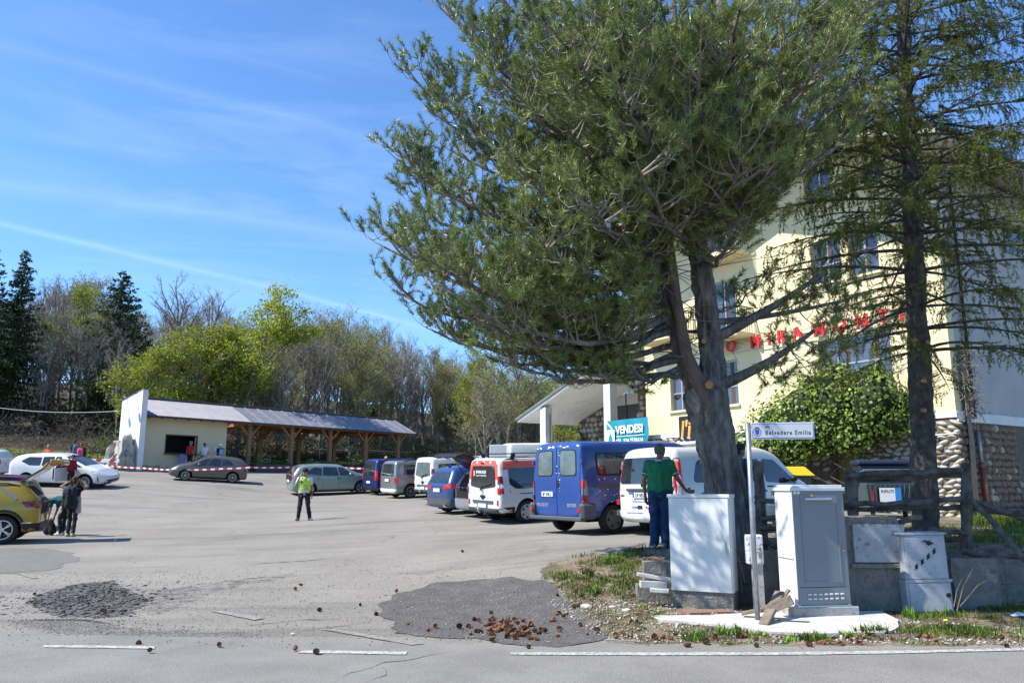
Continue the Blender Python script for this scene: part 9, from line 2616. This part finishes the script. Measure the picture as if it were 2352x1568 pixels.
# --- ivy mass against the hotel wall
def ivy():
 rng = np.random.RandomState(8)
 t = thing('ivy_bush', 'large glossy ivy mass growing against the hotel wall above the bins', 'bush', (13.6, 24.0, 0), (0, 0, HA))
 # lumpy outline given by blobs in wall coordinates (t, out, z, radius)
 blobs = [(2.2, 0.75, 4.35, 1.0), (3.4, 0.8, 4.55, 1.05), (4.7, 0.9, 4.25, 1.15), (5.8, 1.0, 3.7, 1.05), (6.9, 1.15, 3.1, 0.85), (2.6, 0.6, 3.75, 0.9), (3.8, 0.8, 3.75, 1.0), (5.0, 1.0, 3.5, 1.0), (6.3, 1.1, 3.15, 0.8),
             (1.7, 0.5, 3.7, 0.6), (4.9, 1.2, 3.1, 0.7), (5.9, 1.3, 2.95, 0.7), (7.2, 1.0, 2.95, 0.6), (3.3, 1.0, 5.2, 0.6), (2.2, 0.6, 5.15, 0.5), (4.4, 0.7, 5.1, 0.55), (1.2, 0.3, 4.3, 0.45), (3.0, 0.9, 3.2, 0.6)]
 P_ = []; Nn = []
 for i, b in enumerate(blobs):
  n = int(1000 * b[3] ** 2)
  d = rng.normal(size=(n, 3)); d /= np.linalg.norm(d, axis=1)[:, None]
  r = b[3] * rng.uniform(0.80, 1.10, n)
  for k in range(n):
   r[k] *= 1 + 0.22 * noise.noise(Vector(d[k]) * 2.6 + Vector((i, 0, 0)))
  p = np.array(b[:3]) + d * r[:, None]
  ok = p[:, 1] > 0.05
  for j, c in enumerate(blobs):
   if j != i: ok &= np.linalg.norm(p - np.array(c[:3]), axis=1) > c[3] * 0.72
  P_.append(p[ok]); Nn.append(d[ok])
 P_ = np.concatenate(P_); Nn = np.concatenate(Nn); n = len(P_)
 nn_ = Nn + rng.normal(size=(n, 3)) * 0.45; nn_[:, 2] += 0.3
 nn_ /= np.linalg.norm(nn_, axis=1)[:, None]
 a = np.cross(nn_, rng.normal(size=(n, 3))); a /= np.linalg.norm(a, axis=1)[:, None]
 b = np.cross(nn_, a)
 s = 0.050 * rng.uniform(0.6, 1.35, n)[:, None]
 V = np.stack([P_ - a * s * 1.1, P_ - b * s + nn_ * s * 0.2, P_ + a * s * 1.3, P_ + b * s + nn_ * s * 0.2], 1).reshape(-1, 3)
 print('ivy', n)
 link('leaves', np_mesh('leaves', V, np.arange(n * 4).reshape(-1, 4), [M['ivy']]), t)
 mb = MB(); rr = random.Random(3)
 for k in range(16):
  b_ = rr.choice(blobs); z0 = rr.uniform(0.8, 2.2)
  p = Vector((rr.uniform(2, 7), 0.3, z0)); e = Vector((b_[0] + rr.uniform(-.6, .6), b_[1] + rr.uniform(-.3, .5), b_[2] + rr.uniform(-.4, .5)))
  mb.tube(bez(p, p.lerp(e, 0.5) + Vector((rr.uniform(-.4, .4), 0.3, 0)), e, 4), [0.03, 0.022, 0.018, 0.012, 0.006], 4)
 mb.build('stems', M['bark_spruce'], t)
 # near-black balls stand in for the shade among the leaves and hide the wall
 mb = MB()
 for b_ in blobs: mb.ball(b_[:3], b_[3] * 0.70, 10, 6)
 o = mb.build('inner_shade_mass', mat('ivy_inner_shade', (0.012, 0.02, 0.006), (0.03, 0.045, 0.012), 9, 0.9), t); o['kind'] = 'stuff'
ivy()
# bare creeper on the corner
t = thing('dead_creeper', 'leafless twisted creeper hanging on the hotel corner', 'creeper', (13.6, 24.0, 0), (0, 0, HA))
mb = MB(); rr = random.Random(9)
for k in range(150):
 z0 = rr.uniform(3.9, 6.0); p = Vector((-0.12, -0.55 + rr.gauss(0, 0.16), z0)); pts_ = [p]
 dd = Vector((rr.uniform(-0.6, 0.05), rr.uniform(-1, 0.5), rr.uniform(-1, 0.4))).normalized()
 for j in range(7):
  dd = (dd + Vector((rr.uniform(-1, 1), rr.uniform(-1, 1), rr.uniform(-1, 1))) * 0.65).normalized(); q = pts_[-1] + dd * rr.uniform(0.06, 0.13); q.x = min(q.x, -0.08); pts_.append(q)
 mb.tube(pts_, [0.014 - 0.0015 * j for j in range(8)], 4, cap=False)
for k in range(5): mb.tube([(-0.1, -0.5 + 0.06 * k, 1.0), (-0.12, -0.6 + 0.05 * k, 3.0), (-0.1, -0.5 + 0.03 * k, 6.0)], [0.04, 0.03, 0.012], 5)
mb.build('creeper_stems', mat('pale_creeper', (0.20, 0.16, 0.13), (0.30, 0.25, 0.21), 9, 0.9), t, smooth=True)
# ------------------------------------------------------------------ litter, grass, stones
random.seed(21)
cm_ = [mat('pine_cone_brown', (0.16, 0.065, 0.03), (0.26, 0.12, 0.06), 30, 0.85), mat('pine_cone_dark', (0.07, 0.04, 0.028), (0.12, 0.07, 0.045), 30, 0.9)]
def cone_mesh(seed, m):
 rr = random.Random(seed); mb = MB()
 L_ = 0.075; n = 9
 mb.ball((0, 0, L_ * 0.48), (0.020, 0.020, L_ * 0.45), 7, 5)
 for i in range(n):
  f = (i + 0.5) / n; r = 0.033 * sin(pi * (0.12 + 0.80 * f)) ** 0.8; k = 8
  for j in range(k):
   a = 2 * pi * (j + 0.5 * (i % 2)) / k + rr.uniform(-.1, .1)
   c, s = cos(a), sin(a); z = L_ * f
   w = 0.011
   p = (c * r * 0.5, s * r * 0.5, z - 0.004); q = (c * r * 1.1, s * r * 1.1, z + 0.006)
   mb.add([p, (q[0] - s * w, q[1] + c * w, q[2]), (q[0] + c * .004, q[1] + s * .004, q[2] + 0.006), (q[0] + s * w, q[1] - c * w, q[2])], [(0, 1, 2, 3)])
 return mb.mesh('pine_cone', m)
cones = [cone_mesh(1, cm_[0]), cone_mesh(2, cm_[0]), cone_mesh(3, cm_[1])]
def put_cone(p, label, group, k=None, sc=1.0):
 o = link('pine_cone', cones[k if k is not None else random.choice((0, 0, 1, 2))], None, p + Vector((0, 0, 0.022)))
 o.rotation_euler = (random.uniform(1.2, 1.9), random.uniform(-.2, .2), random.uniform(0, 6.28))
 k_ = sc * random.uniform(0.5, 0.8); o.scale = (k_ * random.uniform(.8, 1.15), k_, k_ * random.uniform(1.0, 1.45))
 tag(o, label, 'pine cone', group)
for i in range(88):
 u = random.gauss(508, 24); v = 630 + random.gauss(0, 5.5) - abs(u - 508) * 0.03
 if not 448 < u < 592: u = random.uniform(455, 560)
 put_cone(ground(u, v, 0.008), 'brown pine cone in the heap on the dark tarmac patch', 'pine cones heaped on the dark patch')
for i in range(58):
 u = random.uniform(560, 1015); v = np.interp(u, [560, 620, 700, 900, 1015], [634, 640, 642, 643, 640]) + random.gauss(0, 2.6) - (random.random() ** 2) * 6
 put_cone(ground(u, v, 0.004), 'pine cone lying along the road edge below the cabinets', 'pine cones along the road edge')
for i in range(44):
 u = random.uniform(545, 745); v = random.uniform(590, 632)
 if 655 < u < 735 and v > 612: continue
 put_cone(ground(u, v, 0.004), 'pine cone among the weeds left of the white cabinet', 'pine cones among the weeds', sc=0.95)
for (u, v, lb) in ((395, 593, 'lone pine cone at the top left edge of the dark patch'), (360, 605.5, 'reddish pine cone left of the dark patch, below its corner'), (317, 611, 'lone pine cone midway between pothole and dark patch'), (375, 614.5, 'pine cone just left of the dark patch rim'),
                   (303, 586.5, 'pair of cones far out on the lot, the right one'), (296, 590, 'pair of cones far out on the lot, the left one'), (464, 552.5, 'single cone on the pale asphalt beyond the dark patch'), (219, 647, 'large dark pine cone on the road between two white dashes'),
                   (141, 643.5, 'flattened cone on the white dash at the left'), (147, 653, 'crushed cone below the left white dash'), (294, 651.8, 'cone at the left tip of the middle white dash'), (313, 653.5, 'cone just under the middle white dash'), (319, 655, 'crushed bits of cone under the middle white dash'),
                   (409, 625.5, 'big pale cone at the left end of the heap'), (427, 632, 'cone a little right of the pale one by the heap'), (107, 612.5, 'cone lying on the broken asphalt of the pothole'), (34.5, 595.5, 'cone at the left tip of the pothole'), (435, 628, 'dark cone between the pale one and the heap')):
 put_cone(ground(u, v, 0.006), lb, None, sc=0.95)
# pebbles and rubble
def scatter(name, label, n, sampler, smin, smax, m, seed, flat=0.6, off=0.0):
 rng = np.random.RandomState(seed)
 base = np.array([(1, 0, 0), (-1, 0, 0), (0, 1, 0), (0, -1, 0), (0, 0, 1), (0, 0, -1)], float)
 fb = np.array([(0, 2, 4), (2, 1, 4), (1, 3, 4), (3, 0, 4), (2, 0, 5), (1, 2, 5), (3, 1, 5), (0, 3, 5)])
 P_ = sampler(rng, n)
 z = terrain_np(P_[:, 0], P_[:, 1]) + off
 s = rng.uniform(0, 1, n) ** 4 * (smax - smin) + smin
 a = rng.uniform(0, 6.28, n)
 V = base[None] * rng.uniform(0.6, 1.3, (n, 6, 1)) + rng.normal(size=(n, 6, 3)) * 0.22
 V[..., 2] *= flat
 c, sn = np.cos(a)[:, None], np.sin(a)[:, None]
 X = V[..., 0] * c - V[..., 1] * sn; Y = V[..., 0] * sn + V[..., 1] * c
 V = np.stack([X, Y, V[..., 2]], -1) * s[:, None, None]
 V[..., 0] += P_[:, 0][:, None]; V[..., 1] += P_[:, 1][:, None]; V[..., 2] += (z + s * flat * 0.5)[:, None]
 F = (fb[None] + (np.arange(n) * 6)[:, None, None]).reshape(-1, 3)
 o = link(name, np_mesh(name, V.reshape(-1, 3), F, [m]))
 return tag(o, label, None, kind='stuff')
def poly_s(uv, g=None):
 pts = [tuple(ground(u, v)[:2]) for u, v in uv]
 xs_, ys_ = [p[0] for p in pts], [p[1] for p in pts]
 def f(rng, n):
  o_ = np.zeros((0, 2))
  while len(o_) < n:
   x, y = rng.uniform(min(xs_), max(xs_), n * 2), rng.uniform(min(ys_), max(ys_), n * 2)
   k = in_poly(x, y, pts); o_ = np.concatenate([o_, np.stack([x[k], y[k]], 1)])
  return o_[:n]
 return f
PIT_ = PIT_UV
cen = np.array([tuple(ground(85, 599)[:2])])[0]
dk = leafmat('black_asphalt_chips', (0.03, 0.03, 0.032), (0.17, 0.163, 0.155), 0, 0.9, clump=5)
gy = leafmat('pale_gravel', (0.20, 0.19, 0.17), (0.42, 0.40, 0.36), 0, 0.9)
scatter('rubble', 'broken black asphalt chunks filling the pothole', 2800, lambda rng, n: np.concatenate([poly_s(PIT_)(rng, n * 2 // 3), cen + rng.normal(size=(n - n * 2 // 3, 2)) * np.array([0.5, 0.6])]), 0.005, 0.048, dk, 1, 0.42, -0.004)
scatter('rubble', 'black crumbs strewn round the pothole', 1800, lambda rng, n: cen + rng.normal(size=(n, 2)) * np.array([1.0, 1.1]), 0.004, 0.018, dk, 2, 0.5)
scatter('gravel', 'loose gravel spread over the lot near the road', 9000, poly_s([(-40, 575), (380, 560), (560, 575), (600, 640), (300, 648), (-60, 645)]), 0.003, 0.013, gy, 3, 0.6, 0.004)
scatter('gravel', 'dark grit by the sunken seam', 1500, poly_s([(6, 619), (75, 616), (262, 631), (262, 638), (60, 636), (10, 628)]), 0.003, 0.014, gy, 6, 0.6, 0.004)
scatter('gravel', 'pale chippings on the verge', 7000, poly_s([(548, 600), (640, 600), (760, 612), (1024, 628), (1024, 645), (640, 643), (590, 634)]), 0.005, 0.024, leafmat('verge_chippings', (0.20, 0.18, 0.15), (0.55, 0.53, 0.48), 0, 0.9), 4, 0.6, 0.006)
scatter('gravel', 'grit spilled on the dark tarmac patch', 3200, poly_s([(386, 601), (430, 585), (512, 578), (556, 590), (600, 638), (512, 646), (392, 633)]), 0.004, 0.016, gy, 5, 0.6, 0.008)
for (u, v, s_, lb) in ((586, 607, 0.09, 'flat pale stone in the weeds left of the white cabinet'), (612, 607.5, 0.05, 'small pale stone right of the flat one'), (627, 611, 0.07, 'whitish stone lying nearest the reddish slab'), (293, 634.5, 0.03, 'small dark stone on the asphalt between two dashes')):
 rock('stone', lb, ground(u, v, 0.01), (s_, s_ * 0.7, s_ * 0.45), mat('verge_stone_%d' % u, (0.42, 0.39, 0.34), (0.52, 0.49, 0.43), 9, 0.9), int(u), 'stone', 2)
# grass tufts and weeds
def grass(name, label, pts, blade_n, hgt, m, seed, wdt=0.006, lean=0.5, rad=0.07):
 rng = np.random.RandomState(seed)
 pts = np.array(pts); n = len(pts)
 z = terrain_np(pts[:, 0], pts[:, 1])
 k = blade_n
 bx = pts[:, 0][:, None] + rng.normal(size=(n, k)) * rad; by = pts[:, 1][:, None] + rng.normal(size=(n, k)) * rad
 bz = np.repeat(z[:, None], k, 1)
 h = hgt * rng.uniform(0.4, 1.25, (n, k)) * rng.uniform(0.6, 1.3, n)[:, None]
 a = rng.uniform(0, 6.28, (n, k)); le = h * lean * rng.uniform(0.1, 1, (n, k))
 dx, dy = np.cos(a), np.sin(a)
 w = wdt * rng.uniform(0.6, 1.3, (n, k))
 px, py = -dy * w, dx * w
 v0 = np.stack([bx - px, by - py, bz - 0.01], -1); v1 = np.stack([bx + px, by + py, bz - 0.01], -1)
 m0 = np.stack([bx + dx * le * 0.35 + px * 0.8, by + dy * le * 0.35 + py * 0.8, bz + h * 0.6], -1)
 m1 = np.stack([bx + dx * le * 0.35 - px * 0.8, by + dy * le * 0.35 - py * 0.8, bz + h * 0.6], -1)
 tp = np.stack([bx + dx * le, by + dy * le, bz + h * 0.95], -1)
 V = np.stack([v0, v1, m0, m1, tp], 2).reshape(-1, 3)
 i = np.arange(n * k)[:, None] * 5
 F = np.concatenate([i + np.array([[0, 1, 2]]), i + np.array([[0, 2, 3]]), i + np.array([[3, 2, 4]])], 0)
 o = link(name, np_mesh(name, V, F, [m]))
 return tag(o, label, None, kind='stuff')
G1 = leafmat('fresh_grass', (0.05, 0.095, 0.012), (0.15, 0.21, 0.03), 0.35, 0.6)
G2 = leafmat('dry_grass', (0.22, 0.18, 0.09), (0.36, 0.31, 0.18), 0.3, 0.8)
G3 = leafmat('broad_weed', (0.10, 0.20, 0.02), (0.20, 0.32, 0.05), 0.35, 0.5)
def sample(uv, n, seed, clump=True):
 f = poly_s(uv); rng = np.random.RandomState(seed); out_ = []
 for x, y in f(rng, n * 12):
  if len(out_) >= n: break
  if clump and noise.noise(Vector((x * 1.5, y * 1.5, seed))) < 0.08 + rng.uniform(-.2, .12): continue
  out_.append((x, y))
 return out_
grass('grass', 'green grass on the mound left of the low wall', sample([(548, 578), (560, 560), (600, 553), (640, 549), (652, 575), (655, 600), (600, 612), (572, 600)], 330, 1), 14, 0.055, G1, 1)
grass('grass', 'short grass and moss on the verge before the cabinets', sample([(572, 600), (660, 592), (742, 604), (742, 615), (650, 620), (760, 634), (900, 638), (1024, 636), (1024, 644), (640, 642), (592, 630)], 260, 2), 10, 0.035, G1, 2)
grass('grass', 'grass right of the striped cabinet', sample([(955, 612), (1024, 590), (1040, 640), (905, 636), (900, 618)], 240, 3, True), 14, 0.065, G1, 3)
grass('grass', 'dry stalks and litter on the verge', sample([(560, 570), (640, 560), (745, 600), (900, 615), (1024, 610), (1024, 645), (640, 643), (585, 625)], 1100, 4, False), 8, 0.03, G2, 4, 0.003, 2.6)
grass('grass', 'grass on the terrace behind the fence', sample([(640, 547), (735, 545), (800, 540), (900, 530), (1040, 525), (1040, 560), (960, 552), (800, 552), (640, 549.5)], 500, 5), 12, 0.10, G1, 5)
grass('grass', 'tall grass below the stone corner of the hotel', [(p.x, p.y) for p in [ground(random.uniform(965, 1030), random.uniform(519, 527)) for _ in range(120)]], 14, 0.22, G1, 6, 0.010)
grass('grass', 'grass along the far bank behind the lot', [(x, bank_y(x) + random.uniform(0.2, 8)) for x in [random.uniform(-45, -22) for _ in range(1500)]], 8, 0.16, G1, 7, 0.02, 0.6, 0.3)
for i, (u, v, sz) in enumerate(((724, 634, 0.10), (738, 633.5, 0.10), (755, 636, 0.08), (695, 640, 0.10), (805, 641, 0.10), (819, 640, 0.09), (786, 642, 0.07), (866, 634, 0.11), (848, 636, 0.07), (880, 633, 0.09), (713, 607, 0.10), (648, 583, 0.14), (610, 563, 0.18), (584, 575, 0.14), (944, 612, 0.12), (910, 618, 0.12), (745, 597, 0.10), (596, 593, 0.12), (770, 622, 0.06))):
 g = ground(u, v)
 o = grass('weed', None, [(g.x + random.gauss(0, 0.05), g.y + random.gauss(0, 0.05)) for _ in range(5)], 16, sz, G3 if i % 3 != 1 else G1, 30 + i, 0.009, 0.9, 0.03)
 del o['kind']; tag(o, 'leafy green weed %s' % ('growing on the edge of the pale concrete slab' if 730 < u < 900 and v > 620 else ('in the verge near the road edge' if v > 625 else 'in the rough ground round the cabinets')), 'weed',
                       'weeds %s' % ('on the edge of the pale slab' if 730 < u < 900 and v > 620 else ('near the road edge' if v > 625 else 'round the cabinets')))
# tall dry stalks
for (u0, v0, u1, v1) in ((957, 610, 974, 566), (960, 606, 1005, 568), (954, 606, 962, 578)):
 a = at(u0, v0, 10.0); b = at(u1, v1, 10.0); c = (a + b) / 2
 mb = MB(); mb.tube([a - c, Vector((-(b.x - a.x) * 0.1, 0, 0.02)), b - c], [0.005, 0.004, 0.002], 4)
 o = mb.build('dry_stalk', G2); o.location = c; tag(o, 'tall thin dry grass stalk right of the striped cabinet', 'stalk', 'dry stalks right of the striped cabinet')
# dandelion, litter, branches
g = ground(946, 630)
t = thing('dandelion', 'single yellow dandelion flower in the verge near the road', 'flower', g)
mb = MB(); mb.tube([(0, 0, 0), (0.01, 0, 0.10)], 0.004, 5); mb.build('stem', G1, t)
mb = MB(); mb.ball((0.01, 0, 0.11), (0.026, 0.026, 0.014), 10, 5); mb.build('flower_head', mat('dandelion_yellow', (0.75, 0.55, 0.01)), t)
g = ground(1018, 617)
mb = MB(); mb.add([(-0.08, -0.03, 0.02), (0.09, -0.05, 0.03), (0.10, 0.04, 0.05), (-0.07, 0.06, 0.02), (0, 0, 0.07)], [(0, 1, 4), (1, 2, 4), (2, 3, 4), (3, 0, 4), (0, 3, 2, 1)])
o = mb.build('crumpled_wrapper', mat('blue_wrapper', (0.35, 0.45, 0.55), (0.6, 0.65, 0.7), 20, 0.3)); o.location = g; tag(o, 'crumpled pale blue wrapper in the grass at the right edge', 'litter')
def twig_thing(label, pts, r):
 c = pts[0]; mb = MB(); mb.tube([q - c for q in pts], [r, r * 0.8, r * 0.5][:len(pts)] if len(pts) <= 3 else [r * (1 - 0.7 * i / (len(pts) - 1)) for i in range(len(pts))], 5)
 o = mb.build('fallen_twig', M['twig'], None, smooth=True); o.location = c; tag(o, label, 'twig')
twig_thing('long thin fallen twig across the verge at the right', [ground(962, 600, 0.05), ground(985, 606, 0.08), ground(1005, 609, 0.05), ground(1016, 615, 0.03)], 0.010)
twig_thing('bent twig lying from the weeds to the slab edge', [ground(606, 616, 0.02), ground(640, 617, 0.06), ground(664, 620, 0.03)], 0.008)
twig_thing('straight twig lying at the road edge among the cones', [ground(605, 641, 0.02), ground(634, 643.5, 0.03), ground(650, 645, 0.01)], 0.009)
random.seed(8)
t = thing('brushwood', 'tangle of dead twigs beside the small box on its post', 'branches', at(750, 588, 10.95))
for k in range(12):
 a = Vector((random.uniform(-.15, .1), random.uniform(-.1, .1), random.uniform(-.05, .35)))
 d = Vector((random.uniform(-.25, .5), random.uniform(-.3, .3), random.uniform(-.3, .9))).normalized()
 mb = MB(); mb.tube([a, a + d * 0.2 + Vector((0, 0, .04)), a + d * random.uniform(0.3, 0.55)], [0.009, 0.007, 0.003], 4); mb.build('twig', M['twig'], t)
# needle litter
scatter('pine_litter', 'brown needles and bark flakes strewn over the verge', 9000, poly_s([(548, 578), (600, 555), (640, 552), (745, 598), (900, 612), (1030, 600), (1030, 645), (640, 643), (590, 634)]), 0.008, 0.030, leafmat('needle_litter', (0.09, 0.045, 0.022), (0.22, 0.13, 0.07), 0, 0.9), 9, 0.2, 0.004)
